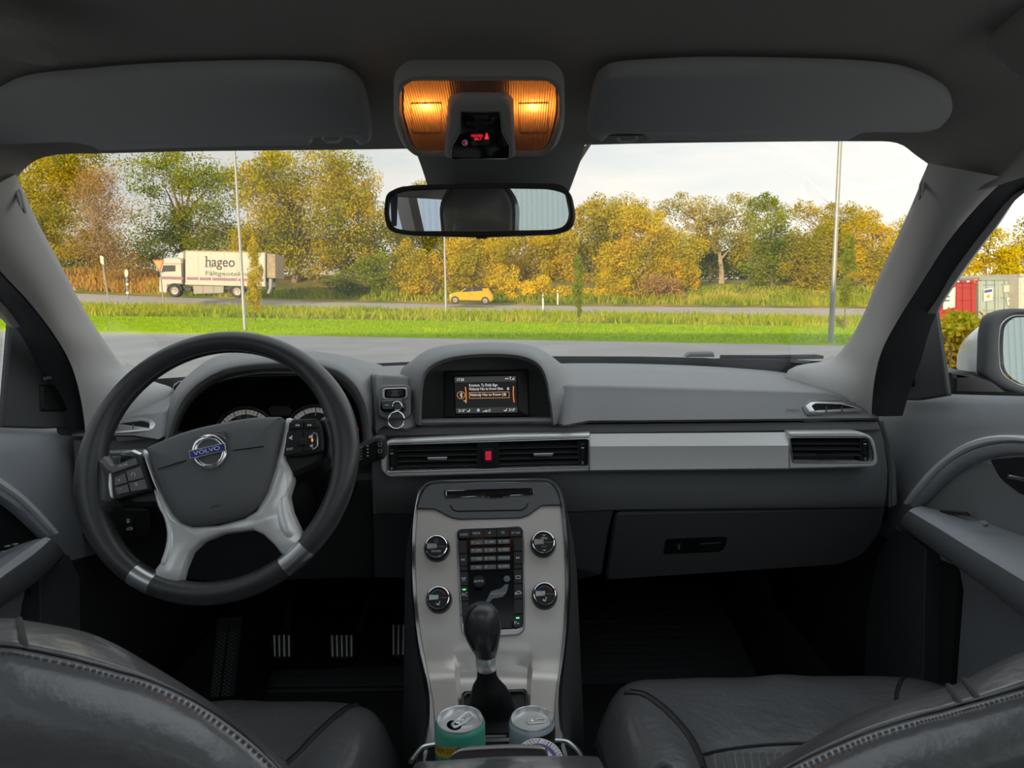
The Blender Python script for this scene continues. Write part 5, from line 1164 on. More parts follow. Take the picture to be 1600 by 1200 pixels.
def vent(outline, x0, x1, ys, tabx, taby, wheel_x, wy0, wy1, slope, tabm):
    c = slab('air_vent', outline, PY(1.225), .01, MT['matte'], db, bev=0, smooth=False)
    for y in ys:
        a = P(x0, y, 1.178); b = P(x1, y + slope * (x1 - x0), 1.178); ry = (b - a).normalized()
        vv = []
        for q in (a, b):
            vv += [q + Vector((0, -.005, -.0012)), q + Vector((0, -.005, .0006)), q + Vector((0, .022, .0085)), q + Vector((0, .022, .0067))]
        mesh('slat', vv, [(0, 1, 5, 4), (1, 2, 6, 5), (2, 3, 7, 6), (3, 0, 4, 7), (0, 3, 2, 1), (4, 5, 6, 7)], MT['slat'], c, smooth=False)
    slab('tab', rpoly([(tabx - 16, taby - 1.5, 1), (tabx + 16, taby - 1.5 + slope * 32, 1), (tabx + 14, taby + 2.6), (tabx - 14, taby + 2.6)], 1), PY(1.169), .02, tabm, c, bev=.001)
    return c
va = vent(vh1, 622, 745, (703.5, 712, 720.5, 729), 683, 716.5, 0, 0, 0, -.022, MT['satin'])
vb = vent([(x, y) for x, y in rpoly([(780, 691), (903, 687), (903, 729.5), (780, 732)], 1)], 780, 903, (699.5, 708, 716.5, 725), 849, 710.5, 0, 0, 0, -.022, MT['satin'])
vc = vent(vh2, 1236, 1343, (692.5, 701.5, 710.5), 1294, 711.5, 0, 0, 0, .0, MT['black'])
def thumb(par, x0, x1, y0, y1, wx, wy0, wy1):
    slab('thumb_panel', rpoly([(x0, y0), (x1, y0 - .3), (x1, y1 - .3), (x0, y1)], 1.5), PY(1.174), .02, MT['black'], par, bev=.001)
    slab('thumb_wheel', rpoly([(wx - 3.6, wy0, 2), (wx + 3.6, wy0, 2), (wx + 3.6, wy1, 2), (wx - 3.6, wy1, 2)], 2), PY(1.171), .01, MT['rubber'], par, bev=.002)
    slab('thumb_mark', rect(wx - 2.4, wy0 + 1, wx + 2.4, wy0 + 2.4, .6), PY(1.1692), .001, MT['white_ink'], par, bev=0)
    text('0', wx, wy1 + 5, 4.4, PY(1.1735), MT['white_ink'], par)
    slab('open_symbol', [(wx - 4, wy0 - 3), (wx, wy0 - 5.4), (wx + 4, wy0 - 3), (wx, wy0 - 3.8)], PY(1.1735), .0003, MT['grey_ink'], par, bev=0, lift=.0005)
thumb(va, 607.5, 621, 697, 736, 612, 707, 727); thumb(vb, 902, 918, 688, 728, 910.5, 698, 718); thumb(vc, 1343, 1357, 685, 721, 1352, 692, 712)
hz = slab('hazard_button', rpoly([(744.5, 692), (780, 691), (780, 731), (744.5, 732)], 1), PY(1.172), .03, MT['black'], db, bev=.001)
slab('cap', rpoly([(752.5, 701), (771, 700.5), (771.5, 724), (753, 724.5)], 2.5), PY(1.168), .006, MT['rubber'], hz, bev=.0015)
slab('red_window', rpoly([(758.2, 705.5), (767.5, 705.3), (767.7, 719), (758.5, 719.2)], 1), PY(1.1655), .001, M_('hazard red', (.55, .02, .05), .35, emit=((1, .02, .08), .35)), hz, bev=.0004)
slab('triangle', [(760, 714), (763, 708.5), (766, 714)], PY(1.165), .0002, M_('hazard triangle', (.6, .2, .22), .5), hz, bev=0, lift=.0006, holes=[[(761.5, 713), (763, 710.2), (764.5, 713)]])
# corner vents on the pad
cv = slab('corner_vent', rpoly([(182, 656, 2), (228, 650, 3), (245, 653.5, 4), (250, 661, 3), (242, 668.5, 4), (182, 673.5, 1)], 2), lambda a, b: SP(a, b) + Vector((0, -.012, 0)), .02, MT['satin'], db, bev=.002, holes=[rpoly([(182.5, 660.5, 1), (226, 655.5, 3), (238, 659, 3), (237, 667, 2), (183, 671, 1)], 1.5)])
slab('duct', rpoly([(182.5, 660.5, 1), (226, 655.5, 3), (238, 659, 3), (237, 667, 2), (183, 671, 1)], 1.5), lambda a, b: SP(a, b) + Vector((0, -.010, 0)), .004, MT['matte'], cv, bev=0)
for x in (189, 213): slab('fin', [(x, 660), (x + 1.5, 660), (x + 1.5, 669), (x, 669)], lambda a, b: SP(a, b) + Vector((0, -.0125, 0)), .003, MT['slat'], cv, bev=0, smooth=False)
cv = slab('corner_vent', rpoly([(1253.5, 631, 2), (1262, 624.5, 3), (1310, 625.5, 6), (1336, 630.5, 5), (1350, 637.5, 2), (1348, 641, 1.5), (1261, 641, 3)], 2), lambda a, b: SP(a, b) + Vector((0, -.015, 0)), .02, MT['satin'], db, bev=.002, holes=[rpoly([(1264, 632.5, 1), (1270, 628.5, 2), (1307, 629.3, 4), (1330, 634.5, 2), (1336, 639.6, 1), (1269, 639.8, 2)], 1.5)])
slab('duct', rpoly([(1264, 632.5, 1), (1270, 628.5, 2), (1307, 629.3, 4), (1330, 634.5, 2), (1336, 639.6, 1), (1269, 639.8, 2)], 1.5), lambda a, b: SP(a, b) + Vector((0, -.0135, 0)), .004, MT['matte'], cv, bev=0)
for x in (1284, 1308): slab('fin', [(x, 633), (x + 1.5, 633), (x + 2.5, 640), (x + 1, 640)], lambda a, b: SP(a, b) + Vector((0, -.0155, 0)), .003, MT['slat'], cv, bev=0, smooth=False)
slab('vent_surround', rpoly([(1250, 632, 4), (1260, 621.5, 5), (1312, 622, 8), (1345, 629, 5), (1356, 638, 3), (1352, 644, 2), (1258, 644.5, 4)], 3), lambda a, b: SP(a, b) + Vector((0, -.0115, 0)), .02, MT['dash'], db, bev=.003)
text('AIRBAG', 1237, 640.5, 3.2, lambda a, b: SP(a, b) + Vector((0, -.004, 0)), MT['seam'], db, sx=1.35)
# --- start module
SS = Plane(P(617, 630, 1.178), (0, -1, .3))
stp = slab('start_panel', rpoly([(592, 607, 6), (598, 601.5, 5), (636, 601, 5), (642, 607, 6), (641.5, 648, 5), (635, 654, 5), (600, 654, 5), (592, 648, 6)], 4), SS, .02, MT['dash'], db, bev=.002, lift=.002)
slab('start_ring', rpoly([(597.5, 607.5, 6), (637.8, 606, 6), (637.8, 623.5, 6), (597.5, 625, 6)], 5), SS, .006, MT['satin'], stp, bev=.001, lift=.005, holes=[rpoly([(601.5, 609.5, 4), (634, 608.5, 4), (634, 621.5, 4), (601.5, 622.5, 4)], 3)])
slab('start_well', rpoly([(601.5, 609.5, 4), (634, 608.5, 4), (634, 621.5, 4), (601.5, 622.5, 4)], 3), SS, .002, MT['matte'], stp, bev=0, lift=.0026)
slab('start_button', rpoly([(605, 610.5, 3), (630.5, 609.5, 3), (630.5, 620.8, 3), (605, 621.6, 3)], 3), SS, .006, MT['rubber'], stp, bev=.0015, lift=.006)
for s, y in (('START', 612.5), ('STOP', 615.8), ('ENGINE', 619.0)): text(s, 618, y, 2.4, SS, MT['grey_ink'], stp, lift=.0065, ang=.02)
# --- glove box
SG = Plane(P(1150, 797, 1.222), (P(1150, 895, 1.275) - P(1150, 797, 1.222)).cross(Vector((1, 0, 0))))
gb = slab('glove_box', rpoly([(962, 801.5, 10), (1384, 794, 3), (1378, 830, 10), (1350, 868, 14), (1312, 884, 10), (946, 908, 10)], 6), SG, .05, M_('glove box plastic', (.10, .105, .11), .6, bump=(900, .3, .0005)), db, bev=.004)
slab('latch_recess', rpoly([(1040, 842, 4), (1138, 838, 8), (1130, 862, 10), (1036, 866, 4)], 4), SG, .004, MT['matte'], gb, bev=.001, lift=.001)
mesh('lock', *g_lathe([(0.0, .004), (.0052, .004), (.0075, .003), (.0085, 0)], SG(1060, 852.5) , (SG.n if SG.n.y < 0 else -SG.n), 20), MT['black'], gb)
slab('keyhole', rpoly([(1059, 849), (1061, 849), (1061, 856), (1059, 856)], .5), SG, .0004, MT['grey_ink'], gb, bev=0, lift=.0048)
slab('latch', rpoly([(1092, 848, 3), (1128, 846, 4), (1122, 859, 5), (1090, 861, 3)], 3), SG, .004, MT['black'], gb, bev=.0015, lift=.003)
kb = MB(); kb.add(*g_box((.33, 1.50, .86), (.70, .5, .10), Matrix.Rotation(-.1, 3, 'X'))); kb.add(*g_box((-.42, 1.55, .88), (.62, .5, .08)))
kb.add(*g_box((XC, 1.62, .80), (.30, .66, .30))); kb.build('under_structure', MT['matte'], db, smooth=False)

# ================================================================== key fob in the dash
kf = thing('key_fob', SS(616, 636), 'black key fob with a steel split ring plugged into the dash below the start button', 'car key')
slab('fob', rpoly([(597.5, 630, 4), (602, 626.5, 4), (630, 625, 4), (634.5, 629, 4), (634.5, 642, 4), (628, 645, 4), (602, 645.5, 4), (597.5, 642, 4)], 4), SS, .022, MT['gloss'], kf, bev=.004, lift=.022)
slab('fob_line', rpoly([(605, 635.2), (612, 634.8), (612, 636), (605, 636.4)], .5), SS, .0004, MT['satin'], kf, bev=0, lift=.0226)
rg = [SS(x, y) + Vector((0, -.026, .004)) for x, y in ell(624.5, 634, 7, 6, 24)]; mesh('bow', *g_tube(rg, .0012, 6, True), MT['chrome'], kf)
rg = [SS(x, y) + Vector((0, -.028 - .0002 * (y - 640), 0)) for x, y in ell(624, 651.5, 12.2, 12.6, 36)]; mesh('split_ring', *g_tube(rg, .0012, 8, True), MT['chrome'], kf)

# ================================================================== STEERING WHEEL
WC = CAM + ray(341.5, 722).normalized() * 1.0
WC = P(341.5, 721, .955)
wn = Vector((.0, -math.cos(math.radians(24)), math.sin(math.radians(24))))
sw_ = thing('steering_wheel', WC, 'black leather three spoke steering wheel with silver lower spokes, turned slightly left', 'steering wheel')
PW = Plane(WC, wn)
wu = Vector((1, 0, 0)); wv = wn.cross(wu).normalized()
if wv.z < 0: wv = -wv
RW, RT = .1745, .0165
WC2 = WC
def rim_seg(a0, a1, n, tr=1.0):
    rows = []
    for i in range(n + 1):
        a = math.radians(lerp(a0, a1, i / n)); u = wu * math.cos(a) + wv * math.sin(a)
        thick = 1.0 + .16 * max(0, math.cos(a - math.radians(14)) ** 8 + math.cos(a - math.radians(194)) ** 8 if abs(math.cos(a - math.radians(14))) > .5 else 0)
        rows.append([WC2 + u * (RW + math.cos(t) * RT * .92 * thick * tr) + wn * (math.sin(t) * RT * 1.1 * tr) for t in [2 * math.pi * k / 14 for k in range(14)]])
    return g_loft(rows, cu=True, cap=True)
A_L, A_R = 243, 311     # angles where the metal spokes meet the rim
rimm = MB(); rimm.add(*rim_seg(A_R + 7 - 360, A_L - 5, 90)); rimm.build('rim', MT['wleather'], sw_, sharp=60)
rimm = MB(); rimm.add(*rim_seg(A_L + 5, A_R - 5, 30)); rimm.build('lower_rim', MT['wleather'], sw_, sharp=60)
rimm = MB(); rimm.add(*rim_seg(A_L - 5, A_L + 5, 8, 1.02)); rimm.build('rim_insert', MT['satin'], sw_, sharp=60)
rimm = MB(); rimm.add(*rim_seg(A_R - 5, A_R + 7, 8, 1.02)); rimm.build('rim_insert', MT['satin'], sw_, sharp=60)
sti = [WC2 + (wu * math.cos(a) + wv * math.sin(a)) * (RW - RT * .90) + wn * RT * .35 for a in [math.radians(lerp(A_R + 8 - 360, A_L - 6, k / 120)) for k in range(121)]]
mesh('stitching', *g_tube(sti, .0011, 4), MT['stitch'], sw_)
spk = [(226, 708), (229, 704), (233, 706), (238, 724), (247, 750), (262, 782), (276, 806), (288, 818), (305, 824), (345, 822), (385, 811), (404, 799), (420, 770), (433, 730), (443, 690), (450, 656), (456, 655), (460, 657),
       (454, 690), (448, 718), (458, 738), (459, 752), (452, 776), (457, 800), (468, 824), (476, 842), (482, 856), (462, 872), (447, 872), (432, 852), (415, 836), (398, 828), (350, 834), (318, 846), (300, 863), (289, 890), (284, 910), (248, 908), (247, 890), (258, 876), (267, 846), (265, 812), (252, 778), (245, 760)]
slab('spoke_frame', spk, PW, .020, MT['silverp'], sw_, bev=.003, lift=.010, sharp=60)
slab('spoke_scoop', cat([(451, 770), (449, 735), (455, 742), (456, 760), (450, 778), (455, 802), (464, 826), (463, 838), (452, 842), (440, 826), (436, 800), (440, 780)], 3, True), PW, .004, MT['silverp'], sw_, bev=.0015, lift=.0106, sharp=70)
slab('spoke_scoop', cat([(246, 766), (252, 792), (262, 812), (266, 838), (262, 862), (256, 880), (264, 884), (274, 862), (277, 838), (270, 812), (258, 786)], 3, True), PW, .004, MT['silverp'], sw_, bev=.0015, lift=.0106, sharp=70)
hub_body = slab('hub_body', rpoly([(186, 735, 8), (226, 712, 5), (300, 690, 20), (440, 668, 10), (505, 664, 6), (512, 700, 10), (500, 728, 12), (450, 748, 10), (430, 790, 20), (380, 818, 20), (300, 826, 20), (255, 790, 15), (205, 792, 12), (186, 770, 8)], 6), PW, .055, MT['black'], sw_, bev=.006, lift=.004)
ab = slab('airbag_cover', rpoly([(237, 703, 3), (300, 676, 60), (395, 656.5, 30), (447, 655.5, 4), (443, 692, 12), (431, 740, 20), (420, 774, 12), (404, 797, 12), (383, 810, 14), (345, 820, 40), (305, 824, 14), (288, 815, 14), (272, 794, 12), (255, 758, 14), (243, 722, 10)], 10, 6), PW, .03, MT['airbag'], sw_, bev=.005, lift=.020, dome=.007, sharp=60)
for pts in ([(261, 738), (304, 725)], [(375, 709.5), (422, 703.5)]):
    mesh('cover_seam', *g_tube([PW(*p) + wn * (.0265 if i else .0258) for i, p in enumerate(pts)], .0010, 5), MT['seam'], ab)
text('AIRBAG', 350, 794, 3.6, PW, MT['seam'], ab, lift=.0245, ang=.20)
slab('horn_symbol', [(342, 786), (347, 784), (347, 783), (353, 785), (353, 786.5), (347, 788), (347, 787), (342, 787.5)], PW, .0003, MT['seam'], ab, bev=0, lift=.0247)
# badge
bdg = slab('badge', ell(340.5, 712.5, 26.8, 26.8, 48), PW, .004, MT['chrome'], sw_, bev=.0016, lift=.0310, holes=[ell(340.5, 712.5, 18.6, 18.6, 48)], sharp=70)
slab('badge_disc', ell(340.5, 712.5, 19, 19, 40), PW, .002, MT['airbag'], bdg, bev=0, lift=.0282)
slab('badge_arrow', rpoly([(350, 684.5), (366, 681.3), (366.5, 693.5)], .6), PW, .004, MT['chrome'], bdg, bev=.0008, lift=.0305)
slab('badge_arrow_face', rpoly([(353.5, 685.2), (364.6, 682.8), (364.8, 691.2)], .4), PW, .002, MT['airbag'], bdg, bev=0, lift=.0308)
slab('badge_bar', rpoly([(310.5, 711.5), (365.5, 699.2), (367.5, 711), (313, 724.5)], 1.2), PW, .004, MT['satin'], bdg, bev=.0006, lift=.0325)
slab('badge_field', rpoly([(312, 712.6), (364.4, 700.8), (366, 710), (314.2, 722.8)], .8), PW, .002, M_('badge blue', (.035, .04, .36), .3, coat=.5), bdg, bev=.0002, lift=.0328)
text('VOLVO', 339, 711.8, 6.0, PW, MT['white_ink'], bdg, lift=.0334, ang=.235, sx=1.42, bold=.012)
# button pods
def pod(name, outline, lift=.016): return slab(name, rpoly(outline, 3), PW, .02, MT['black'], sw_, bev=.002, lift=lift)
pL = pod('button_pod', [(184, 733, 3), (225, 712, 3), (233, 728, 2), (246, 768, 3), (190, 784, 5), (183, 768, 4)])
slab('pod_rim', rpoly([(181, 744, 2), (184, 741, 2), (187, 782, 2), (183, 779, 2), (180, 762, 2)], 1), PW, .01, MT['silverp'], sw_, bev=.001, lift=.018)
def key(par, pts, mat='rubber', lift=.0185): return slab('button', rpoly(pts, 1.2), PW, .004, MT[mat], par, bev=.0008, lift=lift)
MT['key'] = M_('button plastic', (.14, .145, .15), .45)
for pts in ([(184.5, 732.5), (222, 719.5), (225.5, 729.5), (184.5, 743.5)], [(190, 750), (206, 742.5), (209.5, 757.3), (190.5, 763)], [(207.5, 740), (229.5, 732.3), (235, 750), (211.3, 756.4)], [(190.5, 765), (210, 759.6), (213, 771.8), (194, 776.5)], [(212, 758), (236, 751.8), (241, 767), (214.8, 772)]): key(pL, pts, 'key')
for s, x, y, h in (('CRUISE', 203.5, 731, 3.4), ('+', 197.5, 754, 5.5), ('−', 199.5, 767.5, 5), ('0', 224, 760, 5)): text(s, x, y, h, PW, MT['white_ink'], pL, lift=.0192, ang=.27)
slab('resume_symbol', [(219.5 + 3.4 * math.cos(k * .5 + 2.4), 745.5 + 3.4 * math.sin(k * .5 + 2.4)) for k in range(11)] + [(219.5 + 2.7 * math.cos(k * .5 + 2.4), 745.5 + 2.7 * math.sin(k * .5 + 2.4)) for k in range(10, -1, -1)], PW, .0003, MT['white_ink'], pL, bev=0, lift=.0192)
pR_ = pod('button_pod', [(449, 716, 2), (454, 682, 2), (459.5, 659.5, 5), (500, 657.5, 6), (506.5, 668, 5), (510, 690, 4), (509.5, 708, 4), (480, 715, 4)])
for pts in ([(458, 665), (479, 662.5), (479, 674), (457, 675.6)], [(480.5, 662.5), (501, 663.2), (503, 673), (480.5, 674)], [(455, 679.6), (478, 678.5), (477.3, 711), (450, 715.4)], [(480.3, 678.3), (501.5, 680), (503, 704), (479.5, 711)]): key(pR_, pts, 'black')
slab('roller', rpoly([(471, 690), (485.5, 689.5), (486, 701), (471, 702)], 2), PW, .008, MT['rubber'], pR_, bev=.002, lift=.0215)
def tri_sym(par, pts_list, lift=.0193):
    for pts in pts_list: slab('symbol', pts, PW, .0003, MT['white_ink'], par, bev=0, lift=lift)
tri_sym(pR_, [[(467, 669.5), (470.5, 667.5), (470.5, 671.3)], [(470.5, 669.4), (474, 667.4), (474, 671.2)], [(486.5, 667.3), (486.5, 671.2), (490, 669.2)], [(490, 667.3), (490, 671.2), (493.3, 669.2)],
              [(458, 688), (460, 687), (463, 684.5), (463, 692), (460, 690.5), (458, 690)], [(488.5, 686), (491, 685), (494.5, 683), (494.5, 690), (491, 689), (488.5, 688.6)], [(490, 700.5), (492, 699.5), (494.5, 697.6), (494.5, 704), (492, 702.6), (490, 702)]])
text('EXIT', 459.5, 706, 3.4, PW, MT['white_ink'], pR_, lift=.0193, ang=.08)
slab('lamp', ell(493.8, 692.3, 1.4, 2.6, 12), PW, .001, MT['led_orange'], pR_, bev=0, lift=.0196)
mesh('roller_trim', *g_tube([PW(x, y) + wn * .019 for x, y in ((495, 681.5), (499.5, 682), (502, 686), (502, 700), (499, 704.5), (494, 706.5))], .0011, 6), MT['satin'], pR_)
# leather webs where rim and pods meet
for pts in ([(150, 712), (160, 705), (176, 728), (186, 733), (185, 772), (188, 790), (176, 794), (160, 812), (150, 790)], [(500, 656), (512, 650), (528, 632), (536, 680), (528, 740), (516, 724), (508, 708), (510, 690)]):
    slab('web', rpoly(pts, 8, 5), PW, .024, MT['wleather'], sw_, bev=.008, lift=.011, sharp=70)

# ================================================================== steering column with its stalks
sc = thing('steering_column', PW(341, 740) - wn * .1, 'black steering column shroud with stalks behind the wheel', 'steering column')
v, f = g_tube([PW(341, 735) - wn * .052, PW(341, 738) - wn * .12, PW(341, 742) - wn * .24, PW(341, 746) - wn * .36], [.062, .060, .055, .05], 20); mesh('shroud', v, f, MT['black'], sc)
wk = slab('wiper_stalk', rpoly([(545, 705, 3), (566, 693, 4), (585, 684.5, 3), (600, 688, 3), (600, 718, 3), (585, 722, 3), (558, 736, 4), (545, 738, 3)], 3), PY(1.03), .022, MT['black'], sc, bev=.005)
slab('stalk_end', rpoly([(585, 686, 4), (593, 684.5, 5), (599.5, 688, 4), (600.5, 716, 4), (592, 719, 4), (586.5, 716, 4)], 3), PY(1.026), .026, MT['rubber'], wk, bev=.004)
for y in (695, 705.5): slab('symbol', rpoly([(590, y - 3), (597, y - 3.6), (596.4, y + 2), (591, y + 2.6)], .6), PY(1.0255), .0003, MT['grey_ink'], wk, bev=0, holes=[[(591.2, y - 2), (595.8, y - 2.5), (595.4, y + 1), (592, y + 1.4)]])
for y in (696, 701, 706, 711): slab('mark', rect(573, y, 576, y + 2, .4), PY(1.0295), .0003, MT['white_ink'], wk, bev=0)
for k in range(5): slab('ring_rib', rpoly([(560, 700 + k * 4.4), (566, 698.5 + k * 4.4), (566, 700.5 + k * 4.4), (560, 702 + k * 4.4)], .5), PY(1.0285), .002, MT['grey_ink'], wk, bev=0)
ik = slab('indicator_stalk', rpoly([(171, 716, 3), (184, 711, 3), (215, 716), (215, 724), (186, 727, 3), (174, 727, 3)], 2), PY(1.03), .02, MT['black'], sc, bev=.004)
for k in range(6): slab('ring_rib', rect(175 + k * 2.3, 713.5, 176.1 + k * 2.3, 725, .3), PY(1.0285), .002, MT['grey_ink'], ik, bev=0)
slab('stalk_top', rpoly([(190, 707, 1.5), (205, 705, 1.5), (218, 711), (215, 714), (196, 711)], 1), PY(1.03), .01, MT['satin'], ik, bev=.001)
# ================================================================== CENTRE CONSOLE
_sy = [(640, 1.235), (700, 1.20), (747, 1.172), (1000, 1.02), (1030, 1.0), (1060, .975), (1110, .90), (1150, .842), (1200, .778), (1260, .70)]
def stackY(px, py): return float(np.interp(py, [a for a, b in _sy], [b for a, b in _sy]))
SK = PY(stackY)
def sk_n(py):
    d = (SK(766, py + 4) - SK(766, py - 4)); n = d.cross(Vector((1, 0, 0))).normalized()
    return n if n.dot(CAM - SK(766, py)) > 0 else -n
cc = thing('center_console', P(766, 1150, .95), 'centre console with a brushed metal stack, keypad and round knobs', 'centre console')
lo_ = [(690, 748), (668, 751), (655, 762), (648, 780), (643, 812), (641, 850), (641, 900), (644, 950), (649, 1000), (655, 1036), (662, 1066), (666, 1096), (663, 1130), (655, 1162), (646, 1192), (640, 1230)]
li_ = [(692, 755.5), (673, 758), (662, 767), (656, 783), (651.5, 812), (649.5, 850), (650, 900), (653, 950), (659, 1000), (666, 1036), (672, 1066), (677, 1096), (680, 1130), (681, 1162), (680, 1192), (678, 1230)]
ro_ = [(840, 745.5), (862, 747), (875, 757), (882, 775), (887.5, 810), (891, 850), (892.5, 900), (891, 950), (887, 1000), (882.5, 1036), (879, 1066), (878, 1096), (881, 1130), (889, 1160), (903, 1190), (915, 1230)]
ri_ = [(838, 753), (856, 754.5), (866, 763), (873, 779), (878, 812), (881, 850), (883, 900), (882, 950), (879, 1000), (875, 1036), (870.5, 1066), (867, 1096), (865.5, 1130), (866, 1162), (868, 1192), (870, 1230)]
L_o, L_i, R_o, R_i = (cat(c, 4) for c in (lo_, li_, ro_, ri_))
rows = []
for a, b in zip(L_i, R_i):
    rr = []
    for t in (0, .06, .12, .2, .22, .24, .35, .5, .65, .76, .78, .80, .88, .94, 1):
        q = lp2(a, b, t); p = SK(*q); n = sk_n(q[1]); s = min(1, max(0, (q[1] - 1012) / 40))
        dep = -.012 * s if .22 < t < .78 else (-.005 * s if t in (.22, .78) else 0)
        rr.append(p + n * (dep + .003 * math.sin(math.pi * t)))
    rows.append(rr)
v, f = g_loft(rows); mesh('metal_panel', v, f, MT['alu_v'], cc, sharp=50)
def chrome_edge(o, i):
    A = [SK(*q) - sk_n(q[1]) * .012 for q in o]; A1 = [SK(*lp2(p, q, .12)) + sk_n(p[1]) * .002 for p, q in zip(o, i)]; B = [SK(*lp2(p, q, .5)) + sk_n(p[1]) * .007 for p, q in zip(o, i)]; B1 = [SK(*lp2(p, q, .88)) + sk_n(p[1]) * .004 for p, q in zip(o, i)]; Cc = [SK(*q) - sk_n(q[1]) * .004 for q in i]
    return g_loft([A, A1, B, B1, Cc])
ce = MB(); ce.add(*chrome_edge(L_o, L_i)); ce.add(*chrome_edge(R_o, R_i))
top_o = [(690, 748), (730, 747.2), (766, 746.6), (800, 746), (840, 745.5)]; top_i = [(692, 755.5), (730, 754.8), (766, 754.2), (800, 753.6), (838, 753)]
ce.add(*chrome_edge(top_o, top_i)); ce.build('edge_trim', MT['satin'], cc, sharp=60)
tw = MB()
tw.add(*g_loft([[SK(*q) - sk_n(q[1]) * .010 for q in L_o], [SK(*q) + Vector((-.012, .01, -.06)) for q in L_o], [Vector((SK(*q).x - .03, SK(*q).y + .03, .38)) for q in L_o]]))
tw.add(*g_loft([[SK(*q) - sk_n(q[1]) * .010 for q in R_o], [SK(*q) + Vector((.012, .01, -.06)) for q in R_o], [Vector((SK(*q).x + .03, SK(*q).y + .03, .38)) for q in R_o]]))
tw.build('tunnel_side', MT['knee'], cc, sharp=60)
# black upper panel with the disc slot
cd = slab('disc_panel', rpoly([(656, 796, 1), (652.5, 796, 1), (658, 775, 6), (666, 763, 8), (680, 757, 8), (766, 755, 0), (850, 754.5, 8), (864, 761, 8), (872, 774, 8), (875.5, 790.5, 1), (846, 791.5, 3), (826, 806.5, 5), (812, 811, 5), (766, 812.3, 0), (716, 813, 5), (703, 809.5, 5), (680, 797, 3)], 3), SK, .008, MT['cdp'], cc, bev=.0015, lift=.006)
slab('disc_slot', rpoly([(693, 767.5, 3), (832, 763.5, 3), (834, 775, 2), (797, 776.5, 2), (788, 779, 2), (764, 779.8, 2), (755, 777.8, 2), (697, 780, 2)], 2), SK, .004, MT['chrome'], cd, bev=.001, lift=.0085, holes=[rpoly([(698, 769.5, 1), (828, 765.8, 1), (829, 772, 1), (698.5, 776, 1)], 1)])
slab('slot_mouth', rpoly([(697, 769), (829, 765), (830, 773), (697.5, 777)], 1), SK, .003, MT['matte'], cd, bev=0, lift=.0065)
mesh('panel_groove', *g_tube([SK(x, y) + sk_n(y) * .0065 for x, y in ((704, 791), (708, 797.5), (714, 800.5), (766, 799.5), (815, 798.6), (822, 794.5), (825, 788))], .0011, 5), MT['seam'], cd)
# keypad
kp = slab('keypad', rpoly([(712.5, 832, 7), (719, 827, 5), (812, 823, 6), (818.5, 828, 6), (820.5, 985, 9), (812, 993.5, 7), (730, 999, 7), (721, 990, 8)], 5), SK, .012, MT['satin'], cc, bev=.002, lift=.007, holes=[rpoly([(715.5, 833.5, 5), (722, 830, 4), (811, 826.5, 4), (815.5, 831, 5), (817, 975, 7), (809, 983, 5), (733, 985, 5), (723.5, 978, 6)], 4)])
slab('key_plate', rpoly([(715, 833, 5), (722, 829.5, 4), (811, 826, 4), (816, 831, 5), (817.3, 976, 7), (809, 983.5, 5), (733, 985.5, 5), (723, 978, 6)], 4), SK, .006, MT['gloss'], kp, bev=0, lift=.0045)
zx = lambda x: 700 + x / 6.314
zy = lambda y: 810 + y / 6.314
def kbtn(x0, y0, x1, y1, lift=.0075, m='key2', sk=-.035, sk2=.03):
    X0, Y0, X1, Y1 = zx(x0), zy(y0), zx(x1), zy(y1)
    return slab('button', rpoly([(X0, Y0), (X1, Y0 + sk * (X1 - X0)), (X1 + sk2 * (Y1 - Y0), Y1 + sk * (X1 - X0)), (X0 + sk2 * (Y1 - Y0), Y1)], .8, 2), SK, .003, MT[m], kp, bev=.0006, lift=lift)
MT['key2'] = M_('keypad button', (.020, .021, .023), .4)
for x0, x1 in ((104, 220), (224, 346), (350, 478), (482, 603), (607, 728)): kbtn(x0, 128 - (x0 - 104) * .03, x1, 208 - (x0 - 104) * .03)
for i, (y0, y1) in enumerate(((233, 358), (364, 482), (487, 530), (538, 676), (682, 826), (832, 980))): kbtn(103 + i * 4, y0, 186 + i * 4, y1)
for i, (y0, y1) in enumerate(((214, 336), (342, 462), (467, 510), (516, 655), (661, 804), (810, 955), (962, 1090))): kbtn(646 + i * .5, y0, 728 + i * 1.5, y1)
kbtn(520, 992, 628, 1098)
rowsk = ((252, ('1', '⌴', '2', 'ABC', '3', 'DEF')), (332, ('4', 'GHI', '5', 'JKL', '6', 'MNO')), (414, ('7', 'PQRS', '8', 'TUV', '9', 'WXYZ')), (498, ('*', 'FAV', '0', '+', '#', 'INFO')))
KY = lambda x, y: SK(x, y)
for y, ls in rowsk:
    for i, x0 in enumerate((222, 352, 488)):
        yy = y - (x0 - 222) * .035; kbtn(x0, yy - 22, x0 + 123, yy + 24, .0085, 'key')
        text(ls[2 * i], zx(x0 + 26), zy(yy), 3.6, SK, MT['white_ink'], kp, lift=.0092, ang=.03)
        if ls[2 * i + 1] == '⌴': slab('symbol', [(zx(x0 + 62), zy(yy + 1)), (zx(x0 + 63.5), zy(yy + 1)), (zx(x0 + 63.5), zy(yy + 6)), (zx(x0 + 88), zy(yy + 5)), (zx(x0 + 88), zy(yy)), (zx(x0 + 89.5), zy(yy)), (zx(x0 + 89.5), zy(yy + 9)), (zx(x0 + 62), zy(yy + 10))], SK, .0002, MT['white_ink'], kp, bev=0, lift=.0092)
        else: text(ls[2 * i + 1], zx(x0 + 80), zy(yy - 1), 2.9, SK, MT['white_ink'], kp, lift=.0092, ang=.03)
for s, x, y in (('RADIO', 160, 173), ('MEDIA', 283, 160), ('TEL', 543, 153), ('MY CAR', 668, 156)): text(s, zx(x), zy(y), 3.0, SK, MT['white_ink'], kp, lift=.0082, ang=.03, sx=.95 if len(s) < 6 else .85)
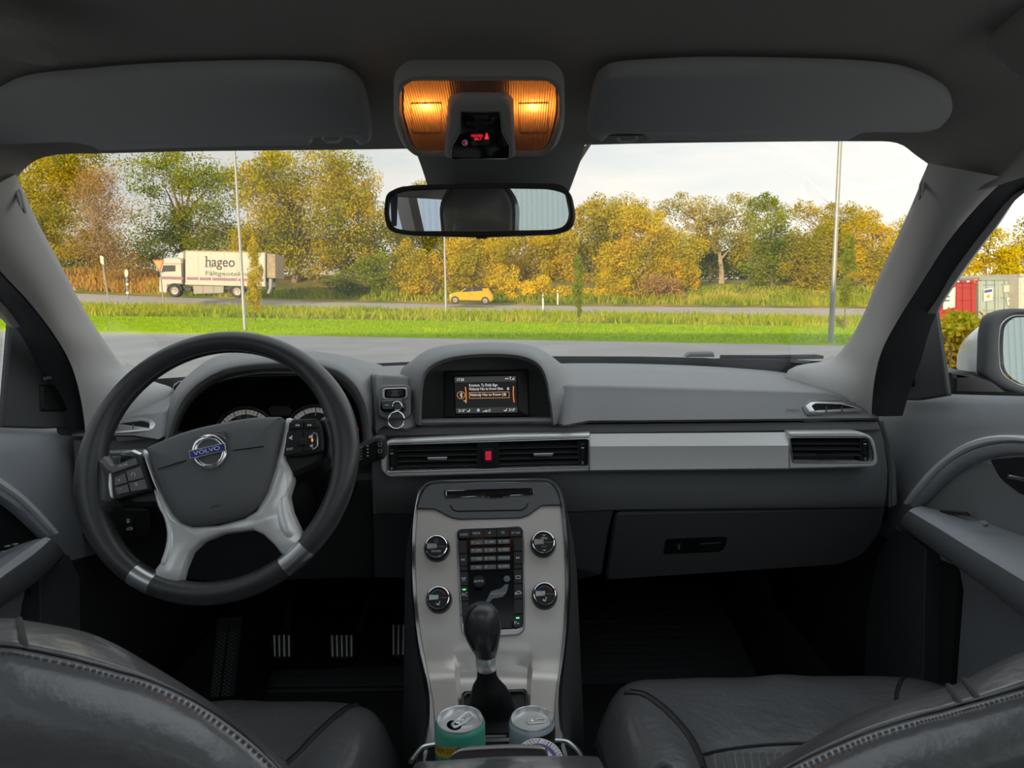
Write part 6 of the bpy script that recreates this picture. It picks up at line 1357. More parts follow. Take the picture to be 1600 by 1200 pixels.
def ksym(pts, mat='white_ink', lift=.0082, holes=()): return slab('symbol', [(zx(a), zy(b)) for a, b in pts], SK, .0002, MT[mat], kp, bev=0, lift=lift, holes=[[(zx(a), zy(b)) for a, b in h] for h in holes])
ksym([(400, 154), (412, 142), (424, 153)]); ksym([(400, 157), (424, 156), (424, 161), (400, 162)])
ksym([(130, 421), (147, 410), (147, 431)]); ksym([(148, 421), (167, 410), (167, 431)]); ksym([(672, 391), (672, 412), (690, 401)]); ksym([(691, 390), (691, 411), (710, 400)])
text('AC', zx(166), zy(763), 5.2, SK, MT['white_ink'], kp, lift=.0082, ang=.03); text('P', zx(664), zy(1045), 6, SK, MT['white_ink'], kp, lift=.0082, ang=.03)
ksym([(678, 1052), (686, 1044), (700, 1038), (700, 1056)])
slab('led', [(zx(a), zy(b)) for a, b in ((148, 709), (178, 708), (178, 719), (148, 720))], SK, .0004, MT['led_green'], kp, bev=0, lift=.0083); slab('led', [(zx(a), zy(b)) for a, b in ((672, 989), (702, 988), (702, 999), (672, 1000))], SK, .0004, MT['led_green'], kp, bev=0, lift=.0083)
ksym([(135, 596), (178, 594), (170, 618), (145, 619)], holes=[[(143, 601), (170, 600), (165, 612), (149, 613)]]); ksym([(140, 628), (176, 626), (176, 631), (140, 633)], 'grey_ink')
ksym([(668, 577), (713, 575), (713, 606), (668, 608)], holes=[[(673, 582), (708, 580), (708, 601), (673, 603)]])
ksym([(658, 750), (672, 740), (690, 727), (708, 728), (722, 742), (726, 756), (660, 764)], holes=[[(668, 755), (678, 745), (692, 734), (706, 735), (716, 746), (718, 751)]])
for x, y in ((285, 373), (510, 368), (290, 464), (535, 457)): ksym([(x - 18, y), (x + 18, y - 1), (x + 12, y + 6), (x - 12, y + 7)], 'led_orange', .0052) if False else slab('backlight', [(zx(x - 18), zy(y)), (zx(x + 18), zy(y - 1)), (zx(x + 12), zy(y + 6)), (zx(x - 12), zy(y + 7))], SK, .0003, E_('key backlight', (1, .4, .15), .12), kp, bev=0, lift=.0049)
kn = mesh('fan_knob', *g_lathe([(0, .013), (.0085, .013), (.0100, .011), (.0105, .002), (.0112, .0)], SK(zx(308), zy(648)) + sk_n(913) * .004, sk_n(913), 28), MT['rubber'], kp)
text('AUTO', zx(308), zy(648), 3.6, SK, MT['white_ink'], kp, lift=.0178, ang=.03)
slab('fan_scale', [(zx(308 + 74 * math.cos(a)), zy(625 - 74 * math.sin(a))) for a in [2.5 - k * .18 for k in range(11)]] + [(zx(308 + (66 + k * .8) * math.cos(a)), zy(625 - (66 + k * .8) * math.sin(a))) for k, a in enumerate([.7 + k * .18 for k in range(11)])], SK, .0002, MT['grey_ink'], kp, bev=0, lift=.0052)
text('0', zx(226), zy(600), 3.4, SK, MT['grey_ink'], kp, lift=.0052)
for a, b in ((392, 588), (408, 587), (392, 602), (408, 601)): slab('fan_symbol', ell(zx(a), zy(b), 1.2, 1.1, 8), SK, .0002, MT['grey_ink'], kp, bev=0, lift=.0052)
MT['figure'] = M_('figure grey', (.16, .18, .21), .35)
slab('figure_body', [(zx(a), zy(b)) for a, b in ((600, 657), (560, 661), (545, 680), (515, 702), (470, 714), (430, 727), (408, 757), (388, 800), (370, 833), (412, 838), (440, 802), (490, 795), (540, 785), (568, 755), (585, 720))], SK, .002, MT['figure'], kp, bev=.0006, lift=.0065)
mesh('figure_belt', *g_tube([SK(zx(412), zy(755)) + sk_n(929) * .0066, SK(zx(570), zy(748)) + sk_n(929) * .0066], .0004, 4), MT['white_ink'], kp)
slab('figure_head', ell(zx(581), zy(606), 5.1, 5.1, 20), SK, .002, MT['figure'], kp, bev=.0008, lift=.0072)
for pts in ([(500, 628), (516, 590), (512, 588), (540, 565), (545, 600), (535, 597), (524, 612)], [(418, 690), (455, 680), (452, 674), (488, 668), (466, 692), (464, 687)], [(302, 775), (312, 800), (330, 822), (326, 826), (308, 804)]): ksym(pts, 'grey_ink', .0052)
# round knobs
def knob(cx, cy, r, kind):
    n = sk_n(cy); c = SK(cx, cy) + n * .003; rw_ = (SK(cx + r, cy) - SK(cx - r, cy)).length / 2
    k = mesh('knob', *g_lathe([(rw_ * 1.03, -.004), (rw_ * 1.03, .004), (rw_ * .97, .012), (rw_ * .86, .0165)], c, n, 40), MT['gloss'], cc)
    mesh('ring', *g_lathe([(rw_ * .87, .0150), (rw_ * .86, .0172), (rw_ * .80, .0178), (rw_ * .76, .0165), (rw_ * .76, .0150)], c, n, 40), MT['chrome'], k)
    mesh('cap', *g_lathe([(0, .0158), (rw_ * .74, .0158), (rw_ * .77, .0145)], c, n, 36), MT['black'], k)
    S2 = Plane(c + n * .0160, n); cx2, cy2 = cx - .0, cy - 0.0
    # centre of the cap as seen from the seat
    d = (c + n * .016) - CAM; cx2 = 800 + FPX * d.dot(RGT) / d.dot(FWD); cy2 = 600 - FPX * d.dot(UPV) / d.dot(FWD)
    slab('pointer', rpoly([(cx2 - r * .70, cy2 - r * .24), (cx2 + r * .02, cy2 - r * .22), (cx2 + r * .02, cy2 + r * .16), (cx2 - r * .70, cy2 + r * .22)], 1), S2, .003, MT['satin'], k, bev=.0008, lift=.0012)
    slab('split_line', [(cx2 + r * .05, cy2 - .3), (cx2 + r * .74, cy2 - .3), (cx2 + r * .74, cy2 + .3), (cx2 + r * .05, cy2 + .3)], S2, .0002, MT['grey_ink'], k, bev=0, lift=.0002)
    if kind == 'sound':
        text('SOUND', cx2, cy2 + r * .38, 3.0, S2, MT['white_ink'], k, lift=.0004)
        slab('symbol', ell(cx2, cy2 - r * .42, 2.6, 2.6, 14), S2, .0002, MT['grey_ink'], k, bev=0, lift=.0003, holes=[ell(cx2, cy2 - r * .42, 2.0, 2.0, 14)])
    elif kind == 'menu':
        for s, dy in (('OK', -.52), ('MENU', -.30), ('EXIT', .34)): text(s, cx2 + 1, cy2 + r * dy, 2.7, S2, MT['white_ink'] if dy < 0 else MT['grey_ink'], k, lift=.0004)
        slab('symbol', [(cx2 - 2, cy2 + r * .62), (cx2 + 3, cy2 + r * .58), (cx2 + 3, cy2 + r * .7), (cx2 + 2, cy2 + r * .66)], S2, .0002, MT['white_ink'], k, bev=0, lift=.0003)
    else:
        for a0, a1, m in ((2.5, 1.5, M_('blue scale', (.05, .22, .55), .5)), (1.4, .4, M_('red scale', (.55, .06, .05), .5))):
            A = [lerp(a0, a1, t / 8) for t in range(9)]
            slab('scale', [(cx2 + r * .62 * math.cos(a), cy2 - r * .62 * math.sin(a)) for a in A] + [(cx2 + r * .56 * math.cos(a), cy2 - r * .56 * math.sin(a)) for a in A[::-1]], S2, .0002, m, k, bev=0, lift=.0003)
        slab('symbol', [(cx2 - 3, cy2 + r * .40), (cx2 + .5, cy2 + r * .50), (cx2 + 2, cy2 + r * .24), (cx2 + 3, cy2 + r * .26), (cx2 + 1.5, cy2 + r * .60), (cx2 - 3, cy2 + r * .54)], S2, .0002, MT['white_ink'], k, bev=0, lift=.0003)
knob(683.5, 858.5, 20, 'sound'); knob(848.5, 852, 20, 'menu'); knob(686.5, 938.5, 20, 'temp'); knob(850.5, 932.5, 20, 'temp')
# gear gate surround
slab('gate_frame', rpoly([(721, 1080, 6), (824, 1076, 6), (829, 1150, 5), (716, 1152, 5)], 4), PY(lambda a, b: stackY(a, b) - .002), .01, MT['gloss'], cc, bev=.002, lift=.001, holes=[rpoly([(726, 1085, 5), (820, 1081, 5), (824, 1144, 4), (722, 1146, 4)], 4)])
slab('gate_floor', rpoly([(726, 1085, 5), (820, 1081, 5), (824, 1144, 4), (722, 1146, 4)], 4), SK, .004, MT['black'], cc, bev=0, lift=-.002)
slab('tray_lip', rpoly([(676, 1158), (868, 1155), (869, 1163), (676, 1167)], 1), SK, .012, MT['satin'], cc, bev=.002, lift=.004)
slab('cup_well', rpoly([(655, 1180, 4), (678, 1169, 4), (868, 1163, 4), (898, 1180, 4), (905, 1225), (645, 1225)], 4), SK, .004, MT['matte'], cc, bev=0, lift=.006)
for pts in ([(642, 1200), (652, 1186), (662, 1177), (682, 1173)], [(864, 1167), (882, 1168), (893, 1173), (905, 1186), (912, 1200)]):
    mesh('cup_well_rim', *g_tube([SK(*q) + sk_n(1170) * .008 for q in cat(pts, 4)], .0032, 8), MT['satin'], cc)
# armrest lid in front of the camera
ar_ = thing('armrest', P(790, 1200, .45), 'black leather covered armrest lid with a silver front catch, below the drinks cans', 'armrest')
rows = []
for (yo, Y) in ((60, .66), (14, .655), (3, .645), (0, .63), (2, .60), (30, .50), (120, .38)):
    rows.append([P(x, y + yo, Y) for x, y in cat([(640, 1215), (650, 1192), (680, 1189), (720, 1186), (770, 1182.5), (820, 1181), (880, 1181), (925, 1181.5), (938, 1188), (950, 1215)], 4)])
v, f = g_loft(rows); mesh('lid', v, f, MT['leather'], ar_, sharp=70)
slab('catch', rpoly([(701, 1193, 6), (712, 1177, 8), (730, 1171, 8), (790, 1167.5, 20), (845, 1168.5, 8), (855, 1175, 5), (858, 1190)], 5), PY(.668), .005, M_('catch face', (.20, .17, .17), .4, metal=.3), ar_, bev=.002)
mesh('catch_rim', *g_tube([P(*q, .667) for q in cat([(701, 1192), (706, 1182), (716, 1174.5), (732, 1171), (790, 1168), (842, 1169), (852, 1174), (857, 1188)], 4)], .0013, 8), MT['satin'], ar_)

# ================================================================== gear lever
gl_ = thing('gear_lever', SK(770, 1110), 'black gear lever with a silver collar and leather gaiter', 'gear lever')
def kr(cx, cy, rx, Y, ry=None, n=20): 
    c = P(cx, cy, Y); s = Y / FPX * 1.06; return [c + Vector((rx * s * math.cos(2 * math.pi * k / n), (ry or rx) * s * math.sin(2 * math.pi * k / n), 0)) for k in range(n)]
sec = [(752, 943.5, 3), (752, 945, 12), (752.5, 949, 19), (753, 958, 25.5), (753.2, 972, 29), (753.5, 984, 29.2), (755, 998, 26), (757, 1010, 22), (758.5, 1018, 18.5), (759, 1023, 16.5)]
rows = [kr(x, y, r, .880 + i * .0006, r * 1.08) for i, (x, y, r) in enumerate(sec)]
v, f = g_loft(rows, cu=True, cap=True); kbm = mesh('knob', v, f, MT['wleather'], gl_, sharp=70)
mesh('knob_seam', *g_tube([P(x, y, .857 + max(0, (y - 990)) * .00035) for x, y in cat([(745, 946), (735, 955), (729, 972), (729.5, 988), (735, 1003), (741, 1016)], 4)], .0009, 5), MT['seam'], kbm)
mesh('knob_seam', *g_tube([P(x, y, .857 + max(0, (y - 990)) * .00035) for x, y in cat([(776, 990), (774, 1004), (769, 1018)], 4)], .0009, 5), MT['seam'], kbm)
v, f = g_loft([kr(759, 1022, 16.4, .885), kr(759.2, 1023, 16.7, .885), kr(760, 1044, 16.4, .888), kr(760, 1046, 15.0, .888)], cu=True, cap=True); mesh('collar', v, f, MT['alum_can'], gl_, sharp=60)
rows = []
for (x, y, rx, ry, Y, tw_) in ((760, 1044, 16, 15, .888, .0), (760.5, 1054, 16, 15, .889, .02), (762, 1061, 18, 17, .890, .04), (764, 1072, 26, 20, .890, .06), (766, 1086, 32, 24, .889, .06), (767, 1102, 37, 20, .892, .05), (767, 1120, 42, 18, .888, .04), (767, 1138, 45, 16, .882, .0)):
    rr = []
    c = P(x, y, Y); s = Y / FPX
    for k in range(28):
        a = 2 * math.pi * k / 28; w = 1 + tw_ * math.cos(4 * a + .6) + tw_ * .5 * math.cos(7 * a)
        rr.append(c + Vector((rx * s * w * math.cos(a), ry * s * w * math.sin(a), 0)))
    rows.append(rr)
v, f = g_loft(rows, cu=True); mesh('gaiter', v, f, M_('gaiter leather', (.007, .007, .008), .55, spec=.35, bump=(300, .2, .0006)), gl_, sharp=0)

# ================================================================== cans and tin
MT['teal'] = M_('teal can', (.10, .56, .40), .3, metal=.2, coat=.3); MT['canlab'] = M_('can label ochre', (.72, .46, .04), .45)
def can(px, py, depth, r, h, body, label, name='drinks_can'):
    c = CAM + ray(px, py) * depth
    t = thing(name, c - Vector((0, 0, h)), label, 'drinks can', 'drinks cans in the cup holder')
    mesh('body', *g_lathe([(r * .5, -h), (r * .78, -h), (r, -h + .008), (r, -.0060), (r * .985, -.0038), (r * .925, -.0012)], c, (0, 0, 1), 48), body, t, sharp=50)
    mesh('rim', *g_lathe([(r * .90, -.003), (r * .925, .0), (r * .905, .0016), (r * .87, .0005), (r * .84, -.0055), (r * .80, -.0062), (r * .78, -.0045)], c, (0, 0, 1), 48), MT['alum_can'], t, sharp=60)
    return t, c
def on_lid(c, r): return lambda a, b, z=-.0042: c + Vector((a * r, b * r, z))
t1, c1 = can(718.5, 1124.5, .845, .0300, .140, MT['teal'], 'opened teal green drinks can with an ochre label and raised ring pull')
L1 = on_lid(c1, .0300)
def flat(name, pts, thick, mat, par, **kw):
    v, f = g_slab(pts, thick, kw.pop('bev', .0003), 0, kw.pop('holes', ()), n=Vector((0, 0, 1))); return mesh(name, v, f, mat, par, **kw)
hole_ = ell(-.22, -.12, .28, .36, 24, .5)
flat('lid', [L1(x, y) for x, y in ell(0, 0, .79, .79, 40)], .0008, MT['alum_can'], t1, holes=[[L1(x, y) for x, y in hole_]])
flat('mouth', [L1(x, y, -.012) for x, y in ell(-.22, -.12, .40, .45, 24)], .001, MT['matte'], t1, bev=0)
ra = .62
def tabp(c, x, y, lift0=.0, tilt=.30, ang=.62):
    ca, sa = math.cos(ang), math.sin(ang); R_ = .0300
    return c + Vector(((x * ca - y * sa) * R_, (x * sa + y * ca) * R_, -.0036 + (x + .25) * R_ * tilt + lift0))
to = rpoly([(-.34, -.20, .15), (.55, -.21, .2), (.55, .21, .2), (-.34, .20, .15)], .15, 5)
flat('ring_pull', [tabp(c1, x, y) for x, y in to], .0011, MT['alum_can'], t1, holes=[[tabp(c1, x, y) for x, y in rpoly([(.14, -.12, .1), (.46, -.12, .1), (.46, .12, .1), (.14, .12, .1)], .1, 4)], [tabp(c1, x, y) for x, y in ell(-.12, 0, .13, .12, 14)]], bev=.0004)
mesh('rivet', *g_lathe([(0, .0014), (.002, .0012), (.003, 0)], tabp(c1, -.10, 0) , (0, 0, 1), 14), MT['alum_can'], t1)
def wrap(c, r, a0, a1, z0, z1, n=12, off=.0003, sl=0): return g_loft([[c + Vector((math.sin(a) * (r + off), -math.cos(a) * (r + off), z + sl * (a - a0))) for a in [lerp(a0, a1, k / n) for k in range(n + 1)]] for z in (z0, z1)])
mesh('label_panel', *wrap(c1, .0300, -1.42, -.02, -.0375, -.0245, sl=.0078), MT['canlab'], t1)
def wrap_text(s, c, r, a0, z, h, mat, par, off=.0005, sx=1.0, sl=0):
    cu = bpy.data.curves.new('t', 'FONT'); cu.body = s; cu.size = h / .69; cu.align_y = 'CENTER'; cu.resolution_u = 2; cu.offset = .0
    tmp = bpy.data.objects.new('t', cu); me = bpy.data.meshes.new_from_object(tmp); bpy.data.objects.remove(tmp); bpy.data.curves.remove(cu)
    org = _origin(par)
    for v in me.vertices:
        a = a0 + v.co.x * sx / r; v.co = c + Vector((math.sin(a) * (r + off), -math.cos(a) * (r + off), z + v.co.y + sl * (a - a0))) - org
    me.materials.clear(); me.materials.append(mat); o = bpy.data.objects.new('lettering', me); COL.objects.link(o); o.parent = par; return o
wrap_text('CITRON SOLEIL', c1, .0300, -1.34, -.0290, .0062, MT['dark_ink'], t1, sx=.70, sl=.0078)
wrap_text('Naturel', c1, .0300, -.80, -.0352, .0026, MT['dark_ink'], t1, sx=1.0, sl=.0078)
for k in range(5): mesh('small_print', *wrap(c1, .0300, -1.3, -.55 + (k % 2) * .1, -.0425 - k * .004, -.0417 - k * .004, sl=.0078), M_('can print', (.02, .12, .09), .5), t1)
MT['cansil'] = M_('silver can print', (.55, .62, .68), .3, metal=.3)
t2, c2 = can(831, 1123, .87, .0282, .140, MT['cansil'], 'unopened silver drinks can with black artwork behind the white tin')
L2 = on_lid(c2, .0282)
flat('lid', [L2(x, y) for x, y in ell(0, 0, .79, .79, 40)], .0008, MT['alum_can'], t2)
def tab2(x, y, z=0): ca, sa = math.cos(.12), math.sin(.12); return c2 + Vector(((x * ca - y * sa) * .0282, (x * sa + y * ca) * .0282, -.0022 + z))
flat('ring_pull', [tab2(x + .12, y) for x, y in rpoly([(-.36, -.19, .15), (.50, -.19, .2), (.50, .19, .2), (-.36, .19, .15)], .15, 5)], .0011, MT['alum_can'], t2, bev=.0004, holes=[[tab2(x + .12, y) for x, y in rpoly([(-.22, -.11), (.0, -.11), (.0, .11), (-.22, .11)], .06, 3)], [tab2(x + .12, y) for x, y in rpoly([(.10, -.10), (.42, -.10), (.42, .10), (.10, .10)], .06, 3)]])
mesh('rivet', *g_lathe([(0, .0010), (.002, .0008), (.003, 0)], tab2(.0, 0, 0), (0, 0, 1), 14), MT['alum_can'], t2)
def patch(c, r, pts, mat, par, name='artwork'):
    p3 = [c + Vector((math.sin(a) * (r + .0004), -math.cos(a) * (r + .0004), z)) for a, z in pts]; m = len(p3)
    tri_ = tessellate_polygon([[Vector((a, z * 30, 0)) for a, z in pts]]); return mesh(name, p3, [tuple(t) for t in tri_], mat, par, smooth=False)
for k in range(8):
    a0 = -.38 + k * .24; patch(c2, .0282, [(a0, -.0062 - .014 * max(0, 1 - k * .8)), (a0 + .24, -.0062 - .014 * max(0, 1 - (k + 1) * .8)), (a0 + .24, -.062), (a0, -.062)], MT['black'], t2)
wrap_text('SOUR', c2, .0313, -.05, -.040, .008, MT['cansil'], t2, sx=1.0, off=.0009) if False else None
tin_c = CAM + ray(842, 1192) * .80
tn = thing('tin', tin_c - Vector((0, .0, .02)), 'round white tin with a purple ring lying against the silver can', 'tin')
tax = Vector((.05, -.42, .90)).normalized()
mesh('body', *g_lathe([(.0005, -.020), (.026, -.020), (.0292, -.017), (.0295, -.002), (.0285, 0)], tin_c, tax, 48), M_('white plastic', (.66, .66, .68), .35), tn, sharp=50)
mesh('lid', *g_lathe([(.0290, -.004), (.0288, .0006), (.027, .0012), (.0005, .0012)], tin_c, tax, 48), bpy.data.materials['white plastic'], tn, sharp=50)
mesh('purple_ring', *g_lathe([(.0222, .00135), (.0175, .00135)], tin_c, tax, 48), M_('purple print', (.16, .07, .27), .5), tn)
ux = tax.orthogonal().normalized(); uy = tax.cross(ux)
pm = MB()
for rr, m_, hh in ((.0262, 44, .0019), (.0236, 40, .0016)):
    for k in range(m_):
        if k % 9 == 4: continue
        a = 2 * math.pi * k / m_; u = ux * math.cos(a) + uy * math.sin(a); w = tax.cross(u); ww = .0007 + .0004 * ((k * 7) % 3) / 2
        q = tin_c + tax * .0014; pm.add([q + u * (rr - hh / 2) - w * ww, q + u * (rr + hh / 2) - w * ww, q + u * (rr + hh / 2) + w * ww * .2, q + u * (rr - hh / 2) + w * ww * .2], [(0, 1, 2, 3)])
tag(pm.build('ring_print', MT['dark_ink'], tn, smooth=False), kind='stuff')

# ================================================================== SEATS
def seat(name, x0, x1, yf, yb, z, label, seamL, seamR, hasback, back_rows, group='front seats'):
    xc = (x0 + x1) / 2; t = thing(name, Vector((xc, (yf + yb) / 2, .40)), label, 'seat', group)
    NU, NV = 44, 40; rows = []
    w = (x1 - x0) / 2
    for j in range(NV + 1):
        vj = j / NV; rr = []
        for i in range(NU + 1):
            u = -1 + 2 * i / NU
            # rounded outline in plan, rolled front edge
            s = vj; front = max(0, (.22 - s) / .22)
            y = lerp(yf, yb, s)
            corner = abs(u) ** 5 * .06 * (1 if s < .5 else 0)
            bol = .026 * math.exp(-((abs(u) - .78) / .18) ** 2) * min(1, s / .45)
            edge = max(0, abs(u) - .84) / .16
            zz = z + bol - .075 * front ** 2.4 - .055 * edge ** 2
            zz += .0012 * math.sin(u * 9 + s * 5) * (1 - abs(u)) + .0035 * noise_(u * 4, s * 5) * min(1, s / .1) - .010 * abs(u) ** 3 * max(0, 1 - s * 4)
            xx = xc + w * math.copysign(min(1, abs(u)) , u)
            rr.append(Vector((xx, y - corner, zz)))
        rows.append(rr)
    # skirt: front and sides down
    base = [[Vector((q.x, q.y, .46)) for q in rows[0]]]
    front_mid = [Vector((q.x * .995 + xc * .005, q.y + .006, q.z - .10)) for q in rows[0]]
    v, f = g_loft(base + [front_mid] + rows); mesh('cushion', v, f, MT['leather'], t, sharp=0)
    for i in (0, -1):
        side = MB(); e = [r[i] for r in rows]; sgn = -1 if i == 0 else 1
        side.add(*g_loft([e, [q + Vector((sgn * .006, 0, -.04)) for q in e], [q + Vector((sgn * .004, 0, -.16)) for q in e], [Vector((q.x, q.y, .44)) for q in e]]))
        side.build('cushion_side', MT['leather'], t, sharp=0)
    def top(x, y):
        u = max(-1, min(1, (x - xc) / w)); s = max(0, min(1, (y - yf) / (yb - yf))); j = s * NV; i = (u + 1) / 2 * NU
        j0 = min(NV - 1, int(j)); i0 = min(NU - 1, int(i)); a, b = j - j0, i - i0
        return (rows[j0][i0] * (1 - a) * (1 - b) + rows[j0 + 1][i0] * a * (1 - b) + rows[j0][i0 + 1] * (1 - a) * b + rows[j0 + 1][i0 + 1] * a * b)
    return t, top, rows
from mathutils import noise as _nz
def noise_(a, b): return _nz.noise(Vector((a, b, 3.1)))
def drop(px, py, top, z0):
    """where the line of sight meets the cushion top"""
    p = ground(px, py, z0)
    for _ in range(6):
        q = top(p.x, p.y); p = ground(px, py, q.z)
    return top(p.x, p.y)
xr0 = .122; 
ps, topP, rowsP = seat('front_seat', .118, .655, 1.075, .42, .688, 'black leather passenger seat with creased cushion, right of the centre console', None, None, True, None)
def seam_on(par, pts, top, z0, name='seam', r=.0022, m='seam', off=.0008):
    q = [drop(x, y, top, z0) + Vector((0, 0, off)) for x, y in cat(pts, 6)]; return mesh(name, *g_tube(q, r, 6), MT[m], par)
MT['piping'] = M_('piping', (.030, .031, .034), .4)
seam_on(ps, [(972, 1066), (1000, 1075), (1030, 1098), (1056, 1125), (1075, 1150), (1090, 1180), (1096, 1198)], topP, .69, 'piping', .0030, 'piping')
seam_on(ps, [(980, 1063), (1006, 1073), (1036, 1096), (1062, 1123), (1081, 1148), (1096, 1178), (1102, 1198)], topP, .69, 'seam', .0012, 'seam')
seam_on(ps, [(1408, 1052), (1404, 1062), (1400, 1078), (1398, 1100)], topP, .69, 'piping', .0028, 'piping')
seam_on(ps, [(1098, 1176), (1130, 1171), (1180, 1166), (1230, 1163), (1300, 1161)], topP, .69, 'seam', .0018, 'seam')
# ribbed insert
ri = MB()
for k in range(13):
    x = 1112 + k * 12.5; a = [drop(x + d, y, topP, .69) + Vector((0, 0, .0006)) for d, y in ((0, 1178), (2, 1190), (4, 1204))]; b = [drop(x + 9 + d, y, topP, .69) + Vector((0, 0, .0006)) for d, y in ((0, 1177), (2, 1190), (4, 1204))]
    m_ = [(p + q) / 2 + Vector((0, 0, .0022)) for p, q in zip(a, b)]; ri.add(*g_loft([a, m_, b]))
ri.build('ribbed_insert', MT['insert'], ps)
mesh('edge_piping', *g_tube([r[0] + Vector((-.001, 0, -.012)) for r in rowsP[3:]], .0025, 6), MT['piping'], ps)
ds, topD, rowsD = seat('front_seat', -.70, -.172, 1.055, .40, .668, 'black leather driver seat behind the steering wheel, its backrest in the lower left corner', None, None, True, None)
seam_on(ds, [(562, 1091), (545, 1100), (520, 1122), (495, 1147), (472, 1172), (455, 1188), (448, 1198)], topD, .67, 'piping', .0030, 'piping')
seam_on(ds, [(556, 1090), (539, 1099), (514, 1121), (489, 1146), (466, 1171), (449, 1187)], topD, .67, 'seam', .0012, 'seam')
def backrest(par, sil, seam, Ys, mirror, seams_x):
    n = 6; S_ = cat(sil, n); E = cat(seam, n); m = len(S_)
    rows = []
    rows.append([P(x, y + 190, Ys + .17) for x, y in S_]); rows.append([P(x, y + 40, Ys + .115) for x, y in S_]); rows.append([P(x, y + 6, Ys + .085) for x, y in S_])
    rows.append([P(x, y, Ys + .065) for x, y in S_]); 
    for t in (.25, .5, .75): rows.append([P(*lp2(a, b, t), Ys + .065 - .062 * t - .012 * math.sin(math.pi * t)) for a, b in zip(S_, E)])
    rows.append([P(a[0], a[1] - 3, Ys + .0) for a in E]); g0 = [P(*a, Ys + .004) for a in E]; rows.append(g0)
    rows.append([P(a[0], a[1] + 6, Ys - .006) for a in E]); rows.append([P(a[0], a[1] + 40, Ys - .02) for a in E]); rows.append([P(a[0], a[1] + 140, Ys - .03) for a in E]); rows.append([P(a[0], a[1] + 420, Ys - .02) for a in E])
    v, f = g_loft(rows); b = mesh('backrest', v, f, MT['leather'], par, sharp=0)
    mesh('back_seam', *g_tube([q + Vector((0, -.003, 0)) for q in g0], .0018, 6), MT['seam'], b)
    stt = MB()
    line_ = [P(a[0], a[1] + 9, Ys - .0085) for a in E]; acc = 0
    for i in range(len(line_) - 1):
        L = (line_[i + 1] - line_[i]).length; k = int(L / .0055) + 1
        for j in range(k):
            p = line_[i].lerp(line_[i + 1], (j + .15) / k); q = line_[i].lerp(line_[i + 1], (j + .75) / k); stt.add(*g_tube([p, q], .0009, 4))
    tag(stt.build('stitches', MT['stitch'], b), kind='stuff')
    for xs in seams_x:
        i = min(range(m), key=lambda k: abs(S_[k][0] - xs)); p = [P(*lp2(S_[i], E[i], t), Ys + .065 - .062 * t - .0135 * math.sin(math.pi * t) - .001) for t in (0, .25, .5, .75, 1)]
        mesh('cross_seam', *g_tube(p, .0022, 6), MT['seam'], b)
    return b
backrest(ds, [(-420, 1120), (-330, 1040), (-220, 985), (-110, 966), (0, 966), (30, 968), (120, 984), (175, 1004), (232, 1036), (300, 1078), (350, 1112), (410, 1160), (462, 1208), (500, 1250)],
         [(-420, 1150), (-330, 1075), (-220, 1020), (-110, 1005), (0, 1010), (40, 1015), (120, 1032), (180, 1048), (230, 1062), (290, 1088), (340, 1118), (395, 1160), (440, 1205), (470, 1250)], .40, 0, (30,))
backrest(ps, [(1120, 1250), (1160, 1222), (1200, 1196), (1250, 1165), (1300, 1135), (1340, 1115), (1400, 1094), (1440, 1085), (1482, 1072), (1500, 1066), (1550, 1040), (1600, 1019), (1700, 995), (1850, 990), (1980, 1030), (2060, 1110)],
         [(1140, 1262), (1180, 1234), (1215, 1210), (1262, 1184), (1320, 1158), (1370, 1139), (1430, 1121), (1466, 1112), (1502, 1102), (1524, 1096), (1570, 1083), (1616, 1070), (1710, 1045), (1850, 1035), (1980, 1070), (2060, 1145)], .42, 0, (1482, 1504))

# ================================================================== footwells
fmR = thing('floor_mat', P(1040, 1010, 1.62), 'ribbed black rubber mat in the passenger footwell', 'floor mat', 'floor mats')
SFm = Plane((0, 1.6, .405), (0, -.12, 1))
mo_ = [(905, 1090), (895, 920), (1100, 908), (1135, 955), (1195, 1080), (1200, 1100)]
slab('sheet', rpoly(mo_, 8), SFm, .012, MT['mat'], fmR, bev=.003)
for k in range(12):
    y = 930 + k * 11.5; x1 = 1112 + (y - 915) * .40
    slab('rib', rpoly([(904, y + 4), (x1, y - 1), (x1 + 1.5, y + 3), (904, y + 8)], 1, 2), SFm, .004, MT['mat'], fmR, bev=.001, lift=.004)
fmL = thing('floor_mat', P(500, 1070, 1.4), 'black rubber mat below the pedals', 'floor mat', 'floor mats')
slab('sheet', rpoly([(402, 1110), (425, 1046), (640, 1040), (648, 1110)], 8), SFm, .012, MT['mat'], fmL, bev=.003)
for k in range(4): slab('rib', rpoly([(420, 1060 + k * 10), (638, 1056 + k * 10), (638, 1060 + k * 10), (420, 1064 + k * 10)], 1, 2), SFm, .004, MT['mat'], fmL, bev=.001, lift=.004)
SPd = Plane((0, 1.45, .5), (0, -.8, .6))
MT['pedal'] = M_('pedal steel', (.30, .30, .29), .4, metal=.8)
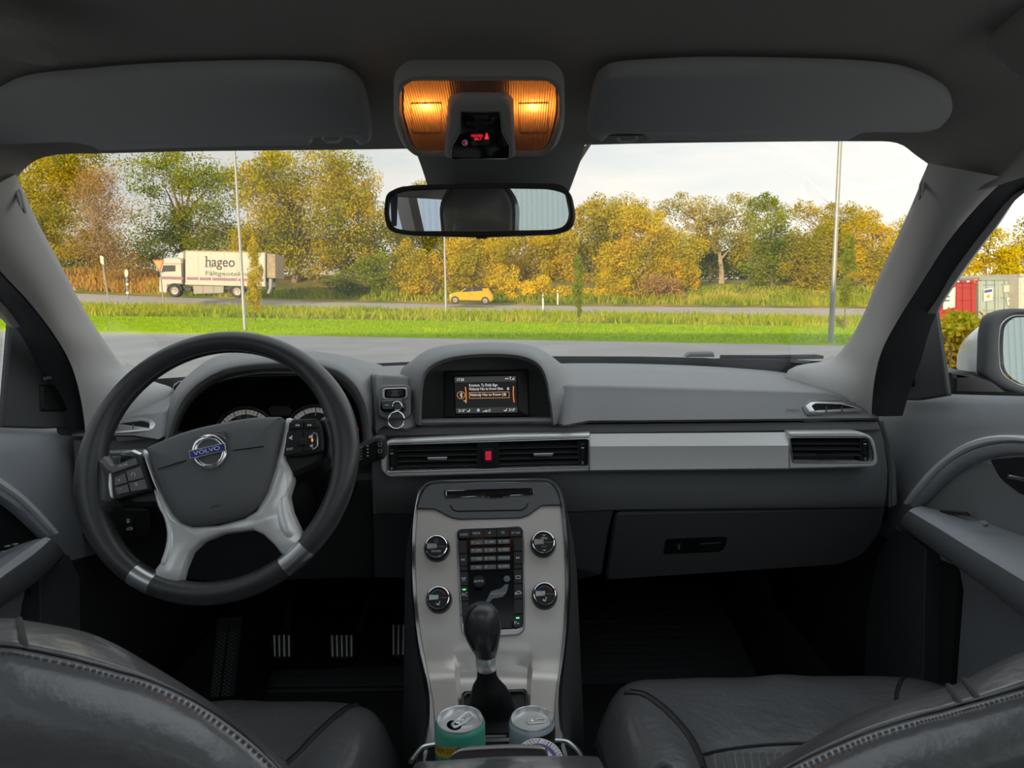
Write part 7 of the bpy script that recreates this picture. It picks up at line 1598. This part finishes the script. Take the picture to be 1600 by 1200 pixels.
def pedal(name, outline, ribs, arm, label):
    c = (sum(p[0] for p in outline) / len(outline), sum(p[1] for p in outline) / len(outline))
    t = thing('pedal', SPd(*c), label, 'pedal', 'pedals'); slab('pad', rpoly(outline, 5), SPd, .012, MT['rubber'], t, bev=.003)
    for (x0, y0, x1, y1) in ribs: slab('grip_rib', rpoly([(x0, y0), (x0 + 4.2, y0), (x1 + 4.2, y1), (x1, y1)], 1.6), SPd, .004, MT['pedal'], t, bev=.0012, lift=.003)
    if arm: mesh('arm', *g_tube([SPd(*arm[0]) + Vector((0, .02, -.01))] + [P(x, y, Y) for x, y, Y in arm[1:]], [.009, .009, .010, .011][:len(arm)], 8), MT['rubber'], t)
pedal('clutch', [(424, 990), (457, 990), (458, 1028), (428, 1032), (420, 1005)], [(427 + k * 7.6, 992, 428 + k * 7.4, 1027) for k in range(4)], [(447, 990), (449, 985, 1.46), (452, 940, 1.52), (454, 905, 1.58)], 'steel ribbed clutch pedal, first from the left')
pedal('brake', [(514, 990), (550, 990), (552, 1024), (546, 1031), (520, 1031), (514, 1024)], [(517 + k * 7.6, 992, 518 + k * 7.4, 1027) for k in range(5)], [(545, 990), (562, 985, 1.47), (575, 950, 1.52), (579, 910, 1.58)], 'steel ribbed brake pedal, middle of the three')
pedal('accelerator', [(616, 972), (640, 972), (640, 1015), (632, 1029), (614, 1029), (610, 1018)], [(613 + k * 8, 976, 613 + k * 7.4, 1024) for k in range(3)], None, 'long ribbed accelerator pedal next to the centre console')
fr = thing('foot_rest', P(355, 1040, 1.35), 'black perforated foot rest left of the pedals', 'foot rest')
SR_ = Plane(P(355, 1040, 1.36), (.1, -.8, .6))
slab('plate', rpoly([(338, 965, 6), (380, 960, 6), (366, 1090), (326, 1092)], 5), SR_, .02, MT['rubber'], fr, bev=.003)
slab('groove', [(358, 968), (360, 968), (346, 1090), (343, 1090)], SR_, .001, MT['matte'], fr, bev=0, lift=.0006)
dt = MB()
for k in range(17):
    for dx in (4, 8, 12, 20, 24, 28):
        y = 988 + k * 6 + (dx % 8) * .7; x = 342 - (y - 970) * .12 + dx; q = SR_(x, y) + SR_.n * (.0008 if SR_.n.y < 0 else -.0008)
        r_ = Vector((.0008, 0, 0)); u_ = Vector((0, .0005, .0007)); dt.add([q - r_ - u_, q + r_ - u_, q + r_ + u_, q - r_ + u_], [(0, 1, 2, 3)])
tag(dt.build('perforations', MT['grey_ink'], fr, smooth=False), kind='stuff')
